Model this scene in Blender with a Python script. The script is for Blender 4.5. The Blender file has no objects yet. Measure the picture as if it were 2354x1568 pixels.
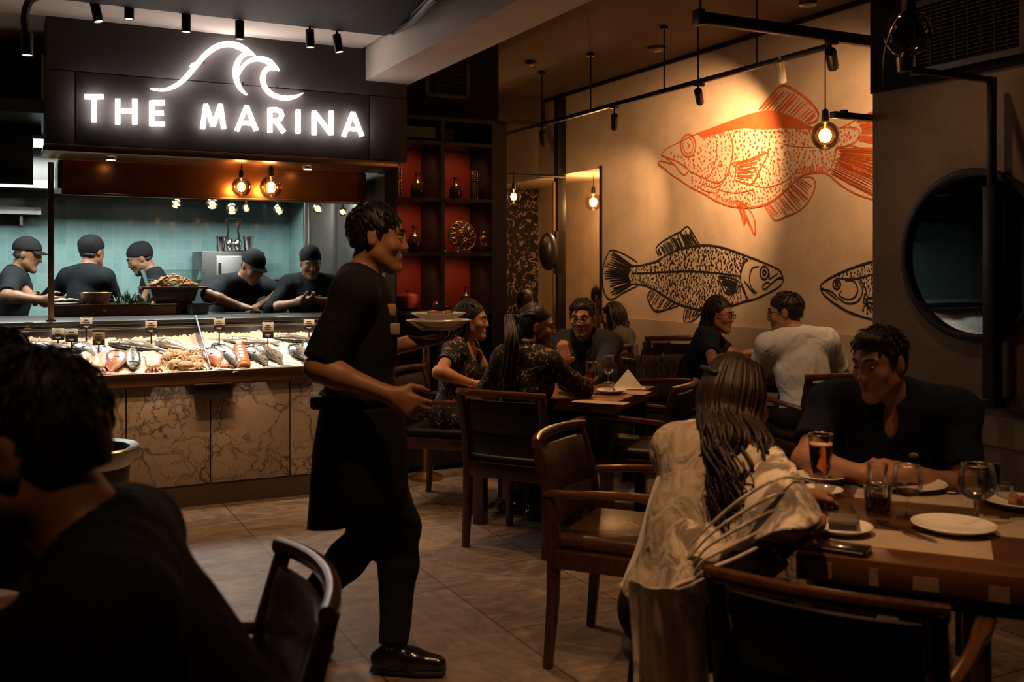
import bpy, bmesh, math, random
import numpy as np
from mathutils import Vector, Matrix
random.seed(7); rng = np.random.default_rng(7)
SC = bpy.context.scene
COL = SC.collection
# ------------------------------------------------------------------ camera
F, CX, HZ, CH = 2288.0, 1177.0, 620.0, 1.46      # focal length in px, optical column, horizon row, eye height
cam_d = bpy.data.cameras.new('camera'); cam = bpy.data.objects.new('camera', cam_d); COL.objects.link(cam)
cam.location = (0, 0, CH); cam.rotation_euler = (math.pi/2, 0, 0)
cam_d.sensor_width = 36; cam_d.lens = 36*F/2354; cam_d.shift_y = -(784-HZ)/2354
cam_d.clip_start = 0.05; cam_d.clip_end = 60
cam_d.dof.use_dof = True; cam_d.dof.focus_distance = 6.0; cam_d.dof.aperture_fstop = 4.0
SC.camera = cam
# ------------------------------------------------------------------ world, exposure
SC.view_settings.view_transform = 'Standard'; SC.view_settings.look = 'None'
SC.view_settings.gamma = 1.0; SC.view_settings.exposure = 0.0
SC.view_settings.use_curve_mapping = False
w = bpy.data.worlds.new('world'); SC.world = w; w.use_nodes = True
w.node_tree.nodes['Background'].inputs[0].default_value = (1.0, 0.55, 0.28, 1)
w.node_tree.nodes['Background'].inputs[1].default_value = 0.012
SC.cycles.max_bounces = 6; SC.cycles.glossy_bounces = 4; SC.cycles.transmission_bounces = 8
SC.cycles.transparent_max_bounces = 16; SC.cycles.sample_clamp_indirect = 4
SC.cycles.caustics_reflective = False; SC.cycles.caustics_refractive = False
# ------------------------------------------------------------------ room axes
UX, UY = 0.892, 0.452
def R(u, v, z=0.0): return Vector((u*UX - v*UY, u*UY + v*UX, z))
ROOM_A = math.atan2(UY, UX)
def at(px, py, Y): return Vector(((px-CX)/F*Y, Y, CH-(py-HZ)/F*Y))
def at_z(px, py, z): return at(px, py, (CH-z)*F/(py-HZ))
def on_v(px, py, v):                      # where the line of sight meets the plane v = const -> (u, z)
    r = (px-CX)/F; Y = v/(UX - r*UY); return (r*UX+UY)*Y, CH-(py-HZ)/F*Y
def on_u(px, py, u):
    r = (px-CX)/F; Y = u/(r*UX+UY); return (UX-r*UY)*Y, CH-(py-HZ)/F*Y
WARM = (1.0, 0.53, 0.23); WARMW = (1.0, 0.72, 0.46); COOL = (0.90, 1.0, 0.95)
def aim(o, d): o.rotation_euler = Vector(d).to_track_quat('-Z', 'Y').to_euler()
def spot(name, loc, target, watts, color=WARM, size=60, blend=0.6, r=0.03, parent=None):
    l = bpy.data.lights.new(name, 'SPOT'); l.energy = watts; l.color = color
    l.spot_size = math.radians(size); l.spot_blend = blend; l.shadow_soft_size = r
    o = bpy.data.objects.new(name, l); COL.objects.link(o); o.location = loc
    aim(o, Vector(target)-Vector(loc)); o['kind'] = 'structure'
    return o
def point(name, loc, watts, color=WARM, r=0.03):
    l = bpy.data.lights.new(name, 'POINT'); l.energy = watts; l.color = color; l.shadow_soft_size = r
    o = bpy.data.objects.new(name, l); COL.objects.link(o); o.location = loc; o['kind'] = 'structure'
    return o
def area(name, loc, d, sx, sy, watts, color):
    l = bpy.data.lights.new(name, 'AREA'); l.energy = watts; l.color = color; l.shape = 'RECTANGLE'; l.size = sx; l.size_y = sy
    o = bpy.data.objects.new(name, l); COL.objects.link(o); o.location = loc; aim(o, d); o['kind'] = 'structure'
    return o
# big lights of the place: kitchen ceiling panels, counter downlights, dining spots with added fill
for u, v in ((0.2, 8.1), (1.5, 8.1)):
    l = area('kitchen_panel_light', R(u, v, 2.36), (0, 0, -1), 0.9, 0.5, 44, COOL); l.rotation_euler.z += ROOM_A
area('kitchen_panel_light', R(-1.1, 7.9, 2.36), (0, 0, -1), 0.8, 0.5, 12, COOL)
for k in range(6):
    u = 0.25+0.40*k
    spot('counter_light', R(u, 6.45, 2.11), R(u, 6.66, 0.95), 42, WARMW, 70, 0.8, 0.02)
DINING = [   # x, y, target x, target y, watts, cone : ceiling spots over tables and aisle, many added as unseen fill for figures and walls
    (0.25, 5.65, 0.25, 5.85, 170, 62), (1.82, 6.13, 1.72, 6.3, 300, 62), (1.75, 2.75, 1.6, 2.9, 46, 60), (1.35, 4.35, 2.2, 4.45, 15, 75), (1.15, 4.45, 1.80, 6.15, 75, 30), (-0.62, 4.9, -0.5, 4.7, 90, 75), (0.75, 4.1, 0.6, 4.2, 55, 65),
    (-1.75, 5.15, -1.7, 5.3, 60, 75), (0.35, 2.15, 0.55, 2.75, 130, 58), (-0.15, 2.75, -0.35, 3.5, 60, 60), (-1.15, 1.95, -.9, 2.1, 18, 60), (-.25, .5, -.62, 1.45, 16, 45)]
for x, y, tx, ty, wt, cone in DINING:
    u_ = x*UX+y*UY; z_ = 2.80 if u_ < 2.08 else (2.66 if u_ < 2.5 else 3.18)
    spot('table_and_fill_spot', (x, y, z_), (tx, ty, 0.6), wt, WARM, cone, 0.8, 0.04)
# ------------------------------------------------------------------ mesh helpers
def unit(a): a = Vector(a); return a.normalized()
def basis(fwd, up=(0, 0, 1)):
    f = unit(fwd); r = f.cross(Vector(up))
    if r.length < 1e-5: r = f.cross(Vector((1, 0, 0)))
    r.normalize(); u = r.cross(f); return r, f, u
def rotz(a): return Matrix.Rotation(a, 4, 'Z')
def link(name, me, mats, parent=None, smooth=35):
    o = bpy.data.objects.new(name, me); COL.objects.link(o)
    for m in (mats if isinstance(mats, (list, tuple)) else [mats]): me.materials.append(m)
    if smooth:
        me.shade_smooth()
        if smooth < 180: me.set_sharp_from_angle(angle=math.radians(smooth))
    if parent is not None: o.parent = parent
    return o
class MB:
    def __init__(s): s.v = []; s.f = []; s.m = []; s.mi = 0
    def add(s, vs, fs):
        b = len(s.v); s.v += [tuple(p) for p in vs]
        for f in fs: s.f.append(tuple(b+i for i in f)); s.m.append(s.mi)
        return s
    def box(s, c, size, M=None, bev=0.0, seg=2):
        bm = bmesh.new(); bmesh.ops.create_cube(bm, size=1.0)
        bmesh.ops.scale(bm, vec=size, verts=bm.verts)
        if bev > 0:
            bmesh.ops.bevel(bm, geom=bm.edges[:], offset=min(bev, min(size)*0.49), segments=seg, profile=0.5, affect='EDGES')
        T = Matrix.Translation(c) @ (M.to_4x4() if M is not None else Matrix.Identity(4))
        bm.verts.index_update()
        s.add([T @ v.co for v in bm.verts], [[v.index for v in f.verts] for f in bm.faces]); bm.free(); return s
    def rbox(s, u0, u1, v0, v1, z0, z1, bev=0.0):          # box given by its limits
        return s.box(((u0+u1)/2, (v0+v1)/2, (z0+z1)/2), (abs(u1-u0), abs(v1-v0), abs(z1-z0)), None, bev)
    def ring_loft(s, rings, caps=True, closed=False):
        n = len(rings[0]); b = len(s.v); fs = []
        vs = [p for r in rings for p in r]
        L = len(rings)
        for i in range(L if closed else L-1):
            j = (i+1) % L
            for k in range(n):
                k2 = (k+1) % n; fs.append((i*n+k, i*n+k2, j*n+k2, j*n+k))
        if caps and not closed:
            fs.append(tuple(reversed(range(n)))); fs.append(tuple((L-1)*n+k for k in range(n)))
        return s.add(vs, fs)
    def tube(s, pts, r, seg=8, caps=True, closed=False, flat=1.0, up=None):
        pts = [Vector(p) for p in pts]; n = len(pts)
        rs = list(r) if hasattr(r, '__len__') else [r]*n
        rings = []; prev = None
        for i, p in enumerate(pts):
            if closed: t = pts[(i+1) % n]-pts[i-1]
            else: t = pts[min(i+1, n-1)]-pts[max(i-1, 0)]
            if t.length < 1e-9: t = Vector((0, 0, 1))
            t.normalize()
            if up is not None: a = t.cross(Vector(up))
            elif prev is None: a = t.cross(Vector((0, 0, 1)))
            else: a = prev - t*prev.dot(t)
            if a.length < 1e-4: a = t.cross(Vector((1, 0, 0)))
            a.normalize(); b = t.cross(a); prev = a
            rings.append([p + a*(rs[i]*math.cos(2*math.pi*k/seg)) + b*(rs[i]*flat*math.sin(2*math.pi*k/seg)) for k in range(seg)])
        return s.ring_loft(rings, caps, closed)
    def rsweep(s, pts, w, h, up=(0, 0, 1), rnd=0.25):       # swept rounded rectangle, w sideways, h along up
        pts = [Vector(p) for p in pts]; n = len(pts); rings = []
        ws = list(w) if hasattr(w, '__len__') else [w]*n; hs = list(h) if hasattr(h, '__len__') else [h]*n
        for i, p in enumerate(pts):
            t = (pts[min(i+1, n-1)]-pts[max(i-1, 0)]).normalized()
            a = t.cross(Vector(up)).normalized(); b = a.cross(t)
            q = rnd*min(ws[i], hs[i]); x = ws[i]/2; y = hs[i]/2; o = []
            for sx, sy, fl in ((1, 1, 0), (-1, 1, 1), (-1, -1, 0), (1, -1, 1)):
                c = [(sx*x, sy*(y-q)), (sx*(x-q*.3), sy*(y-q*.3)), (sx*(x-q), sy*y)]
                if fl: c.reverse()
                o += c
            rings.append([p+a*X+b*Yy for X, Yy in o])
        return s.ring_loft(rings)
    def lathe(s, prof, c=(0, 0, 0), seg=24, M=None, caps=True):
        T = Matrix.Translation(c) @ (M.to_4x4() if M is not None else Matrix.Identity(4))
        rings = [[T @ Vector((r*math.cos(2*math.pi*k/seg), r*math.sin(2*math.pi*k/seg), z)) for k in range(seg)] for r, z in prof]
        return s.ring_loft(rings, caps)
    def prism(s, poly, fn, d):                                # poly of 2-D points; fn(a, b, depth) -> point
        n = len(poly); A = sum(poly[i][0]*poly[(i+1) % n][1]-poly[(i+1) % n][0]*poly[i][1] for i in range(n))
        if A < 0: poly = poly[::-1]
        vs = [fn(a, b, 0) for a, b in poly]+[fn(a, b, d) for a, b in poly]
        fs = [tuple(range(n, 2*n)), tuple(reversed(range(n)))]+[(i, (i+1) % n, n+(i+1) % n, n+i) for i in range(n)]
        return s.add(vs, fs)
    def ell(s, c, r, M=None, seg=12, rg=8):
        T = Matrix.Translation(c) @ (M.to_4x4() if M is not None else Matrix.Identity(4))
        rings = []
        for i in range(1, rg):
            th = math.pi*i/rg
            rings.append([T @ Vector((r[0]*math.sin(th)*math.cos(2*math.pi*k/seg), r[1]*math.sin(th)*math.sin(2*math.pi*k/seg), -r[2]*math.cos(th))) for k in range(seg)])
        b = len(s.v); n = seg; L = len(rings); vs = [p for q in rings for p in q]+[T @ Vector((0, 0, -r[2])), T @ Vector((0, 0, r[2]))]
        fs = [(i*n+k, i*n+(k+1) % n, (i+1)*n+(k+1) % n, (i+1)*n+k) for i in range(L-1) for k in range(n)]
        fs += [((k+1) % n, k, L*n) for k in range(n)]+[((L-1)*n+k, (L-1)*n+(k+1) % n, L*n+1) for k in range(n)]
        return s.add(vs, fs)
    def grid(s, pts, nu, nv, closed_u=False):                # pts[j*nu+i]
        fs = []
        for j in range(nv-1):
            for i in range(nu if closed_u else nu-1):
                i2 = (i+1) % nu; fs.append((j*nu+i, j*nu+i2, (j+1)*nu+i2, (j+1)*nu+i))
        return s.add(pts, fs)
    def build(s, name, mat, parent=None, smooth=35):
        me = bpy.data.meshes.new(name); me.from_pydata(s.v, [], s.f); me.update()
        bm = bmesh.new(); bm.from_mesh(me); bmesh.ops.recalc_face_normals(bm, faces=bm.faces); bm.to_mesh(me); bm.free()
        o = link(name, me, mat, parent, smooth)
        if any(s.m): me.polygons.foreach_set('material_index', s.m)
        return o
def tag(o, label=None, cat=None, group=None, kind=None):
    if label: o['label'] = label
    if cat: o['category'] = cat
    if group: o['group'] = group
    if kind: o['kind'] = kind
    return o
def empty(name, loc, rz=0.0, label=None, cat=None, group=None):
    o = bpy.data.objects.new(name, None); COL.objects.link(o); o.location = loc; o.rotation_euler = (0, 0, rz)
    o.empty_display_size = 0.1
    return tag(o, label, cat, group)
def copy_tree(o, parent=None):
    c = o.copy(); COL.objects.link(c)
    if parent is not None: c.parent = parent
    for ch in list(o.children): copy_tree(ch, c)
    return c
def struct(name, mb, mat, smooth=35):                       # a piece of the room, meshed along the room axes (u, v, z)
    o = mb.build(name, mat, None, smooth); o.rotation_euler = (0, 0, ROOM_A); return tag(o, kind='structure')
def room_empty(name, u, v, z, label, cat, group=None): return empty(name, R(u, v, z), ROOM_A, label, cat, group)
def catmull(P, n=8, closed=False):
    P = [Vector(p) for p in P]; out = []; N = len(P)
    rng_ = range(N if closed else N-1)
    for i in rng_:
        if closed: a, b, c, d = P[i-1], P[i], P[(i+1) % N], P[(i+2) % N]
        else: a, b, c, d = P[max(i-1, 0)], P[i], P[i+1], P[min(i+2, N-1)]
        for k in range(n):
            t = k/n
            out.append(0.5*((2*b)+(c-a)*t+(2*a-5*b+4*c-d)*t*t+(3*b-a-3*c+d)*t**3))
    if not closed: out.append(P[-1])
    return out
# ------------------------------------------------------------------ materials
MATS = {}
class NT:
    def __init__(s, name):
        s.m = bpy.data.materials.new(name); s.m.use_nodes = True; s.n = s.m.node_tree.nodes; s.l = s.m.node_tree.links
        s.b = s.n['Principled BSDF']; s.out = s.n['Material Output']
        s.tc = s.n.new('ShaderNodeTexCoord')
    def node(s, t, **kw):
        n = s.n.new('ShaderNode'+t)
        for k, v in kw.items():
            if k in n.inputs: n.inputs[k].default_value = v
            else: setattr(n, k, v)
        return n
    def L(s, a, b): s.l.new(a, b)
    def coords(s, scale=(1, 1, 1), rot=(0, 0, 0), kind='Object'):
        mp = s.node('Mapping'); mp.inputs['Scale'].default_value = scale; mp.inputs['Rotation'].default_value = rot
        s.L(s.tc.outputs[kind], mp.inputs[0]); return mp.outputs[0]
    def noise(s, vec, scale, detail=4, rough=0.55, dist=0.0):
        n = s.node('TexNoise', Scale=scale, Detail=detail, Roughness=rough, Distortion=dist); s.L(vec, n.inputs['Vector']); return n.outputs['Fac']
    def ramp(s, fac, stops, interp='LINEAR'):
        r = s.node('ValToRGB'); r.color_ramp.interpolation = interp
        e = r.color_ramp.elements
        while len(e) < len(stops): e.new(0.5)
        for i, (p, c) in enumerate(stops): e[i].position = p; e[i].color = (c[0], c[1], c[2], 1) if hasattr(c, '__len__') else (c, c, c, 1)
        s.L(fac, r.inputs[0]); return r.outputs[0]
    def mix(s, fac, a, b, mode='MIX'):
        x = s.node('Mix', data_type='RGBA', blend_type=mode)
        for sock, v in ((0, fac), (6, a), (7, b)):
            if hasattr(v, 'is_linked'): s.L(v, x.inputs[sock])
            else: x.inputs[sock].default_value = v if sock == 0 else (v[0], v[1], v[2], 1)
        return x.outputs[2]
    def bump(s, h, strength=0.3, dist=0.01, prev=None):
        b = s.node('Bump', Strength=strength, Distance=dist); s.L(h, b.inputs['Height'])
        if prev is not None: s.L(prev, b.inputs['Normal'])
        s.L(b.outputs[0], s.b.inputs['Normal']); return b.outputs[0]
    def set(s, **kw):
        for k, v in kw.items():
            k = k.replace('_', ' ')
            i = s.b.inputs[k]
            if hasattr(v, 'is_linked'): s.L(v, i)
            else: i.default_value = (v[0], v[1], v[2], 1) if hasattr(v, '__len__') else v
        return s.m
def simple(name, col, rough=0.5, metal=0.0, var=0.15, nscale=12, bump=0.0, bscale=60, spec=0.5, coat=0.0):
    t = NT(name); v = t.coords()
    f = t.noise(v, nscale)
    c = t.ramp(f, [(0.3, [x*(1-var) for x in col]), (0.7, [min(1, x*(1+var)) for x in col])])
    t.set(Base_Color=c, Roughness=rough, Metallic=metal, Specular_IOR_Level=spec, Coat_Weight=coat)
    if bump: t.bump(t.noise(v, bscale, 5), bump, 0.004)
    return t.m
def emit(name, col, strength):
    t = NT(name); t.set(Base_Color=(0, 0, 0), Emission_Color=col, Emission_Strength=strength); return t.m
def glass(name, col=(1, 1, 1), rough=0.0, ior=1.45):
    t = NT(name); t.set(Base_Color=col, Roughness=rough, IOR=ior, Transmission_Weight=1.0); return t.m
def thin_glass(name, col=(1, 1, 1), spec=1.0):                # thin pane: clear with a fresnel gloss, lets lamp light through
    t = NT(name)
    tr = t.node('BsdfTransparent'); tr.inputs[0].default_value = (*col, 1)
    gl = t.node('BsdfGlossy', Roughness=0.02); gl.inputs[0].default_value = (1, 1, 1, 1)
    fr = t.node('Fresnel', IOR=1.5); mx = t.node('MixShader')
    g = t.node('Math', operation='MULTIPLY'); g.inputs[1].default_value = spec; t.L(fr.outputs[0], g.inputs[0])
    t.L(g.outputs[0], mx.inputs[0]); t.L(tr.outputs[0], mx.inputs[1]); t.L(gl.outputs[0], mx.inputs[2]); t.L(mx.outputs[0], t.out.inputs[0])
    return t.m
def wood(name, a, b, rough=0.35, scale=6, axis=0, coat=0.2):
    t = NT(name); sc = [scale*3]*3; sc[axis] = scale*0.35
    v = t.coords(sc); f = t.noise(v, 2.2, 6, 0.6, 0.8)
    c = t.ramp(f, [(0.25, a), (0.5, [(x+y)/2 for x, y in zip(a, b)]), (0.75, b)])
    t.set(Base_Color=c, Roughness=rough, Coat_Weight=coat, Coat_Roughness=0.2); t.bump(f, 0.12, 0.003); return t.m
def leather(name, col, rough=0.38):
    t = NT(name); v = t.coords(); f = t.noise(v, 9, 4)
    c = t.ramp(f, [(0.3, [x*0.7 for x in col]), (0.7, [x*1.3 for x in col])])
    vo = t.node('TexVoronoi', Scale=140.0); t.L(v, vo.inputs['Vector'])
    t.set(Base_Color=c, Roughness=rough, Specular_IOR_Level=0.3)
    b = t.bump(t.noise(v, 7, 3, 0.5, 0.6), 0.35, 0.02); t.bump(vo.outputs['Distance'], 0.12, 0.002, b); return t.m
def fabric(name, col, rough=0.9, fold=0.25, fs=7, var=0.15, sheen=0.0):
    t = NT(name); v = t.coords(); f = t.noise(v, 5, 3)
    c = t.ramp(f, [(0.3, [x*(1-var) for x in col]), (0.7, [x*(1+var) for x in col])])
    t.set(Base_Color=c, Roughness=rough, Sheen_Weight=sheen, Specular_IOR_Level=0.12)
    b = t.bump(t.noise(t.coords((1, 1, 0.6)), fs, 2, 0.4, 1.6), fold, 0.05); t.bump(t.noise(v, 420, 1), 0.12, 0.001, b); return t.m
def printed(name, base, spots, teal=None, scale=28, width=0.06, rough=0.8):       # small twig and leaf print on dark cloth
    t = NT(name); v = t.coords()
    w1 = t.node('TexNoise', Scale=scale*0.8, Detail=2.0); t.L(v, w1.inputs['Vector'])
    ad = t.node('VectorMath', operation='MULTIPLY_ADD'); t.L(w1.outputs['Color'], ad.inputs[0]); ad.inputs[1].default_value = (.05, .05, .05); t.L(v, ad.inputs[2])
    vo = t.node('TexVoronoi', Scale=scale, feature='DISTANCE_TO_EDGE'); t.L(ad.outputs[0], vo.inputs['Vector'])
    e = t.ramp(vo.outputs['Distance'], [(width*0.6, 1.0), (width, 0.0)])
    m = t.ramp(t.noise(v, scale*0.75, 2), [(0.52, 0.0), (0.56, 1.0)])
    k = t.mix(1.0, e, m, 'MULTIPLY')
    vo2 = t.node('TexVoronoi', Scale=scale*1.7); t.L(v, vo2.inputs['Vector'])
    d = t.ramp(vo2.outputs['Distance'], [(0.17, 1.0), (0.22, 0.0)])
    k = t.mix(1.0, k, t.mix(1.0, d, t.ramp(t.noise(v, scale*.5, 2), [(.5, 0.), (.55, 1.)]), 'MULTIPLY'), 'LIGHTEN')
    c = t.mix(k, base, spots)
    if teal: c = t.mix(t.ramp(t.noise(v, scale*.3, 2), [(.60, 0.), (.66, 1.)]), c, t.mix(k, base, teal))
    t.set(Base_Color=c, Roughness=rough, Specular_IOR_Level=0.2)
    t.bump(t.noise(v, 8, 2, 0.4, 1.0), 0.2, 0.04); return t.m
def plaster(name, col, rough=0.9, var=0.18, b=0.15):
    t = NT(name); v = t.coords()
    f = t.noise(v, 2.2, 8, 0.65, 0.3)
    c = t.ramp(f, [(0.3, [x*(1-var) for x in col]), (0.7, [x*(1+var) for x in col])])
    g = t.noise(v, 35, 6, 0.7)
    c = t.mix(t.ramp(g, [(0.55, 0.0), (0.75, 0.35)]), c, [x*0.7 for x in col])
    t.set(Base_Color=c, Roughness=rough, Specular_IOR_Level=0.2); t.bump(g, b, 0.006); return t.m
def marble(name):
    t = NT(name); v = t.coords()
    n1 = t.node('TexNoise', Scale=3.0, Detail=6.0, Roughness=0.6); t.L(v, n1.inputs['Vector'])
    ad = t.node('VectorMath', operation='MULTIPLY_ADD'); t.L(n1.outputs['Color'], ad.inputs[0]); ad.inputs[1].default_value = (.42, .42, .42); t.L(v, ad.inputs[2])
    vo = t.node('TexVoronoi', Scale=3.6, feature='DISTANCE_TO_EDGE'); t.L(ad.outputs[0], vo.inputs['Vector'])
    vein = t.ramp(vo.outputs['Distance'], [(0.004, 1.0), (0.035, 0.0)])
    vo2 = t.node('TexVoronoi', Scale=10.0, feature='DISTANCE_TO_EDGE'); t.L(ad.outputs[0], vo2.inputs['Vector'])
    vein2 = t.ramp(vo2.outputs['Distance'], [(0.004, 1.0), (0.05, 0.0)])
    gate = t.ramp(t.noise(v, 3.2, 3), [(0.40, 0.0), (0.56, 1.0)])
    k = t.mix(1.0, t.mix(1.0, vein, t.ramp(t.noise(v, 4, 3), [(.3, .25), (.6, 1.)]), 'MULTIPLY'), t.mix(1.0, vein2, gate, 'MULTIPLY'), 'LIGHTEN')
    base = t.ramp(t.noise(v, 2.5, 6), [(0.3, (.44, .36, .29)), (0.7, (.64, .54, .44))])
    base = t.mix(t.ramp(t.noise(v, 5, 5), [(.5, 0.), (.75, .6)]), base, (.42, .36, .32))
    t.set(Base_Color=t.mix(k, base, (.10, .09, .09)), Roughness=0.3); return t.m
def floor_mat(name):
    t = NT(name); v = t.coords((1, 1, 1), (0, 0, math.pi/2))
    br = t.node('TexBrick', offset=0.5, Scale=1.0); t.L(v, br.inputs['Vector'])
    br.inputs['Mortar Size'].default_value = 0.004; br.inputs['Brick Width'].default_value = 1.2; br.inputs['Row Height'].default_value = 0.6
    br.inputs['Color1'].default_value = (0.145, 0.105, 0.078, 1); br.inputs['Color2'].default_value = (0.225, 0.170, 0.125, 1); br.inputs['Mortar'].default_value = (0.05, 0.035, 0.03, 1)
    # directional veins turned differently for every second slab
    va = t.coords((1.3, 3.4, 1), (0, 0, 0.35)); vb = t.coords((3.2, 1.4, 1), (0, 0, 1.2))
    f1 = t.noise(va, 2.0, 10, 0.72, 2.4); f2 = t.noise(vb, 2.0, 10, 0.72, 2.2)
    sel = t.ramp(br.outputs['Color'], [(0.115, 0.0), (0.165, 1.0)])
    f = t.mix(sel, f1, f2)
    c = t.ramp(f, [(0.30, 0.22), (0.46, 0.70), (0.56, 1.05), (0.68, 1.7)])
    t.set(Base_Color=t.mix(1.0, br.outputs['Color'], c, 'MULTIPLY'), Roughness=t.ramp(f, [(0.3, 0.55), (0.7, 0.32)]), Specular_IOR_Level=0.4)
    t.bump(f, 0.35, 0.012); return t.m
def tile_mat(name, a, b, grout, w_, h_, rot=(math.pi/2, 0, 0), off=0.0, rough=0.12, kind='Object'):
    t = NT(name); v = t.coords((1, 1, 1), rot, kind)
    br = t.node('TexBrick', offset=off, Scale=1.0); t.L(v, br.inputs['Vector'])
    br.inputs['Mortar Size'].default_value = 0.0028; br.inputs['Brick Width'].default_value = w_; br.inputs['Row Height'].default_value = h_
    br.inputs['Mortar Smooth'].default_value = 0.3
    br.inputs['Color1'].default_value = (*a, 1); br.inputs['Color2'].default_value = (*b, 1); br.inputs['Mortar'].default_value = (*grout, 1)
    c = t.mix(0.35, br.outputs['Color'], t.ramp(t.noise(v, 6, 3), [(.3, a), (.7, b)]))
    t.set(Base_Color=c, Roughness=rough, Coat_Weight=0.3)
    bb = t.bump(br.outputs['Fac'], -0.6, 0.003); t.bump(t.noise(v, 22, 2), 0.10, 0.01, bb); return t.m
M = {}
M['floor'] = floor_mat('stone_floor')
M['mural_wall'] = plaster('beige_plaster', (0.50, 0.40, 0.30))
M['mirror_wall'] = plaster('rough_taupe_plaster', (0.27, 0.215, 0.165), var=0.25, b=0.5)
M['dado'] = plaster('dado_plaster', (0.36, 0.29, 0.22))
M['grey_ceiling'] = plaster('grey_ceiling_paint', (0.66, 0.59, 0.54), var=0.06, b=0.04)
M['brown_ceiling'] = plaster('brown_ceiling_paint', (0.13, 0.095, 0.07), var=0.1, b=0.05)
M['black_paint'] = simple('black_paint', (0.012, 0.012, 0.013), 0.7)
M['charcoal'] = plaster('charcoal_paint', (0.085, 0.078, 0.078), var=0.1, b=0.05)
M['bulkhead'] = plaster('dark_bulkhead_paint', (0.012, 0.012, 0.013), var=0.1, b=0.05)
M['marble'] = marble('veined_marble')
M['steel'] = simple('brushed_steel', (0.52, 0.50, 0.48), 0.3, 1.0, 0.12, 4)
M['dark_steel'] = simple('dark_steel', (0.12, 0.115, 0.11), 0.35, 0.9, 0.15, 5)
M['brass_steel'] = simple('bronze_trim', (0.34, 0.21, 0.12), 0.32, 1.0, 0.15, 4)
M['copper'] = simple('copper_sheet', (0.36, 0.135, 0.04), 0.26, 0.8, 0.35, 2.5)
M['black_metal'] = simple('black_metal', (0.015, 0.014, 0.014), 0.38, 0.4)
M['white_metal'] = simple('white_metal', (0.55, 0.5, 0.45), 0.4, 0.2)
M['teal_tile'] = tile_mat('teal_tile', (0.21, 0.35, 0.35), (0.28, 0.43, 0.42), (0.40, 0.42, 0.36), 0.0755, 0.102)
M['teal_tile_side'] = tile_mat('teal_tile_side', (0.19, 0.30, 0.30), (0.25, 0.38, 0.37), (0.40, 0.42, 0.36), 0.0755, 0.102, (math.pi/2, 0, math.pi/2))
M['dark_wood'] = wood('dark_wood', (0.020, 0.008, 0.004), (0.055, 0.022, 0.010), 0.28, 6, 2)
M['arm_wood'] = wood('polished_arm_wood', (0.045, 0.016, 0.007), (0.12, 0.045, 0.018), 0.22, 6, 1, 0.5)
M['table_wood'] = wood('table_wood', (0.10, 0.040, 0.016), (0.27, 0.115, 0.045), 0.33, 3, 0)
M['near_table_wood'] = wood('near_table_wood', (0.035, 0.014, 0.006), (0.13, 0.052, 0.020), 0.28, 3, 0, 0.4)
M['plinth'] = plaster('dark_stone_plinth', (0.10, 0.075, 0.055))
M['plank_wood'] = wood('plank_wood', (0.06, 0.028, 0.012), (0.16, 0.075, 0.03), 0.5, 4, 0)
M['leather'] = leather('black_leather', (0.012, 0.008, 0.006), 0.48)
M['brown_leather'] = leather('brown_leather', (0.042, 0.019, 0.009), 0.34)
M['white_china'] = simple('white_china', (0.72, 0.68, 0.63), 0.18, 0, 0.03, coat=0.4)
M['cloth_white'] = fabric('white_napkin', (0.72, 0.68, 0.62), 0.8, 0.2)
M['paper'] = simple('paper_placemat', (0.34, 0.26, 0.19), 0.85, 0, 0.08)
M['clear_glass'] = thin_glass('clear_glass', (0.97, 0.97, 0.96), 0.8)
M['pane'] = thin_glass('pane_glass', (0.93, 0.95, 0.94), 0.8)
M['bulb_glass'] = thin_glass('amber_bulb_glass', (0.94, 0.80, 0.58), 0.9)
M['beer'] = glass('beer', (0.95, 0.45, 0.12), 0.0, 1.33)
M['wine'] = glass('amber_wine', (0.75, 0.28, 0.10), 0.0, 1.33)
M['water'] = thin_glass('water', (0.90, 0.90, 0.89), 0.5)
M['smoked'] = thin_glass('smoked_tumbler', (.30, .24, .20), .8)
M['cola'] = simple('cola', (0.02, 0.007, 0.004), 0.08)
M['filament'] = emit('filament', (1.0, 0.55, 0.20), 60)
M['small_bulb'] = emit('lit_bulb', (1.0, 0.60, 0.28), 4.5)
M['lamp_face'] = emit('lamp_face', (1.0, 0.75, 0.48), 9)
M['sign_white'] = emit('sign_white', (1.0, 0.87, 0.80), 9)
M['ice'] = None
M['shelf'] = simple('shelf_black', (0.018, 0.016, 0.016), 0.45)
M['shelf_red'] = plaster('red_back_panel', (0.30, 0.035, 0.012), rough=0.55, var=0.15, b=0.05)
M['smoked_vase'] = simple('bronze_glaze', (0.16, 0.075, 0.035), 0.12, 0.7, 0.3, 6, coat=0.6)
M['gold_deco'] = simple('antique_gold', (0.42, 0.21, 0.08), 0.28, 0.9, 0.4, 30, 0.6, 60)
M['skin'] = None
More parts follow.
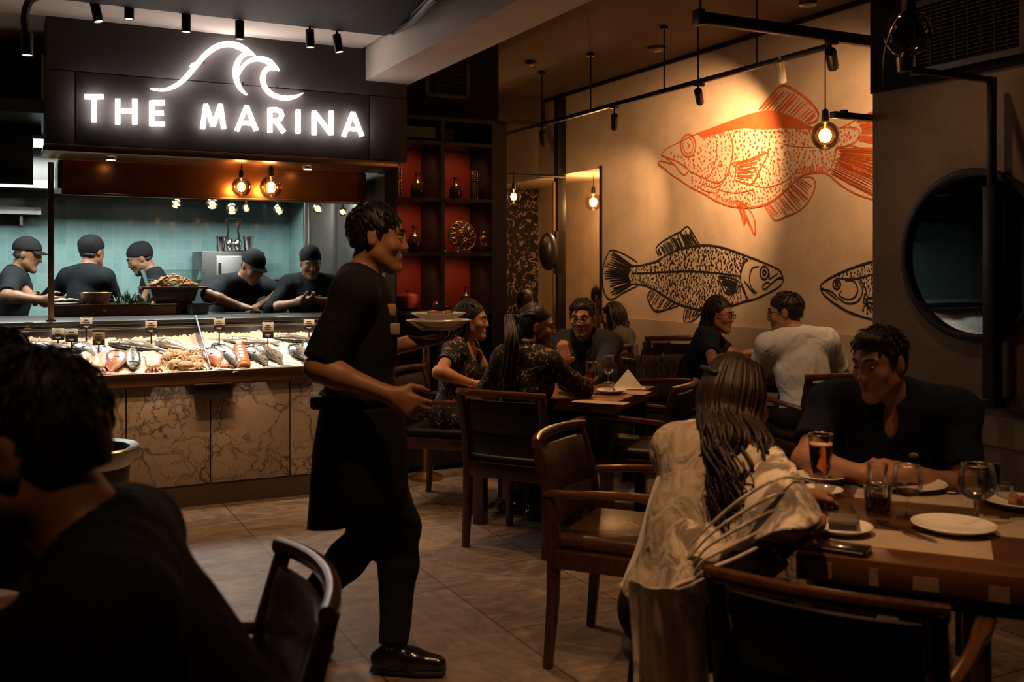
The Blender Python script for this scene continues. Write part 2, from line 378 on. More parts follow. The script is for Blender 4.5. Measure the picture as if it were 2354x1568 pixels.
# ------------------------------------------------------------------ smooth bodies: blended distance field -> surface nets
class Field:
    def __init__(s): s.p = []
    def cone(s, a, b, ra, rb, k=0.03, op='+', flat=False, sq=None):
        s.p.append(('c', np.array(a, float), np.array(b, float), ra, rb, k, op, flat)); return s
    def ball(s, a, r, k=0.03, op='+'): return s.cone(a, Vector(a)+Vector((0, 0, 1e-4)), r, r, k, op)
    def ell(s, c, r, B=None, k=0.03, op='+'):
        Bm = np.eye(3) if B is None else np.array(B, float)        # rows are local axes in world
        s.p.append(('e', np.array(c, float), np.array(r, float), Bm, k, op)); return s
    def cut(s, p, n, k=0.0, inv=False):                            # keep the side the normal points away from
        s.p.append(('h', np.array(p, float), np.array(unit(n), float), k)); return s
    def path(s, pts, rs, k=0.02):
        for i in range(len(pts)-1): s.cone(pts[i], pts[i+1], rs[i], rs[i+1], k)
        return s
    def _bounds(s):
        lo = np.full(3, 1e9); hi = -lo
        for q in s.p:
            if q[0] == 'c' and q[6] == '+':
                for P, r in ((q[1], q[3]), (q[2], q[4])): lo = np.minimum(lo, P-r); hi = np.maximum(hi, P+r)
            elif q[0] == 'e' and q[5] == '+':
                ext = np.sqrt(((q[3]*q[2][:, None])**2).sum(0)); lo = np.minimum(lo, q[1]-ext); hi = np.maximum(hi, q[1]+ext)
        return lo, hi
    def mesh(s, h, wob=None):
        lo, hi = s._bounds(); pad = 3*h+0.012; lo = lo-pad; hi = hi+pad
        n = np.ceil((hi-lo)/h).astype(int)+1
        D = np.full(n, 0.5, np.float32)
        ax = [lo[i]+h*np.arange(n[i]) for i in range(3)]
        def box(plo, phi, m):
            i0 = np.maximum(((plo-m-lo)/h).astype(int), 0); i1 = np.minimum(((phi+m-lo)/h).astype(int)+2, n)
            sl = tuple(slice(a, b) for a, b in zip(i0, i1))
            X = ax[0][sl[0]][:, None, None]; Y = ax[1][sl[1]][None, :, None]; Z = ax[2][sl[2]][None, None, :]
            return sl, X, Y, Z
        for q in s.p:
            if q[0] == 'c':
                _, a, b, ra, rb, k, op, flat = q
                R0 = max(ra, rb); sl, X, Y, Z = box(np.minimum(a, b)-R0, np.maximum(a, b)+R0, k+3*h)
                d = b-a; L2 = max(float(d@d), 1e-12); px, py, pz = X-a[0], Y-a[1], Z-a[2]
                t = np.clip((px*d[0]+py*d[1]+pz*d[2])/L2, 0, 1)
                v = np.sqrt((px-t*d[0])**2+(py-t*d[1])**2+(pz-t*d[2])**2)-(ra+(rb-ra)*t)
                if flat:
                    dn = d/math.sqrt(L2); v = np.maximum(v, (X-b[0])*dn[0]+(Y-b[1])*dn[1]+(Z-b[2])*dn[2])
            elif q[0] == 'e':
                _, c, r, B, k, op = q
                ext = np.sqrt(((B*r[:, None])**2).sum(0)); sl, X, Y, Z = box(c-ext, c+ext, k+3*h)
                px, py, pz = X-c[0], Y-c[1], Z-c[2]
                l = [B[i, 0]*px+B[i, 1]*py+B[i, 2]*pz for i in range(3)]
                k0 = np.sqrt(sum((l[i]/r[i])**2 for i in range(3))); k1 = np.sqrt(sum((l[i]/r[i]**2)**2 for i in range(3)))+1e-9
                v = k0*(k0-1)/k1
            else:
                _, p, nn, k = q
                X = ax[0][:, None, None]; Y = ax[1][None, :, None]; Z = ax[2][None, None, :]
                v = (X-p[0])*nn[0]+(Y-p[1])*nn[1]+(Z-p[2])*nn[2]
                D[:] = np.maximum(D, v); continue
            o = D[sl]
            if op == '+':
                if k > 0:
                    hh = np.maximum(k-np.abs(o-v), 0)/k; o[...] = np.minimum(o, v)-hh*hh*k*0.25
                else: o[...] = np.minimum(o, v)
            elif op == '-':
                v = -v
                if k > 0:
                    hh = np.maximum(k-np.abs(o-v), 0)/k; o[...] = np.maximum(o, v)+hh*hh*k*0.25
                else: o[...] = np.maximum(o, v)
        if wob is not None:
            X = ax[0][:, None, None]; Y = ax[1][None, :, None]; Z = ax[2][None, None, :]
            near = np.abs(D) < 0.04
            W_ = wob(X, Y, Z)
            D = np.where(near, D+np.broadcast_to(W_, D.shape), D)
        for i in range(3):
            idx = [slice(None)]*3
            for e in (0, -1): idx[i] = e; D[tuple(idx)] = np.maximum(D[tuple(idx)], h)
        return nets(D, lo, h)
def nets(D, lo, h):
    S = D < 0; n = D.shape
    C = [(i, j, k) for i in (0, 1) for j in (0, 1) for k in (0, 1)]
    sub = lambda A, c: A[c[0]:n[0]-1+c[0], c[1]:n[1]-1+c[1], c[2]:n[2]-1+c[2]]
    cnt = sum(sub(S, c).astype(np.int8) for c in C)
    act = (cnt > 0) & (cnt < 8); idx = np.argwhere(act)
    vals = np.stack([sub(D, c)[act] for c in C], 1)
    acc = np.zeros((len(idx), 3)); num = np.zeros(len(idx))
    for a in range(8):
        for b in range(a+1, 8):
            df = np.array(C[b])-np.array(C[a])
            if np.abs(df).sum() != 1: continue
            m = (vals[:, a] < 0) != (vals[:, b] < 0)
            t = vals[m, a]/(vals[m, a]-vals[m, b])
            acc[m] += np.array(C[a])+t[:, None]*df; num[m] += 1
    V = lo+h*(idx+acc/num[:, None])
    ids = -np.ones(act.shape, int); ids[act] = np.arange(len(idx))
    Q = []
    for ax in range(3):
        s0 = [slice(None)]*3; s1 = [slice(None)]*3; s0[ax] = slice(0, n[ax]-1); s1[ax] = slice(1, n[ax])
        ch = S[tuple(s0)] != S[tuple(s1)]; e = np.argwhere(ch)
        o1, o2 = [(1, 2), (2, 0), (0, 1)][ax]
        ok = (e[:, o1] > 0) & (e[:, o2] > 0) & (e[:, o1] < n[o1]-1) & (e[:, o2] < n[o2]-1); e = e[ok]
        st = S[tuple(e.T)]
        def g(d1, d2):
            q = e.copy(); q[:, o1] -= d1; q[:, o2] -= d2; return ids[tuple(q.T)]
        quad = np.stack([g(1, 1), g(0, 1), g(0, 0), g(1, 0)], 1)
        quad[~st] = quad[~st][:, ::-1]
        Q.append(quad)
    return V, np.concatenate(Q)
def field_obj(name, f, h, mat, parent, wob=None):
    V, Q = f.mesh(h, wob)
    if parent is not None:
        Mi = np.array(parent.matrix_basis.inverted()); V = V @ Mi[:3, :3].T+Mi[:3, 3]
    me = bpy.data.meshes.new(name)
    me.vertices.add(len(V)); me.vertices.foreach_set('co', V.astype(np.float32).ravel())
    me.loops.add(4*len(Q)); me.loops.foreach_set('vertex_index', Q.astype(np.int32).ravel())
    me.polygons.add(len(Q)); me.polygons.foreach_set('loop_start', np.arange(0, 4*len(Q), 4, dtype=np.int32))
    me.update(calc_edges=True); me.validate()
    return link(name, me, mat, parent, 180)
def folds(amp, seed, fx=22, dirv=(0.3, 0.2, 1)):
    r = np.random.default_rng(seed); A = []
    for i in range(7):
        d = r.normal(size=3)*np.array([1, 1, .8])+np.array(dirv)*r.normal(); d /= np.linalg.norm(d)
        A.append((d*fx*r.uniform(.6, 1.9), r.uniform(0, 6.3), r.normal(size=3)*9, r.uniform(0, 6.3), r.uniform(.4, 1)))
    def fn(X, Y, Z):
        s = 0
        for k, p, k2, p2, w_ in A:
            s = s+w_*np.sin(k[0]*X+k[1]*Y+k[2]*Z+p+1.3*np.sin(k2[0]*X+k2[1]*Y+k2[2]*Z+p2))
        return amp*s/2.2
    return fn
# ------------------------------------------------------------------ people
def skin_mat(name, col):
    t = NT(name); v = t.coords(); f = t.noise(v, 14, 4)
    c = t.ramp(f, [(0.3, [x*0.86 for x in col]), (0.7, [x*1.12 for x in col])])
    t.set(Base_Color=c, Roughness=0.48, Specular_IOR_Level=0.4, Subsurface_Weight=0.06); t.b.inputs['Subsurface Radius'].default_value = (0.02, 0.008, 0.004)
    t.bump(t.noise(v, 160, 2), 0.08, 0.001); return t.m
M['skin'] = skin_mat('skin_brown', (0.34, 0.165, 0.085))
M['skin_dark'] = skin_mat('skin_deep_brown', (0.24, 0.110, 0.055))
M['lips'] = simple('lips', (0.24, 0.075, 0.05), 0.4)
M['eye'] = simple('eye_white', (0.30, 0.25, 0.21), 0.25, 0, 0.02)
M['iris'] = simple('iris', (0.012, 0.007, 0.005), 0.08)
M['brow'] = simple('brow_hair', (0.012, 0.009, 0.008), 0.7)
def hair_mat(name, a, b):
    t = NT(name); v = t.coords((1, 1, 0.22)); f = t.noise(v, 65, 4, 0.6, 0.6)
    t.set(Base_Color=t.ramp(f, [(0.35, a), (0.7, b)]), Roughness=0.5, Specular_IOR_Level=0.3); t.bump(f, 0.5, 0.004); return t.m
M['hair'] = hair_mat('black_hair', (0.006, 0.005, 0.005), (0.020, 0.014, 0.010))
M['hair_brown'] = hair_mat('dark_brown_hair', (0.007, 0.0035, 0.002), (0.030, 0.013, 0.006))
M['shirt_black'] = fabric('black_shirt', (0.013, 0.012, 0.013))
M['shirt_chef'] = fabric('chef_shirt', (0.012, 0.013, 0.015))
M['shirt_navy'] = fabric('navy_polo', (0.012, 0.017, 0.028))
M['shirt_navy2'] = fabric('navy_tee', (0.016, 0.020, 0.032))
M['shirt_dark'] = fabric('dark_denim_shirt', (0.026, 0.027, 0.032))
M['shirt_grey'] = fabric('grey_tee', (0.075, 0.070, 0.068))
M['shirt_pale'] = fabric('pale_blue_shirt', (0.60, 0.66, 0.78), 0.75, 0.5, 9, 0.03)
M['trousers'] = fabric('black_trousers', (0.014, 0.013, 0.014))
M['shirt_pale2'] = fabric('pale_lace_blouse', (0.42, 0.35, 0.28), 0.85, 0.4, 14, 0.3)
M['jeans'] = fabric('dark_jeans', (0.030, 0.034, 0.042))
M['apron'] = fabric('black_apron', (0.010, 0.0095, 0.010), 0.8, 0.35, 5)
M['cap'] = fabric('black_cap', (0.011, 0.010, 0.011))
M['shoe'] = simple('polished_black_shoe', (0.010, 0.009, 0.009), 0.18, 0, 0.1, coat=0.6)
M['sole'] = simple('shoe_sole', (0.02, 0.017, 0.015), 0.7)
M['floral_dress'] = printed('twig_print_dress', (0.010, 0.011, 0.014), (0.40, 0.22, 0.12), (0.05, 0.22, 0.26), 34)
M['floral_black'] = printed('twig_print_blouse', (0.008, 0.007, 0.007), (0.32, 0.20, 0.12), None, 38)
M['glasses'] = simple('spectacle_frame', (0.012, 0.010, 0.010), 0.2)
M['gold'] = simple('gold', (0.65, 0.36, 0.12), 0.25, 1.0)
M['steel_shiny'] = simple('silver', (0.6, 0.57, 0.53), 0.18, 1.0)
def rot_basis(yaw, pitch=0, roll=0, B=None):
    """columns: right, forward, up. yaw is the heading angle in degrees, pitch leans forward, roll leans to the right."""
    Y = Matrix.Rotation(math.radians(yaw)-math.pi/2, 3, 'Z') if B is None else B @ Matrix.Rotation(math.radians(yaw), 3, 'Z')
    return Y @ Matrix.Rotation(-math.radians(pitch), 3, 'X') @ Matrix.Rotation(math.radians(roll), 3, 'Y')
def ik(s, w_, l1, l2, hint):
    d = w_-s; L = d.length; mx = (l1+l2)*0.995
    if L > mx: w_ = s+d*(mx/L); d = w_-s; L = mx
    L = max(L, abs(l1-l2)+0.01)
    a = (l1*l1-l2*l2+L*L)/(2*L); hgt = math.sqrt(max(l1*l1-a*a, 0)); u = d.normalized()
    hv = Vector(hint); hv = hv-u*hv.dot(u)
    if hv.length < 1e-4: hv = Vector((0, 0, -1))-u*(-u.z)
    return s+u*a+hv.normalized()*hgt, w_
def hand(f, w_, fd, pn, side, S=1.0, curl=25, thumb=35, spread=4):
    """five fingers on a palm. w_ wrist, fd finger direction, pn direction the palm faces, side +1 when the thumb is on fd x pn."""
    fd = unit(fd); pn = Vector(pn); pn = (pn-fd*pn.dot(fd)).normalized(); th = fd.cross(pn)*side
    k = 0.010
    offs = (0.030, 0.010, -0.010, -0.029); lens = (0.072, 0.080, 0.074, 0.058)
    for i, (o, L) in enumerate(zip(offs, lens)):
        kn = w_+fd*(0.088-0.006*abs(i-1))*S+th*o*S
        f.cone(w_+fd*0.012*S+th*o*0.55*S, kn, 0.0175*S, 0.0125*S, 0.016)
        d = (fd+th*math.radians(spread)*(1.2-i*0.8)).normalized(); p = kn; c = 0
        for j, (fr, r0, r1) in enumerate(((0.45, 0.0102, 0.0092), (0.31, 0.0092, 0.0084), (0.24, 0.0084, 0.0070))):
            c += curl*(0.8 if j == 0 else 1.0)*(1+0.08*i)
            q = d*math.cos(math.radians(c))+pn*math.sin(math.radians(c))
            e = p+q*L*fr*S; f.cone(p, e, r0*S, r1*S, 0.005); p = e
    b = w_+fd*0.022*S+th*0.024*S; t1 = b+(fd*0.6+th*0.75+pn*0.25).normalized()*0.042*S
    a = math.radians(thumb)
    t2 = t1+(fd*math.cos(a)+th*0.25+pn*math.sin(a)).normalized()*0.034*S; t3 = t2+(fd*math.cos(a*1.3)+pn*math.sin(a*1.3)).normalized()*0.026*S
    f.cone(b, t1, 0.0165*S, 0.0125*S, 0.014); f.cone(t1, t2, 0.0118*S, 0.0105*S, 0.005); f.cone(t2, t3, 0.0105*S, 0.0080*S, 0.005)
def person(label, hip, yaw, lean=5, side=0, twist=0, head=(0, 0, 0), neck=0, hands=None, feet=None, S=1.0, h=0.008, skin='skin',
           female=False, top='shirt_black', sleeve=0.55, bottom='trousers', hair='short', hairmat='hair', belly=0.0, face=True,
           group=None, collar=True, vneck=False, shoes=True, glasses=False, stand=False, broad=1.0, low=None, feature=True, tight=False, noshirt_h=None, beard=False, skirt=False):
    hip = Vector(hip); E = empty('person', (hip.x, hip.y, 0), 0, label, 'person', group)
    P = dict(E=E, h=h, S=S, skin=skin)
    Bp = rot_basis(yaw); Bm = rot_basis(yaw+twist*.5, lean*.6, side*.5); Bc = rot_basis(yaw+twist, lean, side)
    V3 = lambda B, x, y, z: B @ Vector((x, y, z))*S
    waist = hip+V3(Bm, 0, -.005, .17); chest = waist+V3(Bc, 0, 0.0, .15); nb = chest+V3(Bc, 0, -.015, .175)
    Bh = rot_basis(yaw+twist+head[0], lean*0.3+head[1], head[2])
    Bn = rot_basis(yaw+twist+head[0]*.4, lean*.7+neck, side*.5)
    hc = nb+V3(Bn, 0, .030, .058)+V3(Bh, 0, .012, .098)
    sw = (.150 if female else .178)*broad
    sh = {s: nb+V3(Bc, s*sw, -.005, -.055) for s in (-1, 1)}
    f = Field(); tf = Field(); bf = Field()
    Rt = lambda B: np.array(B).T
    g = 0.016 if not tight else 0.008
    wc = (.125 if female else .145)
    # trunk: body (skin) then the garment over it
    for F_, e in ((f, 0.0), (tf, g)):
        F_.ell(hip+V3(Bp, 0, -.01, .02), ((.165 if female else .155)*S+e, .115*S+e, .125*S+e), Rt(Bp), .05)
        F_.ell(waist+V3(Bm, 0, belly*.6, 0), (wc*S+e+belly*.5, (.098+belly)*S+e, .15*S+e), Rt(Bm), .07)
        F_.ell(chest, ((.138 if female else .155)*broad*S+e, .108*S+e, .175*S+e), Rt(Bc), .07)
        if female:
            for s in (-1, 1): F_.ell(chest+V3(Bc, s*.068, .082, -.01), (.06*S+e, .055*S+e, .06*S+e), Rt(Bc), .05)
        F_.cone(sh[-1]+V3(Bc, .03, 0, .0), sh[1]+V3(Bc, -.03, 0, .0), .058*S+e, .058*S+e, .05)
        for s in (-1, 1): F_.cone(nb+V3(Bc, s*.040, -.014, -.012), sh[s], .048*S+e, .054*S+e, .07)
    nr = (.050 if female else .057)*S
    f.cone(nb+V3(Bc, 0, 0, -.03), hc+V3(Bh, 0, -.022, -.055), nr*1.08, nr*.92, .03)
    # head
    hp = lambda x, y, z: hc+V3(Bh, x, y, z); H = Rt(Bh)
    q = 0.93 if female else 1.0
    def el(c, r, k=.02, op='+'): f.ell(hp(*c), [x*S for x in r], H, k, op)
    el((0, -.012, .030), (.0745*q+.002, .094, .086), .02)
    el((0, .030, -.030), (.060*q, .068, .088), .04)
    f.cone(hp(-.048*q, .012, -.062), hp(-.012, .074, -.108), .022*S, .020*S, .03); f.cone(hp(.048*q, .012, -.062), hp(.012, .074, -.108), .022*S, .020*S, .03)
    f.ball(hp(0, .080, -.108), .019*S, .02)
    if feature:
        for s in (-1, 1):
            f.ell(hp(s*.031, .104, .004), (.019*S, .014*S, .011*S), H, .014, '-')
            f.cone(hp(s*.012, .091, .024), hp(s*.046, .078, .024), .009*S, .007*S, .012)
            f.ell(hp(s*.042, .066, -.030), (.022*S, .020*S, .022*S), H, .025)
            f.ell(hp(s*.0765*q, -.008, -.010), (.010*S, .019*S, .033*S), H, .008)
            f.ell(hp(s*.088*q, -.002, -.006), (.006*S, .010*S, .018*S), H, .006, '-')
            f.ball(hp(s*.012, .101, -.035), .0085*S, .010)
        f.cone(hp(0, .094, .010), hp(0, .109, -.030), .0085*S, .0118*S, .016)
        f.cone(hp(-.020, .089, -.064), hp(.020, .089, -.064), .0085*S, .0085*S, .012); f.cone(hp(-.016, .089, -.076), hp(.016, .089, -.076), .0095*S, .0095*S, .010)
        f.cone(hp(-.020, .104, -.0700), hp(.020, .104, -.0700), .0024*S, .0024*S, .006, '-')
    else:
        f.cone(hp(0, .09, .01), hp(0, .108, -.03), .009*S, .0120*S, .016)
        for s in (-1, 1): f.ell(hp(s*.077*q, -.006, -.010), (.010*S, .019*S, .032*S), H, .008)
    # arms
    hands = hands or {}
    ua, fa = .285*S, .255*S
    P.update(hc=hc, Bh=Bh, Bc=Bc, nb=nb, chest=chest, waist=waist, hip=hip, hp=hp, sh=sh, H=H)
    for s, nm in ((-1, 'L'), (1, 'R')):
        spec = hands.get(nm, {})
        wr = Vector(spec['w']) if 'w' in spec else sh[s]+V3(Bc, s*.05, .10, -.50)
        hint = spec.get('hint', Bc @ Vector((s*.5, -.7, -.4)))
        el_, wr = ik(sh[s], wr, ua, fa, hint)
        P['elbow'+nm] = el_; P['wrist'+nm] = wr
        am = .92 if female else 1.06
        f.cone(sh[s], el_, .050*S*am, .040*S*am, .04); f.ball(el_, .039*S*am, .02)
        m1 = el_+(wr-el_)*.28
        f.cone(el_, m1, .039*S*am, .041*S*am, .03); f.cone(m1, wr, .041*S*am, .027*S*am, .03)
        fd = Vector(spec.get('fd', (wr-el_))); pn = Vector(spec.get('pn', Bc @ Vector((-s, 0, 0))))
        f.cone(wr, wr+fd.normalized()*.03*S, .026*S, .022*S, .02)
        hand(f, wr+fd.normalized()*.012, fd, pn, spec.get('side', s if True else 1), S*(.94 if female else 1.02), spec.get('curl', 22), spec.get('thumb', 35))
        e0 = .013 if not tight else .008
        if sleeve > 0:
            if sleeve <= 1: tf.cone(sh[s], sh[s]+(el_-sh[s])*sleeve, .050*S*am+e0+.006, (.050-.010*sleeve)*S*am+e0+.008, .035, '+', True)
            else:
                tf.cone(sh[s], el_, .050*S*am+e0+.006, .042*S*am+e0+.004, .035); tf.cone(el_, el_+(wr-el_)*(sleeve-1), .042*S*am+e0+.003, (.042-.012*(sleeve-1))*S*am+e0, .03, '+', True)
    # legs
    feet = feet or {}
    for s, nm in ((-1, 'L'), (1, 'R')):
        hj = hip+V3(Bp, s*.088, 0, -.03)
        spec = feet.get(nm, {})
        if 'a' in spec: an = Vector(spec['a'])
        elif stand: an = Vector((hip.x, hip.y, 0))+V3(Bp, s*.10, .02, 0); an.z = .085*S
        else: an = Vector((hip.x, hip.y, 0))+V3(Bp, s*.11, .42, 0); an.z = .085*S
        kn, an = ik(hj, an, .43*S, .42*S, spec.get('hint', Bp @ Vector((0, 1, .35))))
        f.cone(hj, kn, .080*S, .055*S, .05); m1 = kn+(an-kn)*.3
        f.cone(kn, m1, .053*S, .054*S, .04); f.cone(m1, an, .054*S, .034*S, .04)
        td = Vector(spec.get('toe', Bp @ Vector((s*.15, 1, 0)))).normalized(); z0 = Vector((0, 0, 1)); dn = Vector(spec.get('down', (0, 0, -1))).normalized()
        hl = an+dn*.048*S-td*.045*S; to = an+dn*.058*S+td*.165*S
        f.cone(an, hl, .034*S, .030*S, .03); f.cone(hl, to, .030*S, .024*S, .03)
        bf.cone(hj, kn, .080*S+.016, .055*S+.016, .06); bf.cone(kn, m1, .055*S+.014, .054*S+.014, .04); bf.cone(m1, an+(kn-an)*.03, .054*S+.014, .036*S+.016, .04, '+', True)
        P['knee'+nm] = kn; P['ankle'+nm] = an
        if shoes and low is None:
            sf = Field(); sf.cone(an+Vector((0, 0, .01)), an+dn*.03, .040*S, .042*S, .02); sf.cone(an+dn*.042*S-td*.045*S, an+dn*.045*S+td*.07*S, .040*S, .042*S, .03)
            sf.cone(an+dn*.045*S+td*.07*S, an+dn*.053*S+td*.165*S, .042*S, .031*S, .03); sf.cut(an+dn*.083*S, dn)
            so = field_obj('shoe', sf, max(.006, h*.8), M['shoe'], E)
            P['shoe'+nm] = so; P['toe'+nm] = td
    bf.ell(hip+V3(Bp, 0, -.01, .0), (.165*S+.018, .118*S+.018, .125*S+.018), Rt(Bp), .06)
    if skirt:
        for s, nm in ((-1, 'L'), (1, 'R')):
            tf.cone(hip+V3(Bp, s*.088, 0, -.03), P['knee'+nm], .10*S, .085*S, .09); tf.cone(P['knee'+nm], P['knee'+nm]+Vector((0, 0, -.28*S)), .085*S, .10*S, .07, '+', True)
        tf.cone(P['kneeL'], P['kneeR'], .075*S, .075*S, .07)
    field_obj('body', f, h, M[skin], E)
    # neckline
    if top:
        tf.cone(nb+V3(Bc, 0, .004, -.045), nb+V3(Bn, 0, .03, .09), nr+.006, nr+.012, .0, '-')
        if collar:
            n = 14; r0 = nr+.014
            ring = []
            for i in range(n):
                a = 2*math.pi*i/n; fr = math.sin(a)
                ring.append(nb+V3(Bc, 0, .006, .012-.020*fr)+Bc @ Vector((r0*math.cos(a), r0*fr*1.0, 0)))
            for i in range(n):
                if vneck and math.sin(2*math.pi*(i+.5)/n) > .8: continue
                tf.cone(ring[i], ring[(i+1) % n], .011, .011, .012)
            for s in (-1, 1):                                     # collar flaps
                q0, q1, q2 = nb+V3(Bc, s*.062, .015, .012), nb+V3(Bc, s*.046, .070, -.012), nb+V3(Bc, s*(.052 if vneck else .040), .098, -.058)
                tf.cone(q0, q1, .012, .014, .01); tf.cone(q1, q2, .014, .008, .006)
        if vneck:
            tf.ell(nb+V3(Bc, 0, .10, -.045), (.030*S, .060*S, .064*S), Rt(Bc), .006, '-')
        if female and not collar: tf.ell(nb+V3(Bc, 0, .055, -.015), (.085*S, .12*S, .085*S), Rt(Bc), .01, '-')
        tn = 'dress' if skirt else 'shirt'
        if not skirt: tf.cut(hip+V3(Bp, 0, 0, -.035), (0, 0, -1))
        P['shirt'] = field_obj(tn, tf, max(h, .007), M[top], E, folds(.0055 if top == 'shirt_pale' else .0038, int(abs(hip.x*1000)) % 97))
    if bottom: P['trousers'] = field_obj('trousers', bf, max(h, .009), M[bottom], E, folds(.004, 5))
    # hair and caps
    def cap_field(grow, k=0.0):
        c = Field(); c.ell(hp(0, -.014, .032), [(.0765*q+grow)*S, (.096+grow)*S, (.088+grow)*S], H, .02); return c
    if hair in ('short', 'long', 'pony', 'bun'):
        c = cap_field(.004 if hair == 'short' else .006)
        c.ell(hp(0, -.045, -.02), [(.066)*S, (.055)*S, .07*S], H, .03)
        if hair == 'short': c.ell(hp(0, .045, .082), [.052*S, .030*S, .024*S], H, .03)
        c.cut(hp(0, .084, .070), Bh @ Vector((0, .72, -.63)))
        if hair == 'short':
            c.cut(hp(0, 0, -.068), Bh @ Vector((0, -.2, -1)))
            c.cone(hp(-.073*q, .026, .03), hp(-.071*q, .020, -.012), .010*S, .007*S, .01); c.cone(hp(.073*q, .026, .03), hp(.071*q, .020, -.012), .010*S, .007*S, .01)
        P['hair'] = field_obj('hair', c, min(h, .007), M[hairmat], E, folds(.0028, 11, 60))
        if hair == 'short' and h < .011:
            rd = random.Random(int(abs(hip.x)*999)); paths = []
            while len(paths) < 300:
                d = Vector((rd.gauss(0, 1), rd.gauss(0, 1), rd.gauss(.35, 1))).normalized()
                p = Vector((.077*q*d.x, .098*d.y-.014, .091*d.z+.032))
                if .72*(p.y-.084)-.63*(p.z-.070) > -.006 or p.z < -.062 or (abs(p.x) > .05 and p.z < -.02 and p.y > -.02): continue
                fl = (p-Vector((.01, -.055, .125))); fl = (fl-d*fl.dot(d)).normalized(); L = rd.uniform(.022, .040)
                if p.z > .06 and p.y > .02: fl = (fl+Vector((.8, 0, .1))).normalized()
                fl = (fl+Vector((rd.gauss(0, .14), rd.gauss(0, .14), rd.gauss(0, .08)))).normalized()
                p1 = p+fl*L*.5+d*.0045; p2 = p+fl*L-d*.002
                paths.append(([hp(*(p-d*.002)), hp(*p1), hp(*p2)], .0062*S))
            strands(P, 'hair_tuft', M[hairmat], paths, .005, 4, P['hair'], 2)
    elif hair == 'cap':
        c = cap_field(.011); c.ell(hp(0, -.05, .06), [.066*S, .066*S, .055*S], H, .03)
        c.cut(hp(0, .088, .048), Bh @ Vector((0, .42, -.90)))
        P['cap'] = field_obj('bandana_cap', c, min(h, .007), M['cap'], E, folds(.0022, 3, 35))
        n_ = Field(); n_.ell(hp(0, -.045, -.035), [.064*S, .052*S, .045*S], H, .02); n_.cut(hp(0, .0, -.06), Bh @ Vector((0, -.2, -1)))
        field_obj('hair', n_, min(h, .007), M[hairmat], E)
        kf = Field(); kf.ball(hp(0.01, -.122, .0), .014, .01); kf.cone(hp(0.01, -.122, .0), hp(.02, -.14, -.05), .010, .006, .01); kf.cone(hp(0.01, -.122, .0), hp(-.015, -.14, -.045), .010, .006, .01)
        field_obj('cap_knot', kf, .005, M['cap'], P['cap'])
    elif hair == 'visor':
        c = cap_field(.011); c.cut(hp(0, .088, .048), Bh @ Vector((0, .25, -.96)))
        P['cap'] = field_obj('peaked_cap', c, min(h, .007), M['cap'], E)
        m = MB(); pts = []
        for j in range(6):
            for i in range(9):
                a = (i/8-.5)*2; pts.append(Bh @ Vector((a*.070*S, (.070+.075*j/5*(1-.35*a*a)-.03*a*a)*S, (.052-.012*j/5-.022*a*a)*S))+hc-E.location)
        m.grid(pts, 9, 6); b_ = m.build('peak', M['cap'], P['cap']); sm = b_.modifiers.new('thick', 'SOLIDIFY'); sm.thickness = .006
        n_ = Field(); n_.ell(hp(0, -.045, -.035), [.064*S, .052*S, .045*S], H, .02); n_.cut(hp(0, .0, -.06), Bh @ Vector((0, -.2, -1)))
        field_obj('hair', n_, min(h, .007), M[hairmat], E)
    if face:
        off = -E.location
        for s in (-1, 1):
            m = MB(); m.ell(hp(s*.031, .0885, .003)+off, (.0118*S, .0088*S, .0050*S), Bh); e = m.build('eye', M['eye'], E, 180)
            m = MB(); m.ell(hp(s*.031, .0955, .0025)+off, (.0052*S, .0040*S, .0047*S), Bh); m.build('iris', M['iris'], e, 180)
            m = MB(); m.tube([hp(s*x, y, z)+off for x, y, z in ((.013, .1015, .026), (.026, .0975, .032), (.040, .087, .031), (.050, .074, .024))], [.0035*S, .0048*S, .0042*S, .002*S], 6); m.build('eyebrow', M['brow'], E, 180)
        m = MB(); m.tube([hp(x, y, -.065+z)+off for x, y, z in ((-.024, .089, -.008), (-.010, .0975, .001), (0, .0985, .000), (.010, .0975, .001), (.024, .089, -.008))], [.002*S, .0050*S, .0050*S, .0050*S, .002*S], 6)
        m.tube([hp(x, y, -.0745+z)+off for x, y, z in ((-.022, .089, .000), (-.010, .0965, 0), (0, .098, -.001), (.010, .0965, 0), (.022, .089, .000))], [.002*S, .0056*S, .0060*S, .0056*S, .002*S], 6); m.build('lips', M['lips'], E, 180)
        if beard:
            b = Field()
            b.cone(hp(-.026, .086, -.062), hp(0, .101, -.054), .006*S, .007*S, .008); b.cone(hp(.026, .086, -.062), hp(0, .101, -.054), .006*S, .007*S, .008)
            b.cone(hp(-.05, .035, -.085), hp(-.012, .082, -.115), .014*S, .016*S, .01); b.cone(hp(.05, .035, -.085), hp(.012, .082, -.115), .014*S, .016*S, .01)
            b.cone(hp(-.012, .082, -.115), hp(.012, .082, -.115), .016*S, .016*S, .01)
            field_obj('beard', b, .005, M['brow'], E, folds(.001, 2, 80))
    if glasses:
        m = MB(); off = -E.location
        for s in (-1, 1):
            pts = [hp(s*.033+.025*math.cos(a), .114-.010*abs(math.cos(a)), .001+.017*math.sin(a))+off for a in np.linspace(0, 2*math.pi, 18, False)]
            m.tube(pts, .0022, 5, closed=True); m.tube([hp(s*.057, .104, .004)+off, hp(s*.079, .06, .005)+off, hp(s*.082, .0, .002)+off], .002, 5)
        m.tube([hp(-.010, .115, .004)+off, hp(0, .118, .006)+off, hp(.010, .115, .004)+off], .002, 5); m.build('spectacles', M['glasses'], E)
    return P
